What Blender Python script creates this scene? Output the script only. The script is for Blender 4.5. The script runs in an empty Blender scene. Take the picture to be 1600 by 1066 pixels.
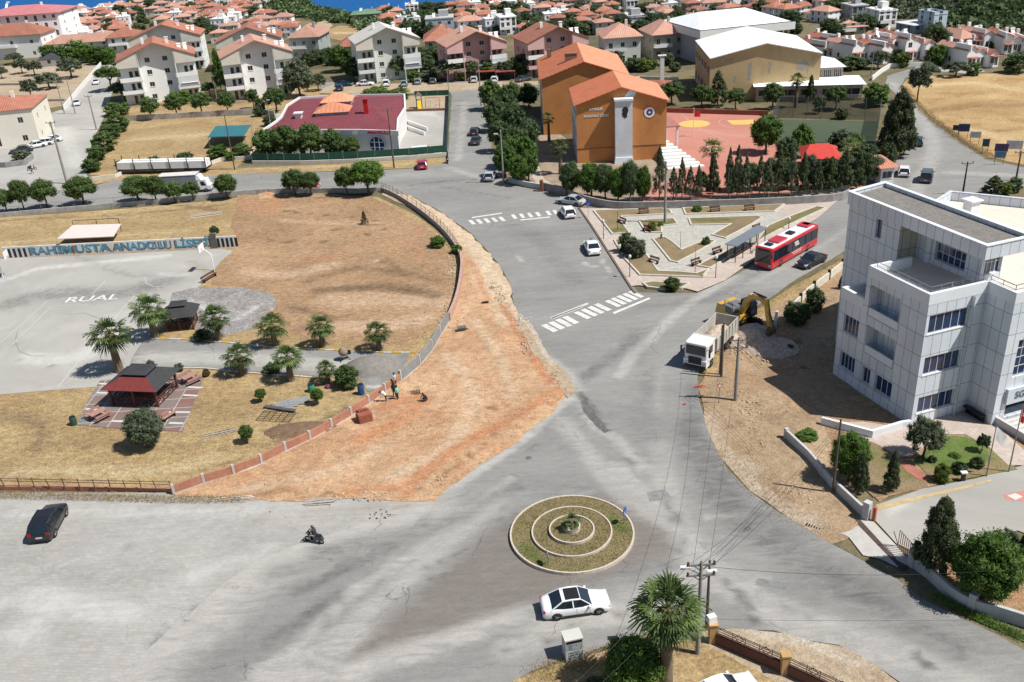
import bpy, math, random
import numpy as np
from mathutils import Vector, Matrix, noise, geometry
R = math.radians
SC = bpy.context.scene
# ---------------------------------------------------------------- camera
FPX, TH, RO, HC = 1450.0, R(26), R(3.6), 45.0
_F = Vector((0, math.cos(TH), -math.sin(TH))); _R0 = Vector((1, 0, 0)); _U0 = Vector((0, math.sin(TH), math.cos(TH)))
_R = math.cos(RO)*_R0 - math.sin(RO)*_U0; _U = math.sin(RO)*_R0 + math.cos(RO)*_U0
CAM = Vector((0, 0, HC))
cd = bpy.data.cameras.new('camera'); cam = bpy.data.objects.new('camera', cd); SC.collection.objects.link(cam)
cd.sensor_width = 36; cd.lens = 36*FPX/1600; cd.clip_end = 20000; cd.clip_start = 0.5
cam.matrix_world = Matrix.Translation(CAM) @ Matrix((_R, _U, -_F)).transposed().to_4x4()
SC.camera = cam
# ---------------------------------------------------------------- light
SUN_AZ, SUN_EL = R(-20), R(56)
W = bpy.data.worlds.new('World'); SC.world = W; W.use_nodes = True
nt = W.node_tree; bg = nt.nodes['Background']; sky = nt.nodes.new('ShaderNodeTexSky'); sky.sky_type = 'NISHITA'
sky.sun_disc = False; sky.sun_elevation = SUN_EL; sky.sun_rotation = R(110); sky.dust_density = 0.6
nt.links.new(sky.outputs[0], bg.inputs[0]); bg.inputs[1].default_value = 0.07
sd = bpy.data.lights.new('sun', 'SUN'); sd.energy = 5.0; sd.angle = R(0.5); sd.color = (1, 0.965, 0.9)
sun = bpy.data.objects.new('sun', sd); SC.collection.objects.link(sun)
sdir = Vector((math.cos(SUN_EL)*math.cos(SUN_AZ), math.cos(SUN_EL)*math.sin(SUN_AZ), math.sin(SUN_EL)))
sun.rotation_euler = (-sdir).to_track_quat('-Z', 'Y').to_euler(); sun.location = (60, -20, 120)
SC.view_settings.view_transform = 'Standard'; SC.view_settings.look = 'None'
SC.view_settings.exposure = 0.3; SC.view_settings.gamma = 1.0
# ---------------------------------------------------------------- projection helpers (a pixel of the 1600x1066 photo -> a point of the ground)
def smooth(a, b, x):
 t = min(1, max(0, (x-a)/(b-a))); return t*t*(3-2*t)
def ray(px, py): return _F + (px-800)/FPX*_R - (py-533)/FPX*_U
def G0(px, py, z=0.0):
 d = ray(px, py); return CAM + d*((z-HC)/d.z)
_coast = sorted([(G0(*p).x, G0(*p).y) for p in [(-500, 40), (-100, 28), (60, 22), (150, 18), (205, 15), (240, 3), (262, -8), (330, -22), (400, -24), (452, -10), (500, 13), (560, 25), (640, 21), (720, 10), (820, 0), (930, -14), (1100, -34), (1400, -60)]])
_cx = [c[0] for c in _coast]; _cy = [c[1] for c in _coast]
def coast(x): return float(np.interp(x, _cx, _cy))
def hz(x, y):
 h = 0.0
 if y > 230 and x > 60:
  h += 0.26*max(0, y-285-max(0, (150-x))*1.1)*smooth(70, 130, x)
  h = 45*(1-math.exp(-h/45))
 c = coast(x)
 if y > c-6: h = h*(1-smooth(c-6, c+14, y)) - 7*smooth(c-6, c+14, y)
 return h
def G(px, py, z=0.0):
 p = G0(px, py, z)
 if p.y < 230 or p.x < 60: return p
 d = ray(px, py); t = 150.0
 while t < 1500:
  q = CAM + d*t
  if q.z <= max(0, hz(q.x, q.y)) + z: return q
  t += 1.0
 return p
def P(p):
 v = Vector(p)-CAM; z = v.dot(_F); return 800+FPX*v.dot(_R)/z, 533-FPX*v.dot(_U)/z
def ppm(p): return FPX/(Vector(p)-CAM).dot(_F)
def hgt(g, pyt):
 lo, hi = 0.0, 80.0
 for _ in range(40):
  m = (lo+hi)/2
  if P((g[0], g[1], g[2]+m))[1] > pyt: lo = m
  else: hi = m
 return lo
rnd = random.Random(7)
def srgb(h):
 h = h.lstrip('#'); c = [int(h[i:i+2], 16)/255 for i in (0, 2, 4)]
 return tuple(((x/12.92) if x < .04045 else ((x+.055)/1.055)**2.4) for x in c)
# ---------------------------------------------------------------- mesh builder
class MB:
 def __init__(s): s.v = []; s.f = []; s.m = []; s.sm = []
 def face(s, pts, mi=0, smooth=False):
  n = len(s.v); s.v += [tuple(p) for p in pts]; s.f.append(tuple(range(n, n+len(pts)))); s.m.append(mi); s.sm.append(smooth)
 def add(s, vs, fs, mi=0, smooth=False):
  n = len(s.v); s.v += [tuple(p) for p in vs]
  for f in fs: s.f.append(tuple(i+n for i in f)); s.m.append(mi); s.sm.append(smooth)
 def box(s, c, d, rz=0, mi=0, tp=(1, 1), sh=(0, 0)):
  hx, hy = d[0]/2, d[1]/2; cr, sr = math.cos(rz), math.sin(rz); vs = []
  for (k, z) in ((0, 0), (1, d[2])):
   for (x, y) in ((-hx, -hy), (hx, -hy), (hx, hy), (-hx, hy)):
    if k: x, y = x*tp[0]+sh[0], y*tp[1]+sh[1]
    vs.append((c[0]+x*cr-y*sr, c[1]+x*sr+y*cr, c[2]+z))
  s.add(vs, [(3, 2, 1, 0), (4, 5, 6, 7), (0, 1, 5, 4), (1, 2, 6, 5), (2, 3, 7, 6), (3, 0, 4, 7)], mi)
 def prism(s, poly, z0, z1, mi=0, top=None):
  poly = [(p[0], p[1]) for p in poly]
  a = sum(poly[i][0]*poly[(i+1) % len(poly)][1]-poly[(i+1) % len(poly)][0]*poly[i][1] for i in range(len(poly)))
  if a < 0: poly = poly[::-1]
  n = len(poly)
  s.face([(x, y, z1) for x, y in poly], mi if top is None else top)
  s.face([(x, y, z0) for x, y in poly[::-1]], mi)
  for i in range(n):
   a, b = poly[i], poly[(i+1) % n]; s.face([(a[0], a[1], z0), (b[0], b[1], z0), (b[0], b[1], z1), (a[0], a[1], z1)], mi)
 def tube(s, pts, rad, n=8, mi=0, cap=True, smooth=True):
  pts = [Vector(p) for p in pts]; rad = rad if isinstance(rad, (list, tuple)) else [rad]*len(pts); vs = []; fs = []
  up = Vector((0, 0, 1)); prev = None
  for i, p in enumerate(pts):
   t = (pts[min(i+1, len(pts)-1)]-pts[max(i-1, 0)]).normalized()
   a = prev if prev is not None else (up if abs(t.z) < .9 else Vector((1, 0, 0)))
   x = (a - t*a.dot(t)).normalized(); prev = x; y = t.cross(x)
   for k in range(n):
    w = 2*math.pi*k/n; vs.append(p+(x*math.cos(w)+y*math.sin(w))*rad[i])
  for i in range(len(pts)-1):
   for k in range(n): fs.append((i*n+k, i*n+(k+1) % n, (i+1)*n+(k+1) % n, (i+1)*n+k))
  s.add(vs, fs, mi, smooth)
  if cap: s.face(vs[:n][::-1], mi); s.face(vs[-n:], mi)
 def bar(s, a, b, w, h=None, mi=0):
  a, b = Vector(a), Vector(b); h = h or w; t = (b-a).normalized()
  u = Vector((0, 0, 1)) if abs(t.z) < .95 else Vector((1, 0, 0)); x = t.cross(u).normalized(); y = x.cross(t).normalized(); vs = []
  for p in (a, b):
   for (i, j) in ((-1, -1), (1, -1), (1, 1), (-1, 1)): vs.append(p+x*i*w/2+y*j*h/2)
  s.add(vs, [(0, 1, 2, 3)[::-1], (4, 5, 6, 7), (0, 1, 5, 4), (1, 2, 6, 5), (2, 3, 7, 6), (3, 0, 4, 7)][0:6], mi)
 def lathe(s, prof, c=(0, 0, 0), n=16, mi=0, smooth=True, sx=1, sy=1):
  vs = []; fs = []
  for (r, z) in prof:
   for k in range(n):
    w = 2*math.pi*k/n; vs.append((c[0]+r*math.cos(w)*sx, c[1]+r*math.sin(w)*sy, c[2]+z))
  for i in range(len(prof)-1):
   for k in range(n): fs.append((i*n+k, i*n+(k+1) % n, (i+1)*n+(k+1) % n, (i+1)*n+k))
  s.add(vs, fs, mi, smooth)
  s.face(vs[:n][::-1], mi); s.face(vs[-n:], mi)
 def wall(s, a, b, z0, z1, ops=(), dep=0.15, mi=0, ri=None):
  a, b = Vector((a[0], a[1], 0)), Vector((b[0], b[1], 0)); L = (b-a).length; t = (b-a)/L; nin = Vector((-t.y, t.x, 0)); ri = mi if ri is None else ri
  xs = sorted({0, L, *[min(max(o[0], 0), L) for o in ops], *[min(max(o[1], 0), L) for o in ops]}); zs = sorted({z0, z1, *[o[2] for o in ops], *[o[3] for o in ops]})
  q = lambda x, z, d=0: a+t*x+nin*d+Vector((0, 0, z))
  for i in range(len(xs)-1):
   for j in range(len(zs)-1):
    mx, mz = (xs[i]+xs[i+1])/2, (zs[j]+zs[j+1])/2
    if any(o[0] < mx < o[1] and o[2] < mz < o[3] for o in ops): continue
    s.face([q(xs[i], zs[j]), q(xs[i+1], zs[j]), q(xs[i+1], zs[j+1]), q(xs[i], zs[j+1])], mi)
  for o in ops:
   d = o[4] if len(o) > 4 else dep; x0, x1, za, zb = o[:4]
   s.face([q(x0, za), q(x1, za), q(x1, za, d), q(x0, za, d)], ri); s.face([q(x0, zb, d), q(x1, zb, d), q(x1, zb), q(x0, zb)], ri)
   s.face([q(x0, za, d), q(x0, zb, d), q(x0, zb), q(x0, za)][::-1], ri); s.face([q(x1, za), q(x1, zb), q(x1, zb, d), q(x1, za, d)][::-1], ri)
 def build(s, name, mats, parent=None, loc=(0, 0, 0), rz=0, uv=True):
  me = bpy.data.meshes.new(name); me.from_pydata([tuple(v) for v in s.v], [], s.f)
  for m in (mats if isinstance(mats, (list, tuple)) else [mats]): me.materials.append(m)
  me.polygons.foreach_set('material_index', s.m); me.polygons.foreach_set('use_smooth', s.sm)
  if uv: auto_uv(me)
  me.update(); return link(name, me, parent, loc, rz)
def auto_uv(me):
 L = me.uv_layers.new(name='UVMap'); co = [v.co for v in me.vertices]; out = [0.0]*(2*len(me.loops))
 for p in me.polygons:
  n = p.normal
  if abs(n.z) > .98: t = Vector((1, 0, 0)); w = Vector((0, 1, 0))
  else: t = Vector((-n.y, n.x, 0)).normalized(); w = n.cross(t)
  for li, vi in zip(p.loop_indices, p.vertices): c = co[vi]; out[2*li] = c.dot(t); out[2*li+1] = c.dot(w)
 L.data.foreach_set('uv', out)
def link(name, me, parent=None, loc=(0, 0, 0), rz=0, sc=None):
 o = bpy.data.objects.new(name, me); SC.collection.objects.link(o); o.location = loc; o.rotation_euler = (0, 0, rz)
 if sc: o.scale = sc
 if parent: o.parent = parent
 return o
LABELS = {}
def tag(o, label, cat, group=None, kind=None):
 o['label'] = label; o['category'] = cat
 if group: o['group'] = group
 if kind: o['kind'] = kind
 return o
def thing(name, label, cat, loc=(0, 0, 0), rz=0, group=None, sc=None):
 o = link(name, None, None, loc, rz, sc); o.empty_display_size = .5; return tag(o, label, cat, group)
def structure(o): o['kind'] = 'structure'; return o
ORD = ['first', 'second', 'third', 'fourth', 'fifth', 'sixth', 'seventh', 'eighth', 'ninth', 'tenth', 'eleventh', 'twelfth', 'thirteenth', 'fourteenth', 'fifteenth', 'sixteenth', 'seventeenth', 'eighteenth', 'nineteenth', 'twentieth'] + ['%s%s' % (a, b) for a in ('twenty-', 'thirty-', 'forty-', 'fifty-', 'sixty-', 'seventy-') for b in ('first', 'second', 'third', 'fourth', 'fifth', 'sixth', 'seventh', 'eighth', 'ninth', 'tenth')]
def dup(root, loc, rz=None, sc=None, label=None, group=None):
 r = root.copy(); SC.collection.objects.link(r); r.location = loc
 if rz is not None: r.rotation_euler = (0, 0, rz)
 if sc: r.scale = sc
 if label: r['label'] = label
 if group: r['group'] = group
 for ch in list(root.children):
  c = ch.copy(); SC.collection.objects.link(c); c.parent = r
  for g in ch.children: d = g.copy(); SC.collection.objects.link(d); d.parent = c
 return r
# ---------------------------------------------------------------- materials
def newmat(name):
 m = bpy.data.materials.new(name); m.use_nodes = True; n = m.node_tree; b = n.nodes['Principled BSDF']; return m, n, b, n.nodes.new, n.links.new
def ramp(n, stops):
 r = n.nodes.new('ShaderNodeValToRGB'); e = r.color_ramp.elements
 while len(e) < len(stops): e.new(.5)
 for i, (p, c) in enumerate(stops): e[i].position = p; e[i].color = (*c, 1) if len(c) == 3 else c
 return r
def C3(c): return srgb(c) if isinstance(c, str) else c
def mulc(c, k): return tuple(min(1, x*k) for x in C3(c))
def mix(n, fac, a, b, mode='MIX'):
 m = n.nodes.new('ShaderNodeMix'); m.data_type = 'RGBA'; m.blend_type = mode; L = n.links.new
 for s, v in ((0, fac), (6, a), (7, b)):
  if hasattr(v, 'links'): L(v, m.inputs[s])
  elif s == 0: m.inputs[0].default_value = v
  else: m.inputs[s].default_value = (*v, 1)
 return m.outputs[2]
_mc = {}
def PM(name, c, var=.12, sc=1.5, rough=.75, metal=0, bump=0, bsc=20, spec=.4, c2=None, dirt=0, coat=0):
 """plain material with noise variation"""
 if name in _mc: return _mc[name]
 c = C3(c); m, n, b, N, L = newmat(name); tc = N('ShaderNodeTexCoord'); o = tc.outputs['Object']
 t = N('ShaderNodeTexNoise'); t.inputs['Scale'].default_value = sc; t.inputs['Detail'].default_value = 6; t.inputs['Roughness'].default_value = .65; L(o, t.inputs[0])
 r = ramp(n, [(.3, mulc(c, 1-var)), (.7, C3(c2) if c2 else mulc(c, 1+var))]); L(t.outputs[0], r.inputs[0]); col = r.outputs[0]
 if dirt:
  t2 = N('ShaderNodeTexNoise'); t2.inputs['Scale'].default_value = sc*.35; t2.inputs['Detail'].default_value = 8; t2.inputs['Roughness'].default_value = .8
  mp = N('ShaderNodeMapping'); mp.inputs['Scale'].default_value = (1, 1, .35); L(o, mp.inputs[0]); L(mp.outputs[0], t2.inputs[0])
  r2 = ramp(n, [(.52, (0, 0, 0)), (.72, (dirt,)*3)]); L(t2.outputs[0], r2.inputs[0]); col = mix(n, r2.outputs[0], col, mulc(c, .35))
 L(col, b.inputs['Base Color']); b.inputs['Roughness'].default_value = rough; b.inputs['Metallic'].default_value = metal; b.inputs['Specular IOR Level'].default_value = spec
 b.inputs['Coat Weight'].default_value = coat; b.inputs['Coat Roughness'].default_value = .06
 if bump:
  t3 = N('ShaderNodeTexNoise'); t3.inputs['Scale'].default_value = bsc; L(o, t3.inputs[0]); bp = N('ShaderNodeBump'); bp.inputs['Strength'].default_value = bump; bp.inputs['Distance'].default_value = .05
  L(t3.outputs[0], bp.inputs['Height']); L(bp.outputs[0], b.inputs['Normal'])
 _mc[name] = m; return m
def BRICK(name, c1, c2, mortar, bw, rh, ms=.02, off=0, rough=.7, uoff=(0, 0), dirt=.3, spec=.4, nsc=.6):
 """pattern laid on the auto UVs, in metres"""
 if name in _mc: return _mc[name]
 m, n, b, N, L = newmat(name); tc = N('ShaderNodeTexCoord'); mp = N('ShaderNodeMapping'); mp.inputs['Location'].default_value = (uoff[0], uoff[1], 0); L(tc.outputs['UV'], mp.inputs[0])
 br = N('ShaderNodeTexBrick'); br.offset = off; br.inputs['Scale'].default_value = 1; br.inputs['Brick Width'].default_value = bw; br.inputs['Row Height'].default_value = rh
 br.inputs['Mortar Size'].default_value = ms; br.inputs['Mortar Smooth'].default_value = .1; br.inputs['Bias'].default_value = 0
 br.inputs['Color1'].default_value = (*C3(c1), 1); br.inputs['Color2'].default_value = (*C3(c2), 1); br.inputs['Mortar'].default_value = (*C3(mortar), 1); L(mp.outputs[0], br.inputs[0])
 t = N('ShaderNodeTexNoise'); t.inputs['Scale'].default_value = nsc; t.inputs['Detail'].default_value = 7; t.inputs['Roughness'].default_value = .7; L(tc.outputs['Object'], t.inputs[0])
 r = ramp(n, [(.3, (1-dirt,)*3), (.65, (1, 1, 1))]); L(t.outputs[0], r.inputs[0]); L(mix(n, 1.0, br.outputs[0], r.outputs[0], 'MULTIPLY'), b.inputs['Base Color'])
 b.inputs['Roughness'].default_value = rough; b.inputs['Specular IOR Level'].default_value = spec; _mc[name] = m; return m
def ROOF(name, c, c2, pitch=.45, axis=0, strength=.35):
 if name in _mc: return _mc[name]
 m, n, b, N, L = newmat(name); tc = N('ShaderNodeTexCoord')
 w = N('ShaderNodeTexWave'); w.bands_direction = 'X' if axis == 0 else 'Y'; w.inputs['Scale'].default_value = .314/pitch; w.inputs['Distortion'].default_value = 0.15; L(tc.outputs['UV'], w.inputs[0])
 t = N('ShaderNodeTexNoise'); t.inputs['Scale'].default_value = .5; t.inputs['Detail'].default_value = 9; t.inputs['Roughness'].default_value = .75; L(tc.outputs['Object'], t.inputs[0])
 r = ramp(n, [(.35, C3(c)), (.68, C3(c2))]); L(t.outputs[0], r.inputs[0]); r2 = ramp(n, [(.1, (1-strength,)*3), (.5, (1, 1, 1))]); L(w.outputs[0], r2.inputs[0])
 oi = N('ShaderNodeObjectInfo'); hs = N('ShaderNodeHueSaturation'); mr = N('ShaderNodeMapRange'); mr.inputs[3].default_value = .82; mr.inputs[4].default_value = 1.15; L(oi.outputs['Random'], mr.inputs[0]); L(mr.outputs[0], hs.inputs['Value'])
 L(mix(n, 1.0, r.outputs[0], r2.outputs[0], 'MULTIPLY'), hs.inputs['Color']); L(hs.outputs[0], b.inputs['Base Color'])
 bp = N('ShaderNodeBump'); bp.inputs['Strength'].default_value = .5; bp.inputs['Distance'].default_value = .06; L(w.outputs[0], bp.inputs['Height']); L(bp.outputs[0], b.inputs['Normal'])
 b.inputs['Roughness'].default_value = .85; _mc[name] = m; return m
def GROUND(name, ca, cb, cc=None, s1=.12, s2=1.2, light=(.4, .38, .34), dark=(.05, .05, .05), third=(.3, .2, .1), rough=.95, bump=.25, fine=.25, blocks=None, stretch=None, grain=14, mott=.0, crack=0):
 """ground material: two scales of noise, fine grain, and the painted masks A (light), B (dark), C (third) broken up by noise"""
 if name in _mc: return _mc[name]
 m, n, b, N, L = newmat(name); tc = N('ShaderNodeTexCoord'); o = tc.outputs['Object']
 def nz(s, d=8, ro=.65, vec=None, dist=0):
  t = N('ShaderNodeTexNoise'); t.inputs['Scale'].default_value = s; t.inputs['Detail'].default_value = d; t.inputs['Roughness'].default_value = ro; t.inputs['Distortion'].default_value = dist; L(vec or o, t.inputs[0]); return t.outputs[0]
 v = o
 if stretch: mp = N('ShaderNodeMapping'); mp.inputs['Rotation'].default_value = (0, 0, stretch[0]); mp.inputs['Scale'].default_value = (stretch[1], 1, 1); L(o, mp.inputs[0]); v = mp.outputs[0]
 a = nz(s1, 9, .7, v, .6); r = ramp(n, [(.34, C3(ca)), (.66, C3(cb))]); L(a, r.inputs[0]); col = r.outputs[0]
 if cc:
  q = nz(s2, 9, .7); r2 = ramp(n, [(.5, (0, 0, 0)), (.68, (.75,)*3)]); L(q, r2.inputs[0]); col = mix(n, r2.outputs[0], col, C3(cc))
 if blocks:
  br = N('ShaderNodeTexBrick'); br.offset = .5; br.inputs['Scale'].default_value = 1; br.inputs['Brick Width'].default_value = blocks[0]; br.inputs['Row Height'].default_value = blocks[1]; br.inputs['Mortar Size'].default_value = blocks[2]
  br.inputs['Color1'].default_value = (1, 1, 1, 1); br.inputs['Color2'].default_value = (.86, .86, .86, 1); br.inputs['Mortar'].default_value = (blocks[3],)*3+(1,)
  mp = N('ShaderNodeMapping'); mp.inputs['Rotation'].default_value = (0, 0, blocks[4]); L(o, mp.inputs[0]); L(mp.outputs[0], br.inputs[0]); col = mix(n, 1.0, col, br.outputs[0], 'MULTIPLY')
 brk = nz(.8, 12, .8, v, 1.2)
 for ch, cc_ in (('A', light), ('B', dark), ('C', third)):
  at = N('ShaderNodeAttribute'); at.attribute_name = ch
  ad = N('ShaderNodeMath'); ad.operation = 'MULTIPLY_ADD'; L(brk, ad.inputs[0]); ad.inputs[1].default_value = 2.6; ad.inputs[2].default_value = -1.3
  a2 = N('ShaderNodeMath'); a2.operation = 'ADD'; L(at.outputs['Fac'], a2.inputs[0]); L(ad.outputs[0], a2.inputs[1])
  m3 = N('ShaderNodeMath'); m3.operation = 'MULTIPLY'; m3.use_clamp = True; L(a2.outputs[0], m3.inputs[0]); 
  g = N('ShaderNodeMath'); g.operation = 'MULTIPLY'; g.use_clamp = True; g.inputs[1].default_value = 2.2; L(at.outputs['Fac'], g.inputs[0]); L(g.outputs[0], m3.inputs[1])
  col = mix(n, m3.outputs[0], col, C3(cc_))
 if mott:
  a3 = nz(2.1, 9, .8, v, .5); r5 = ramp(n, [(.36, (1-mott,)*3), (.5, (1, 1, 1)), (.66, (1+mott*.8,)*3)]); L(a3, r5.inputs[0]); col = mix(n, 1.0, col, r5.outputs[0], 'MULTIPLY')
 if crack:
  wv = N('ShaderNodeTexNoise'); wv.inputs['Scale'].default_value = .7; wv.inputs['Detail'].default_value = 5; L(o, wv.inputs[0]); wm_ = mix(n, .75, o, wv.outputs['Color'], 'LINEAR_LIGHT')
  vo = N('ShaderNodeTexVoronoi'); vo.feature = 'DISTANCE_TO_EDGE'; vo.inputs['Scale'].default_value = .13; L(wm_, vo.inputs[0]); r6 = ramp(n, [(.002, (1, 1, 1)), (.005, (0, 0, 0))]); L(vo.outputs[0], r6.inputs[0])
  mk = ramp(n, [(.52, (0, 0, 0)), (.6, (crack*.8,)*3)]); L(nz(.16, 4), mk.inputs[0]); col = mix(n, mix(n, 1.0, r6.outputs[0], mk.outputs[0], 'MULTIPLY'), col, (.05, .05, .05))
  st = N('ShaderNodeMapping'); st.inputs['Rotation'].default_value = (0, 0, R(-42)); st.inputs['Scale'].default_value = (.12, 2.2, 1); L(o, st.inputs[0]); r7 = ramp(n, [(.36, (.93,)*3), (.5, (1, 1, 1)), (.68, (1.06,)*3)]); L(nz(.9, 8, .75, st.outputs[0]), r7.inputs[0]); col = mix(n, 1.0, col, r7.outputs[0], 'MULTIPLY')
 f = nz(grain, 4, .8); r4 = ramp(n, [(.25, (1-fine,)*3), (.75, (1+fine*.6,)*3)]); L(f, r4.inputs[0]); col = mix(n, 1.0, col, r4.outputs[0], 'MULTIPLY')
 L(col, b.inputs['Base Color']); b.inputs['Roughness'].default_value = rough; b.inputs['Specular IOR Level'].default_value = .25
 if bump:
  bp = N('ShaderNodeBump'); bp.inputs['Strength'].default_value = bump; bp.inputs['Distance'].default_value = .15; L(nz(5, 6, .7), bp.inputs['Height']); L(bp.outputs[0], b.inputs['Normal'])
 _mc[name] = m; return m
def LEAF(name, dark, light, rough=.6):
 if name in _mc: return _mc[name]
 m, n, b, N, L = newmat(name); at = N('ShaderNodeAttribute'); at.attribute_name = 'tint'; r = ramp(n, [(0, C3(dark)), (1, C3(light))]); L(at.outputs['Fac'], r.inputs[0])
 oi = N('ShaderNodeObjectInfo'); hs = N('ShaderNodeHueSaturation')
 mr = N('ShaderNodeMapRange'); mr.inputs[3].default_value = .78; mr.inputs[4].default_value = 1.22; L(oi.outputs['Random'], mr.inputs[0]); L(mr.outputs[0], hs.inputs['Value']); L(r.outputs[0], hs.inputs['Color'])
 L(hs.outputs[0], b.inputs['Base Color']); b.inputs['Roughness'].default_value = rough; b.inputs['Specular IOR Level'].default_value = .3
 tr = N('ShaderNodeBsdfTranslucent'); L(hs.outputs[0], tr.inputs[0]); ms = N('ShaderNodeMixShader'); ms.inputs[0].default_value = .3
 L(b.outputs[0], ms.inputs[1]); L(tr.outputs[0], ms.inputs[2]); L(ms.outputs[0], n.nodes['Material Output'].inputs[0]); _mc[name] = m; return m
def PAINT(name, c, rough=.3): return PM(name, c, .02, .8, rough, 0, coat=.6, spec=.5)
glass = PM('dark_glass', (.012, .02, .03), .3, .4, .08, 0, spec=.8)
blueglass = PM('blue_glass', (.012, .035, .10), .4, .5, .1, 0, spec=.8)
houseglass = PM('house_glass', (.03, .035, .04), .4, .3, .15, 0, spec=.6)
white = PM('white_paint', (.72, .72, .70), .05, 1.2, .5, dirt=.12)
wframe = PM('window_frame', (.55, .55, .55), .05, 1, .4)
black = PM('black_metal', (.015, .015, .017), .2, 2, .45)
rubber = PM('rubber', (.018, .018, .018), .2, 4, .85)
alloy = PM('alloy', (.45, .45, .47), .1, 3, .3, .8)
steel = PM('steel', (.28, .28, .28), .2, 2, .45, .6)
conc = PM('concrete', (.42, .40, .37), .12, 1.2, .9, bump=.2, dirt=.35)
conc2 = PM('grey_concrete', (.22, .215, .205), .15, 1.5, .9, bump=.2, dirt=.35)
kerbm = PM('kerb_stone', (.50, .46, .40), .12, 2, .85, dirt=.3)
wood = PM('brown_wood', (.10, .035, .022), .3, 3, .6)
pole_wood = PM('pole_wood', (.10, .08, .06), .3, 3, .85)
pole_conc = PM('pole_concrete', (.26, .25, .23), .15, 2, .85)
red = PM('red_paint', (.45, .015, .02), .1, 2, .45)
# ================================================================ THE GROUND
def catmull(pts, k=6, closed=False):
 n = len(pts); out = []
 rng = range(n) if closed else range(n-1)
 for i in rng:
  p0, p1, p2, p3 = (pts[(i-1) % n] if closed or i > 0 else pts[i]), pts[i], pts[(i+1) % n], (pts[(i+2) % n] if closed or i+2 < n else pts[i+1])
  for j in range(k):
   t = j/k; out.append(.5*((2*p1)+(p2-p0)*t+(2*p0-5*p1+4*p2-p3)*t*t+(3*p1-p0-3*p2+p3)*t**3))
 if not closed: out.append(pts[-1])
 return out
def W2(px): return [Vector((*G0(*p)[:2], 0)) for p in px]
def jag(pts, amp, seg, seed=0):
 out = []
 n = len(pts)
 for i in range(n):
  a, b = pts[i], pts[(i+1) % n]; k = max(1, int((b-a).length/seg))
  for j in range(k):
   p = a+(b-a)*(j/k); q = p*(1/ (seg*4)); nn = lambda o_: noise.noise(Vector((q.x, q.y, seed*3.1+o_)))*1.2+noise.noise(Vector((q.x*4, q.y*4, seed+9+o_)))*.6
   out.append(p+Vector((nn(0), nn(50.5), 0))*amp)
 return out
def inside(P_, poly):
 x, y = P_[:, 0], P_[:, 1]; r = np.zeros(len(x), bool); n = len(poly)
 for i in range(n):
  (x1, y1), (x2, y2) = poly[i], poly[(i+1) % n]
  if y1 == y2: continue
  c = ((y1 > y) != (y2 > y)) & (x < (x2-x1)*(y-y1)/(y2-y1)+x1); r ^= c
 return r
def dseg(P_, pl):
 d = np.full(len(P_), 1e9)
 for (a, b) in zip(pl[:-1], pl[1:]):
  a = np.array(a); b = np.array(b); ab = b-a; t = np.clip(((P_-a)@ab)/max(1e-9, ab@ab), 0, 1); d = np.minimum(d, np.linalg.norm(P_-(a+t[:, None]*ab), axis=1))
 return d
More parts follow.
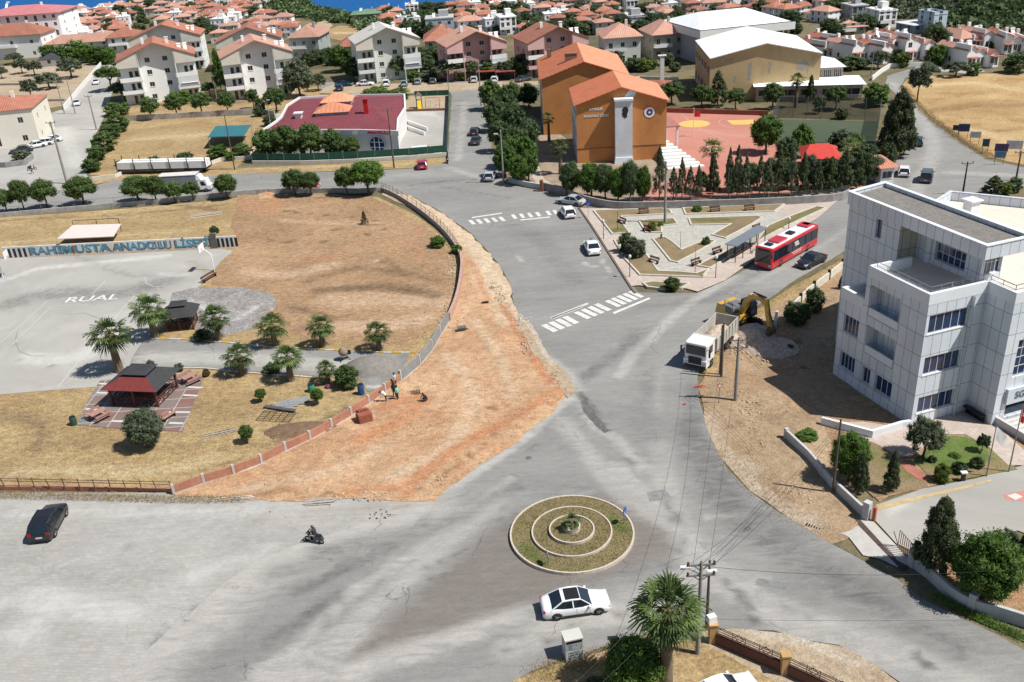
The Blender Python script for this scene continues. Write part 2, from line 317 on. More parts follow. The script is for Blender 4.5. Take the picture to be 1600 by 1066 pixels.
def surface(name, px, mat, z, res=1.5, strokes=(), jit=0, jseg=1.0, curve=0, world=None, kind='structure', rise=0, bumpy=0):
 pts = world or W2(px)
 if curve: pts = catmull(pts, curve, True)
 if jit: pts = jag(pts, jit, jseg, len(name))

 q = [pts[0]]
 for p in pts[1:]:
  if (p-q[-1]).length > .02: q.append(p)
 pts = q; poly = [(p.x, p.y) for p in pts]; A = np.array(poly); lo, hi = A.min(0), A.max(0)
 pts2 = [Vector((p[0], p[1])) for p in poly]; n = len(pts2)
 if res:
  gx = []
  y = lo[1]+res*.5
  while y < hi[1]:
   st = max(res, y*.007); x = lo[0]+rnd.random()*st
   while x < hi[0]: gx.append((x+rnd.uniform(-.2, .2)*st, y+rnd.uniform(-.2, .2)*st)); x += st
   y += st*.9
  if gx:
   g = np.array(gx); ins = inside(g, poly); g = g[ins]
   if len(g): d = dseg(g, poly+[poly[0]]); g = g[d > res*.35]; pts2 += [Vector(p) for p in g.tolist()]
 vs, es, fs, *_ = geometry.delaunay_2d_cdt(pts2, [(i, (i+1) % n) for i in range(n)], [], 1, 1e-4)
 me = bpy.data.meshes.new(name); V = np.array([(v.x, v.y) for v in vs])
 zz = np.full(len(V), z)
 if bumpy:
  bd = dseg(V, poly+[poly[0]])
  for i in range(len(V)):
   p = V[i]; zz[i] += bumpy*min(1, bd[i]/1.5)*max(0, .5+noise.noise(Vector((p[0]*.25, p[1]*.25, 1)))*.9+noise.noise(Vector((p[0]*1.1, p[1]*1.1, 3)))*.35)
 me.from_pydata([(v[0], v[1], h) for v, h in zip(V, zz)], [], [tuple(f) for f in fs])
 if me.polygons and sum(p.normal.z for p in me.polygons) < 0: me.flip_normals()
 ch = {k: np.zeros(len(V)) for k in 'ABC'}
 for s in strokes:
  c, pl, w, st = s[:4]
  if pl == 'P':                                   # (channel, 'P', poly, strength, feather)
   pw = [(p.x, p.y) for p in W2(s[2])]; d = dseg(V, pw+[pw[0]]); ins = inside(V, pw); f = s[4] if len(s) > 4 else .6
   val = np.where(ins, np.clip(d/f*.5+.5, 0, 1), np.clip(.5-d/f*.5, 0, 1))*s[3]
  else:
   pw = catmull(W2(pl), 5) if len(pl) > 2 else W2(pl); d = dseg(V, [(p.x, p.y) for p in pw]); val = np.clip(1.3-d/(w*.5), 0, 1)*st
  if st > 0 or pl == 'P' : ch[c] = np.maximum(ch[c], val) if (s[3] > 0) else ch[c]+val
 for k in 'ABC':
  a = me.attributes.new(k, 'FLOAT', 'POINT'); a.data.foreach_set('value', ch[k].astype(np.float32))
 me.materials.append(mat); o = link(name, me)
 if not res: me.update(); auto_uv(me)
 if kind: o['kind'] = kind
 return o
# ---- ground sheet, out to the sea
def sheet():
 xs = list(np.arange(-60, 60, 12.0)); xs = sorted(set([-1500, -1000, -700, -520]+list(np.arange(-420, 460, 7.0))+[520, 700, 1000, 1500])); ys = sorted(set([-200, -80, -30]+list(np.arange(0, 620, 7.0))+[700, 900]))
 vs = [(x, y, hz(x, y)-.02) for y in ys for x in xs]; nx = len(xs)
 fs = [(j*nx+i, j*nx+i+1, (j+1)*nx+i+1, (j+1)*nx+i) for j in range(len(ys)-1) for i in range(nx-1)]
 me = bpy.data.meshes.new('ground'); me.from_pydata(vs, [], fs); me.polygons.foreach_set('use_smooth', [True]*len(fs)); me.materials.append(gm); structure(link('ground', me))
gm = GROUND('ground_dry', (.10, .09, .048), (.21, .17, .10), (.06, .07, .03), s1=.05, s2=.18, mott=.3)
sheet()
# ---- sea
m, n_, b_, N_, L_ = newmat('sea_water'); b_.inputs['Base Color'].default_value = (.008, .085, .26, 1); b_.inputs['Roughness'].default_value = .55; b_.inputs['Specular IOR Level'].default_value = .1
tc = N_('ShaderNodeTexCoord'); t = N_('ShaderNodeTexNoise'); t.inputs['Scale'].default_value = .15; t.inputs['Detail'].default_value = 8; L_(tc.outputs['Object'], t.inputs[0]); bp = N_('ShaderNodeBump'); bp.inputs['Strength'].default_value = .5; bp.inputs['Distance'].default_value = 2; L_(t.outputs[0], bp.inputs['Height']); L_(bp.outputs[0], b_.inputs['Normal'])
me = bpy.data.meshes.new('sea'); me.from_pydata([(-9000, 250, -3), (9000, 250, -3), (9000, 12000, -3), (-9000, 12000, -3)], [], [(0, 1, 2, 3)]); me.materials.append(m); structure(link('sea', me))
# ---- materials of the ground
asph = GROUND('asphalt', (.190, .186, .177), (.275, .268, .254), (.24, .235, .223), s1=.09, s2=.6, light=(.375, .36, .335), dark=(.095, .093, .09), third=(.172, .155, .138), rough=.9, bump=.06, fine=.2, grain=9, stretch=(R(-40), .35), mott=.1, crack=.75)
pavm = GROUND('block_paving', (.31, .30, .28), (.41, .395, .37), (.36, .34, .31), s1=.07, s2=.5, light=(.46, .45, .43), dark=(.12, .12, .12), third=(.25, .20, .15), bump=.05, fine=.16, blocks=(.55, .28, .035, .86, R(8)), mott=.07, crack=.3)
greyp = GROUND('concrete_paving', (.30, .29, .265), (.40, .385, .36), (.33, .31, .28), s1=.06, s2=.4, light=(.5, .49, .46), dark=(.13, .125, .12), third=(.27, .24, .18), bump=.03, fine=.1)
dirt = GROUND('orange_dirt', (.40, .235, .13), (.56, .375, .23), (.44, .22, .11), s1=.10, s2=.45, light=(.56, .44, .31), dark=(.20, .105, .055), third=(.45, .21, .105), fine=.35, bump=.9, grain=5, stretch=(R(35), .6), mott=.34)
tan = GROUND('pale_dirt', (.37, .28, .19), (.46, .37, .26), (.30, .22, .15), s1=.12, s2=.6, light=(.52, .46, .38), dark=(.17, .11, .07), third=(.42, .19, .09), fine=.35, bump=.8, grain=6, mott=.3)
yardm = GROUND('dry_grass', (.30, .20, .095), (.46, .34, .175), (.23, .165, .095), s1=.09, s2=.7, light=(.52, .42, .26), dark=(.15, .105, .065), third=(.16, .17, .05), fine=.5, bump=.8, grain=4, stretch=(R(10), .6), mott=.38)
browny = GROUND('bare_brown_soil', (.28, .175, .10), (.43, .285, .165), (.35, .21, .11), s1=.09, s2=.5, light=(.52, .37, .25), dark=(.13, .085, .05), third=(.43, .22, .12), fine=.42, bump=.9, grain=4, stretch=(R(-15), .6), mott=.42)
field = GROUND('golden_field', (.36, .22, .10), (.52, .38, .19), (.27, .16, .07), s1=.05, s2=.25, light=(.6, .47, .27), dark=(.2, .12, .055), third=(.25, .2, .08), fine=.4, bump=.8, grain=2.5, mott=.25)
courtred = GROUND('red_court', (.40, .16, .12), (.47, .22, .17), (.42, .2, .16), s1=.05, s2=.3, light=(.55, .38, .3), dark=(.2, .09, .07), third=(.5, .3, .1), bump=0, fine=.06)
turf = GROUND('green_pitch', (.055, .075, .045), (.075, .095, .06), s1=.06, light=(.2, .22, .14), bump=.1, fine=.15)
grass = GROUND('green_grass', (.07, .12, .025), (.14, .20, .05), (.20, .18, .07), s1=.25, s2=1.0, light=(.3, .27, .13), dark=(.05, .06, .02), third=(.28, .2, .11), fine=.45, bump=.8, grain=7)
bedm = GROUND('flower_bed_soil', (.20, .145, .085), (.28, .21, .12), (.15, .15, .055), s1=.2, s2=.5, light=(.36, .3, .18), dark=(.1, .07, .04), third=(.10, .13, .03), fine=.4, bump=.7, grain=7)
pinkp = GROUND('pink_paving', (.44, .36, .31), (.52, .44, .385), (.40, .33, .28), s1=.15, s2=.7, light=(.6, .55, .5), dark=(.2, .16, .13), third=(.3, .2, .1), bump=.05, fine=.12, blocks=(.4, .4, .02, .8, R(20)))
stonep = GROUND('flagstone_paving', (.33, .32, .28), (.47, .45, .40), (.27, .26, .23), s1=1.4, s2=3, light=(.55, .53, .5), dark=(.15, .14, .12), third=(.12, .15, .05), bump=.1, fine=.2)
gravel = GROUND('grey_rubble_ground', (.21, .205, .195), (.34, .33, .32), (.46, .35, .29), s1=.3, s2=1.2, light=(.6, .58, .55), dark=(.1, .1, .1), third=(.5, .3, .2), fine=.6, bump=.9, grain=6, mott=.4)
whitem = PM('road_paint', (.58, .57, .54), .1, 3, .8, dirt=.75)
Z3 = lambda l: [(400+x/3.17, 730+y/3.17) for x, y in l]
ZR = lambda l: [(1200+x/3.17, 730+y/3.17) for x, y in l]
ZB = lambda l: [(800+x/3.17, 730+y/3.17) for x, y in l]
ZM = lambda l: [(800+x/3.33, 420+y/3.33) for x, y in l]
Z7 = lambda l: [(800+x/4, 180+y/4) for x, y in l]
ZC = lambda l: [(400+x/3.33, 420+y/3.33) for x, y in l]
ZD = lambda l: [(x/3.33, 420+y/3.33) for x, y in l]
ZE = lambda l: [(1200+x/3.33, 420+y/3.33) for x, y in l]
# ---- paved forecourt and car park (lower left)
surface('forecourt', [(-200, 1240), (-200, 770), (0, 770), (270, 770), (420, 775), (650, 770), (690, 760), (640, 830), (560, 900), (480, 1000), (400, 1240)], pavm, .012, 1.2,
  [('A', [(60, 930), (140, 950), (200, 960)], 3, .7), ('B', [(0, 860), (120, 900), (260, 900)], 3, .22), ('A', [(20, 800), (200, 800), (420, 800)], 2.2, .5), ('C', [(400, 812), (520, 800), (640, 790)], 1.6, .45),
         ('B', [(370, 910), (300, 960), (230, 1015)], .9, .6), ('A', [(10, 940), (60, 930), (55, 1000), (20, 990)], 2.5, .55), ('B', [(170, 855), (215, 850)], .3, .5), ('A', [(300, 900), (420, 860)], 2.5, .5), ('A', 'P', Z3([(0, 330), (230, 290), (700, 200), (700, 160), (0, 150)]), .35, 1)], curve=0)
# ---- roads
road_px = [(120, 1240), (190, 1050), (330, 930), (400, 878), (470, 850), (560, 822), (640, 800), (672, 782), (720, 745), (780, 708), (840, 660), (886, 616), (872, 590), (848, 560), (826, 520), (806, 490), (797, 445), (776, 410), (740, 368), (690, 332), (640, 306), (600, 298), (560, 299), (480, 296), (400, 300), (330, 306), (240, 317), (100, 327), (-80, 342), (-80, 300), (60, 302), (150, 290), (180, 281), (300, 274), (400, 271), (560, 268), (640, 264), (690, 254), (701, 235), (703, 190), (706, 150), (703, 144), (600, 146), (520, 146), (498, 142), (505, 128), (600, 131), (700, 128), (760, 127), (840, 128), (840, 138), (752, 148), (757, 175), (765, 215), (775, 255), (790, 288), (840, 298), (880, 308), (905, 325), (930, 355), (955, 395), (982, 438), (997, 457), (1090, 459), (1130, 441), (1200, 401), (1260, 350), (1325, 300), (1355, 283), (1392, 262), (1410, 240), (1419, 210), (1416, 180), (1402, 150), (1384, 131), (1386, 119), (1440, 102), (1475, 90), (1482, 96), (1452, 111), (1414, 122), (1410, 132), (1428, 158), (1450, 185), (1490, 215), (1540, 250), (1600, 262), (1800, 270), (1800, 285), (1640, 288), (1530, 300), (1460, 330), (1400, 365), (1320, 392), (1240, 440), (1175, 485), (1120, 530), (1104, 555), (1092, 590), (1094, 620), (1104, 660), (1120, 700), (1140, 735), (1170, 765), (1215, 800), (1262, 828), (1300, 850), (1345, 875), (1400, 905), (1440, 935), (1500, 965), (1560, 995), (1640, 1040), (1760, 1100), (1760, 1240), (1560, 1240), (1440, 1090), (1370, 1040), (1310, 1008), (1262, 1000), (1210, 985), (1150, 983), (1060, 985), (990, 995), (920, 1020), (850, 1040), (770, 1080), (640, 1240)]
st = [('C', 'P', Z3([(960, 500), (1240, 250), (1269, 240), (1700, 130), (2000, 300), (2100, 420), (1700, 560), (1269, 700), (700, 880), (440, 960), (600, 800)]), 1.0, .7),
      ('B', ZM([(350, 640), (450, 800), (600, 900), (700, 1066)]), .25, .6), ('B', 'P', ZM([(340, 560), (620, 330), (690, 360), (540, 480), (380, 610)]), .5, .5), ('A', ZM([(520, 440), (560, 400)]), 1.0, .7),
      ('B', ZM([(350, 650), (420, 740), (470, 830)]), 1.2, .75), ('A', ZM([(130, 440), (260, 520), (340, 640), (420, 800), (560, 900), (700, 1050)]), 1.6, .75), ('A', ZM([(560, 560), (640, 440), (760, 330), (900, 200), (1150, 40)]), 1.6, .8),
      ('A', ZM([(760, 740), (760, 600), (790, 520)]), 1.2, .4), ('A', ZM([(980, 700), (990, 800), (1100, 950)]), 1.5, .35), ('A', [(1030, 700), (1060, 820), (1180, 930), (1380, 1010), (1560, 1090)], 3, .6), ('B', 'P', [(1072, 590), (1100, 600), (1108, 670), (1180, 785), (1300, 868), (1440, 955), (1560, 1025), (1500, 1040), (1330, 950), (1180, 866), (1090, 780), (1052, 690)], .5, 1.2), ('A', [(650, 790), (720, 752), (800, 700), (890, 622)], 1.3, 1.0), ('A', [(880, 660), (960, 760), (1050, 850), (1200, 960), (1400, 1040)], 2.5, .62),
      ('A', Z3([(1269, 60), (1000, 260), (760, 440), (450, 640), (200, 900), (0, 1020)]), 1.4, .7), ('A', Z3([(1200, 160), (820, 480), (500, 760), (240, 1000)]), 2.6, .62), ('B', Z3([(1269, 100), (900, 300), (500, 420), (100, 520)]), 3.0, .42), ('B', Z3([(700, 380), (450, 500), (200, 620)]), 1.6, .55), ('B', Z3([(400, 640), (200, 780), (60, 860)]), 1.8, .55),
      ('B', Z3([(850, 250), (640, 420), (400, 500)]), 1.6, .5), ('A', Z3([(1269, 720), (900, 850), (600, 960), (420, 1066)]), 3.6, .8), ('A', ZB([(600, 640), (900, 560), (1200, 560)]), 3.2, .5), ('A', ZB([(0, 900), (200, 780), (600, 700), (900, 540)]), 3.4, .65), ('A', ZB([(520, 0), (640, 130), (760, 260), (860, 340), (1000, 470)]), 1.7, .75), ('A', ZB([(860, 270), (1100, 240), (1250, 215)]), .5, .85),
      ('B', ZB([(1040, 560), (1130, 640), (1220, 770)]), .9, .75), ('B', ZB([(640, 60), (800, 240)]), .3, .5), ('B', ZR([(0, 250), (300, 450), (600, 620), (900, 740), (1269, 960)]), 3.4, .3), ('B', ZM([(640, 330), (700, 560), (680, 800), (760, 1000)]), 3.5, .28), ('B', [(1100, 600), (1100, 700), (1180, 830), (1300, 920)], 3, .35),
      ('A', Z7([(430, 880), (470, 945), (530, 945)]), .35, .9), ('A', Z7([(550, 880), (600, 970), (600, 1040)]), .5, .9), ('A', Z7([(0, 870), (45, 890), (60, 920)]), .3, .8), ('B', Z7([(0, 700), (200, 800), (380, 1040)]), 5, .3),
      ('B', [(640, 290), (700, 283), (760, 280)], 1.2, .6), ('A', [(700, 262), (740, 275), (790, 290)], 2.5, .6), ('A', [(715, 250), (722, 200), (725, 160)], 2.2, .6), ('A', [(400, 285), (560, 278), (680, 270)], 1.6, .4), ('B', [(690, 292), (740, 300), (800, 310)], 1.0, .5),
      ('A', [(1180, 440), (1260, 400), (1350, 340), (1430, 290)], 1.4, .4), ('A', [(1430, 300), (1460, 230), (1430, 170), (1395, 130)], 3.5, .6), ('A', [(1480, 270), (1600, 275)], 3, .6), ('B', ZR([(690, 925), (750, 945)]), .6, .8), ('B', ZR([(750, 965), (800, 980)]), .35, .8), ('B', ZR([(820, 990), (845, 1000)]), .4, .8), ('B', ZR([(330, 380), (350, 390)]), .4, .8), ('B', Z3([(410, 540), (440, 530)]), .35, .8),
      ('B', ZR([(60, 690), (200, 740)]), 1.2, .35), ('A', ZR([(60, 430), (260, 560)]), .35, .6), ('A', [(640, 1000), (760, 960), (830, 950)], 2.5, .4), ('B', [(1000, 480), (1100, 470), (1180, 430)], 1.5, .35)]+[('B', pl, .35, .5) for pl in ([(640, 900), (760, 840), (800, 780), (850, 735)], [(660, 915), (772, 850), (812, 790)], [(1000, 900), (1050, 850), (1030, 770), (960, 700)], [(700, 1010), (860, 985), (1000, 950), (1080, 900)], [(1020, 905), (1068, 850), (1045, 762)], [(720, 1030), (880, 1000)], [(1090, 640), (1110, 720), (1180, 800), (1280, 870)], [(1062, 640), (1080, 730), (1150, 815), (1260, 890)], [(940, 620), (860, 680), (700, 790)], [(960, 640), (880, 700), (720, 810)])]+[('B', 'P', [(820, 770), (900, 752), (990, 775), (1030, 840), (1000, 910), (900, 935), (800, 915), (765, 850)], .42, 2.5)]
st += [('A', [(60, 1240), (190, 1050), (330, 930), (400, 880), (470, 852), (560, 826), (640, 800)], 9, .9), ('B', Z3([(300, 430), (500, 380), (760, 330)]), 3, .5), ('A', Z3([(100, 1060), (500, 900), (800, 860)]), 5, .7)]
st += [('A', Z3([(350, 200+k*3), (480, 560), (100, 760)]), .35, .3) for k in range(2)]
surface('road', road_px, asph, .03, .75, st, jit=.18, jseg=1.2)
# paved street and parking (upper left)
surface('side_street', [(-80, 345), (-80, 230), (0, 225), (55, 185), (100, 170), (128, 137), (152, 108), (164, 98), (182, 98), (184, 120), (174, 150), (164, 180), (150, 210), (138, 240), (131, 268), (152, 293), (60, 306), (0, 318)], greyp, .02, 2, [('A', [(100, 200), (120, 260)], 5, .5), ('B', [(20, 290), (120, 280)], 3, .3)])
surface('parking_lane', [(500, 146), (498, 141), (520, 133), (640, 131), (760, 129), (840, 127), (842, 133), (700, 144), (600, 148)], tan, .045, 2)
# ---- markings
def quadpx(name, px, m, z=.055): mb = MB(); mb.face([Vector((G0(*p).x, G0(*p).y, z)) for p in px]); return mb
def marks(name, quads, z=.055):
 mb = MB()
 for q in quads:
  w = [G0(*p) for p in q]

  a, b, c, d = w; n = 5
  for k in range(n):
   t0, t1 = k/n, (k+1)/n; j = lambda: rnd.uniform(-.03, .03)
   mb.face([(a+(b-a)*t0)+Vector((j(), j(), z)), (a+(b-a)*t1)+Vector((j(), 0, z)), (d+(c-d)*t1)+Vector((j(), 0, z)), (d+(c-d)*t0)+Vector((0, j(), z))])
 return structure(mb.build(name, whitem))
def zb(c, d, n, L, w):
 return [[(c[0]+d[0]*k, c[1]+d[1]*k), (c[0]+d[0]*k+L[0], c[1]+d[1]*k+L[1]), (c[0]+d[0]*k+L[0]+w[0], c[1]+d[1]*k+L[1]+w[1]), (c[0]+d[0]*k+w[0], c[1]+d[1]*k+w[1])] for k in range(n)]
q = [ZM(z) for z in zb((150, 298), (36.5, -14), 4, (65, 35), (28, -9))] + [ZM(z) for z in zb((320, 232), (35, -14), 4, (70, 33), (24, -9))] + [ZM(z) for z in zb((482, 172), (30, -12), 5, (66, 30), (22, -8))] + [ZM([(205, 258), (360, 198), (368, 203), (212, 264)]), ZM([(195, 256), (205, 263), (400, 186), (392, 178)]), ZM([(522, 230), (712, 152), (722, 158), (534, 238)])]
q += [Z7(z) for z in zb((-8, 625), (50, -5), 4, (20, 26), (22, -3))] + [Z7(z) for z in zb((208, 603), (42, -5), 2, (20, 26), (22, -3))] + [Z7([(50, 655), (236, 636), (242, 642), (56, 661)]), Z7([(-252, 640), (-66, 612), (-62, 618), (-248, 646)])] + [Z7(z) for z in zb((-275, 660), (47, -5), 5, (26, 26), (24, -3))]
marks('crosswalk_marking', q)
for k, (px, c) in enumerate((([(1010, 770), (1040, 764), (1048, 778), (1016, 784)], .2), ([(1185, 905), (1232, 912), (1228, 922), (1180, 915)], .19))):
 surface('asphalt_patch', px, PM('patch_%d' % k, (c, c, c*.98), .25, 2, .95), .04, 0, jit=.08, jseg=.5)
for (x, y) in ((826, 716), (1168, 826), (800, 460)):
 c0 = G0(x, y); mb = MB(); mb.face([(c0.x+.28*math.cos(k*math.pi/8), c0.y+.28*math.sin(k*math.pi/8), .045) for k in range(16)]); structure(mb.build('manhole_cover', PM('manhole', (.12, .115, .11), .3, 6, .7)))
# ---- construction strip
surface('dug_ground', [(600, 299), (640, 307), (690, 333), (740, 369), (776, 411), (797, 446), (806, 491), (826, 521), (848, 561), (872, 591), (888, 616), (842, 662), (782, 710), (722, 747), (672, 783), (640, 783), (560, 784), (480, 784), (380, 780), (270, 776), (270, 768), (330, 752), (400, 722), (500, 675), (560, 640), (630, 590), (690, 520), (717, 465), (722, 400), (698, 362), (650, 330), (596, 304)], dirt, .045, .8,
  [('A', [(610, 302), (680, 335), (740, 385), (770, 430), (790, 470), (800, 500)], 4.2, 1.0), ('A', [(745, 420), (765, 460)], 3, .8), ('C', [(640, 760), (720, 700), (800, 655), (850, 625), (878, 612)], 1.6, .95), ('C', [(860, 600), (835, 560), (815, 525), (800, 500), (785, 480)], 1.5, .95), ('B', [(788, 470), (800, 505), (830, 550), (850, 585), (880, 610)], .55, .95), ('B', [(650, 770), (710, 735), (770, 690)], .4, .8),
         ('C', [(600, 640), (660, 620), (640, 650), (560, 690)], 2.2, .8), ('C', [(735, 410), (750, 440), (760, 470)], 1.2, .7), ('A', [(700, 560), (740, 620), (700, 700), (600, 750)], 2.5, .5), ('A', [(740, 500), (780, 560), (800, 620)], 1.6, .5), ('B', [(700, 590), (760, 600), (780, 650)], .35, .6), ('B', [(690, 640), (760, 640), (790, 600), (770, 560)], .3, .5), ('B', [(800, 640), (760, 690), (660, 745)], .3, .6), ('A', [(380, 765), (500, 745), (600, 700)], 2, .45),
         ('C', [(540, 770), (600, 765), (640, 770)], 1.4, .7), ('B', [(360, 772), (480, 772), (540, 776)], .7, .55)], jit=.4, jseg=.7, bumpy=.3)
for nm_, px, mt in (('earth_berm', [(640, 776), (700, 744), (760, 706), (820, 668), (880, 618), (884, 606), (868, 612), (812, 655), (752, 693), (692, 730), (634, 764)], dirt), ('earth_berm', [(884, 614), (862, 590), (838, 556), (818, 520), (800, 488), (790, 470), (784, 480), (800, 512), (824, 552), (848, 590), (868, 612)], dirt)):
 surface(nm_, px, mt, .06, .45, [('C', px[:6], 1.2, 1.0), ('B', px[5:], .4, .8)], jit=.35, jseg=.6, bumpy=.55)
surface('broken_kerb_strip', [(800, 500), (812, 490), (826, 512), (840, 540), (856, 566), (878, 590), (900, 610), (886, 622), (866, 592), (838, 560), (818, 528)], tan, .10, .8, [('C', [(830, 560), (870, 600)], .7, .5)], jit=.25, jseg=.8)
surface('dusty_corner', [(790, 478), (830, 505), (860, 560), (905, 608), (888, 617), (846, 560), (812, 520)], tan, .06, .8, [('A', [(820, 500), (860, 570)], 1.2, .8)], jit=.3, jseg=.8)
surface('road_trench_patch', ZM([(345, 640), (385, 680), (440, 760), (505, 850), (480, 860), (430, 820), (370, 740)]), GROUND('patch', (.09, .09, .087), (.15, .148, .14), (.2, .19, .18), s1=.4, s2=1.2, fine=.3, bump=.3), .042, .8, [('A', ZM([(350, 660), (420, 780)]), .3, .6)], jit=.15, jseg=.6)
# ---- school yard
surface('school_yard', [(-200, 762), (0, 762), (270, 764), (400, 716), (500, 668), (556, 636), (625, 586), (686, 515), (712, 462), (718, 402), (694, 366), (646, 334), (590, 308), (480, 304), (400, 306), (330, 314), (200, 326), (0, 340), (-200, 356)], yardm, .01, 1.3,
  [('B', [(0, 650), (60, 660), (60, 700)], 3, .5), ('B', [(60, 700), (200, 690), (300, 700)], 2.5, .35), ('B', [(280, 620), (330, 640), (400, 650)], 1.5, .35), ('C', [(440, 320), (600, 310), (680, 340)], 1, .3), ('B', [(0, 345), (200, 335), (350, 320)], 1.4, .6), ('B', [(280, 320), (340, 330)], 1.5, .7), ('A', [(0, 380), (150, 370), (300, 360)], 2, .5),
         ('B', [(420, 690), (480, 672), (540, 640)], 1.3, .7), ('B', [(310, 745), (380, 715)], .9, .6), ('C', [(460, 650), (520, 630)], .8, .3), ('A', [(20, 735), (250, 735), (330, 715)], 2.2, .6), ('B', [(560, 560), (620, 575)], 2, .5)])
surface('bare_soil', [(372, 305), (480, 302), (585, 308), (640, 338), (690, 374), (706, 410), (712, 455), (690, 500), (640, 540), (560, 535), (480, 525), (440, 520), (430, 470), (380, 450), (330, 448), (345, 410), (368, 385), (360, 345)], browny, .022, 1.2,
  [('C', [(378, 315), (420, 330), (430, 312)], 5, .6), ('C', [(560, 380), (640, 385), (660, 410)], 2.5, .45), ('A', [(390, 425), (450, 430), (520, 415)], 4, .6), ('C', [(470, 408), (540, 400)], 3, .5), ('B', [(430, 330), (500, 336), (590, 345)], .5, .8), ('B', [(400, 372), (470, 380), (560, 372), (620, 350)], .5, .8), ('B', [(500, 455), (600, 450), (680, 462)], 3, .7), ('B', [(590, 400), (640, 430), (690, 440)], 1.5, .6), ('B', [(450, 480), (520, 500), (470, 515)], 2.5, .5), ('A', [(440, 345), (540, 350), (600, 350)], 2, .5), ('A', [(520, 470), (620, 470), (690, 470)], 6, .55), ('A', [(500, 510), (600, 510), (660, 500)], 4, .7), ('B', [(420, 360), (500, 362), (560, 355), (610, 350)], .35, .6), ('B', [(410, 400), (500, 405), (600, 400)], .3, .6),
         ('B', [(480, 440), (560, 420), (640, 430)], 2.5, .5), ('C', [(600, 400), (650, 370), (660, 350)], 1.5, .6), ('A', [(600, 400), (560, 430), (500, 460)], 1.0, .6), ('B', [(440, 310), (560, 308)], .9, .7), ('B', [(450, 318), (480, 370), (470, 440)], .3, .45), ('B', [(620, 430), (560, 460), (540, 500)], .3, .45)], jit=.5, jseg=1.5, bumpy=.12)
surface('earth_mound', [(402, 299), (428, 298), (430, 311), (406, 313)], dirt, .05, .8, [('C', [(410, 305), (425, 305)], 2, .8)], bumpy=.9)
surface('rubble_ground', [(268, 458), (300, 450), (380, 450), (430, 455), (437, 465), (425, 490), (395, 515), (360, 523), (320, 520), (285, 500), (262, 480)], gravel, .035, .8, [('A', [(300, 470), (360, 500), (400, 480)], 1.5, .6), ('C', [(400, 510), (430, 480)], .8, .7)], jit=.3, bumpy=.1)
surface('sports_court', [(-200, 660), (0, 617), (80, 610), (152, 605), (205, 578), (235, 535), (262, 482), (322, 440), (335, 420), (366, 392), (340, 389), (240, 394), (120, 400), (10, 404), (-200, 415)], greyp, .03, 1.2,
  [('B', [(0, 480), (80, 460), (180, 460), (260, 440)], 6, .5), ('A', [(60, 420), (160, 410), (260, 400)], 2, .7), ('A', [(40, 560), (120, 560), (180, 520)], 4, .6), ('B', [(30, 550), (60, 575), (110, 560)], .3, .55), ('B', [(25, 530), (30, 560), (70, 580)], .25, .5), ('B', [(120, 400), (200, 430), (280, 430)], 2, .35), ('A', [(250, 430), (290, 430)], 1.5, .8), ('A', [(0, 440), (60, 420)], 2, .6), ('C', [(0, 600), (150, 595)], 1, .4), ('C', [(300, 410), (330, 430)], 2.5, .6)])
def line_px(mb, pts, w, z):
 ps = [Vector((G0(*p).x, G0(*p).y, z)) for p in pts]
 for a, b in zip(ps[:-1], ps[1:]):
  t = (b-a).normalized(); nn = Vector((-t.y, t.x, 0))*w/2; mb.face([a-nn, b-nn, b+nn, a+nn])
mb = MB()
for l in ([(0, 390), (245, 172)], [(60, 400), (270, 195), (390, 190), (480, 192)], [(300, 620), (450, 430), (560, 300), (700, 140)], [(480, 135), (550, 62)], [(755, 45), (760, 75), (800, 95), (860, 90)]): line_px(mb, ZD(l), .1, .042)
for k in range(22): pass
structure(mb.build('court_marking', PM('faded_paint', (.46, .45, .43), .1, 3, .9, dirt=.5)))
mb = MB(); cpx = ZD([(90, 330), (80, 380), (100, 430), (160, 455), (240, 455)]); line_px(mb, cpx, .12, .041); line_px(mb, ZD([(360, 240), (440, 232), (520, 262), (560, 290)]), .12, .041); structure(mb.build('tyre_mark', PM('tyre_mark', (.24, .235, .225), .2, 3, .9)))
surface('driveway', [(222, 535), (262, 528), (330, 532), (420, 540), (500, 545), (570, 550), (640, 556), (622, 580), (580, 592), (520, 590), (450, 584), (380, 580), (300, 574), (200, 582), (206, 560)], asph, .038, 1, [('A', [(230, 560), (400, 562), (560, 575)], 4, .9), ('A', [(600, 570), (560, 580)], 3, .9)])
surface('cement_work_floor', [(568, 560), (640, 553), (632, 572), (600, 608), (575, 612), (558, 590)], GROUND('wet_cement', (.17, .165, .155), (.26, .25, .235), s1=.4, fine=.2, light=(.45, .44, .42), dark=(.08, .08, .08)), .05, .6, [('A', [(575, 605), (600, 605)], .8, .8)], jit=.15, jseg=.6)
surface('gazebo_terrace', ZD([(520, 585), (620, 575), (900, 540), (1065, 560), (1010, 700), (950, 850), (840, 845), (640, 835), (400, 815), (440, 720), (480, 650)]), BRICK('terrace_tiles', (.22, .12, .10), (.20, .19, .18), (.42, .38, .34), 1.9, 1.9, .06, dirt=.25), .055, 0)
for k, l in enumerate(([(515, 600), (580, 605)], [(505, 648), (560, 650)], [(445, 732), (525, 738)], [(975, 618), (1055, 622)], [(955, 660), (1030, 664)], [(860, 748), (990, 750)], [(580, 795), (700, 800)], [(880, 805), (955, 808)])):
 mb = MB(); line_px(mb, ZD(l), .32, .07); structure(mb.build('terrace_stripe', PM('stripe_stone', (.5, .48, .45), .1, 2, .9)))
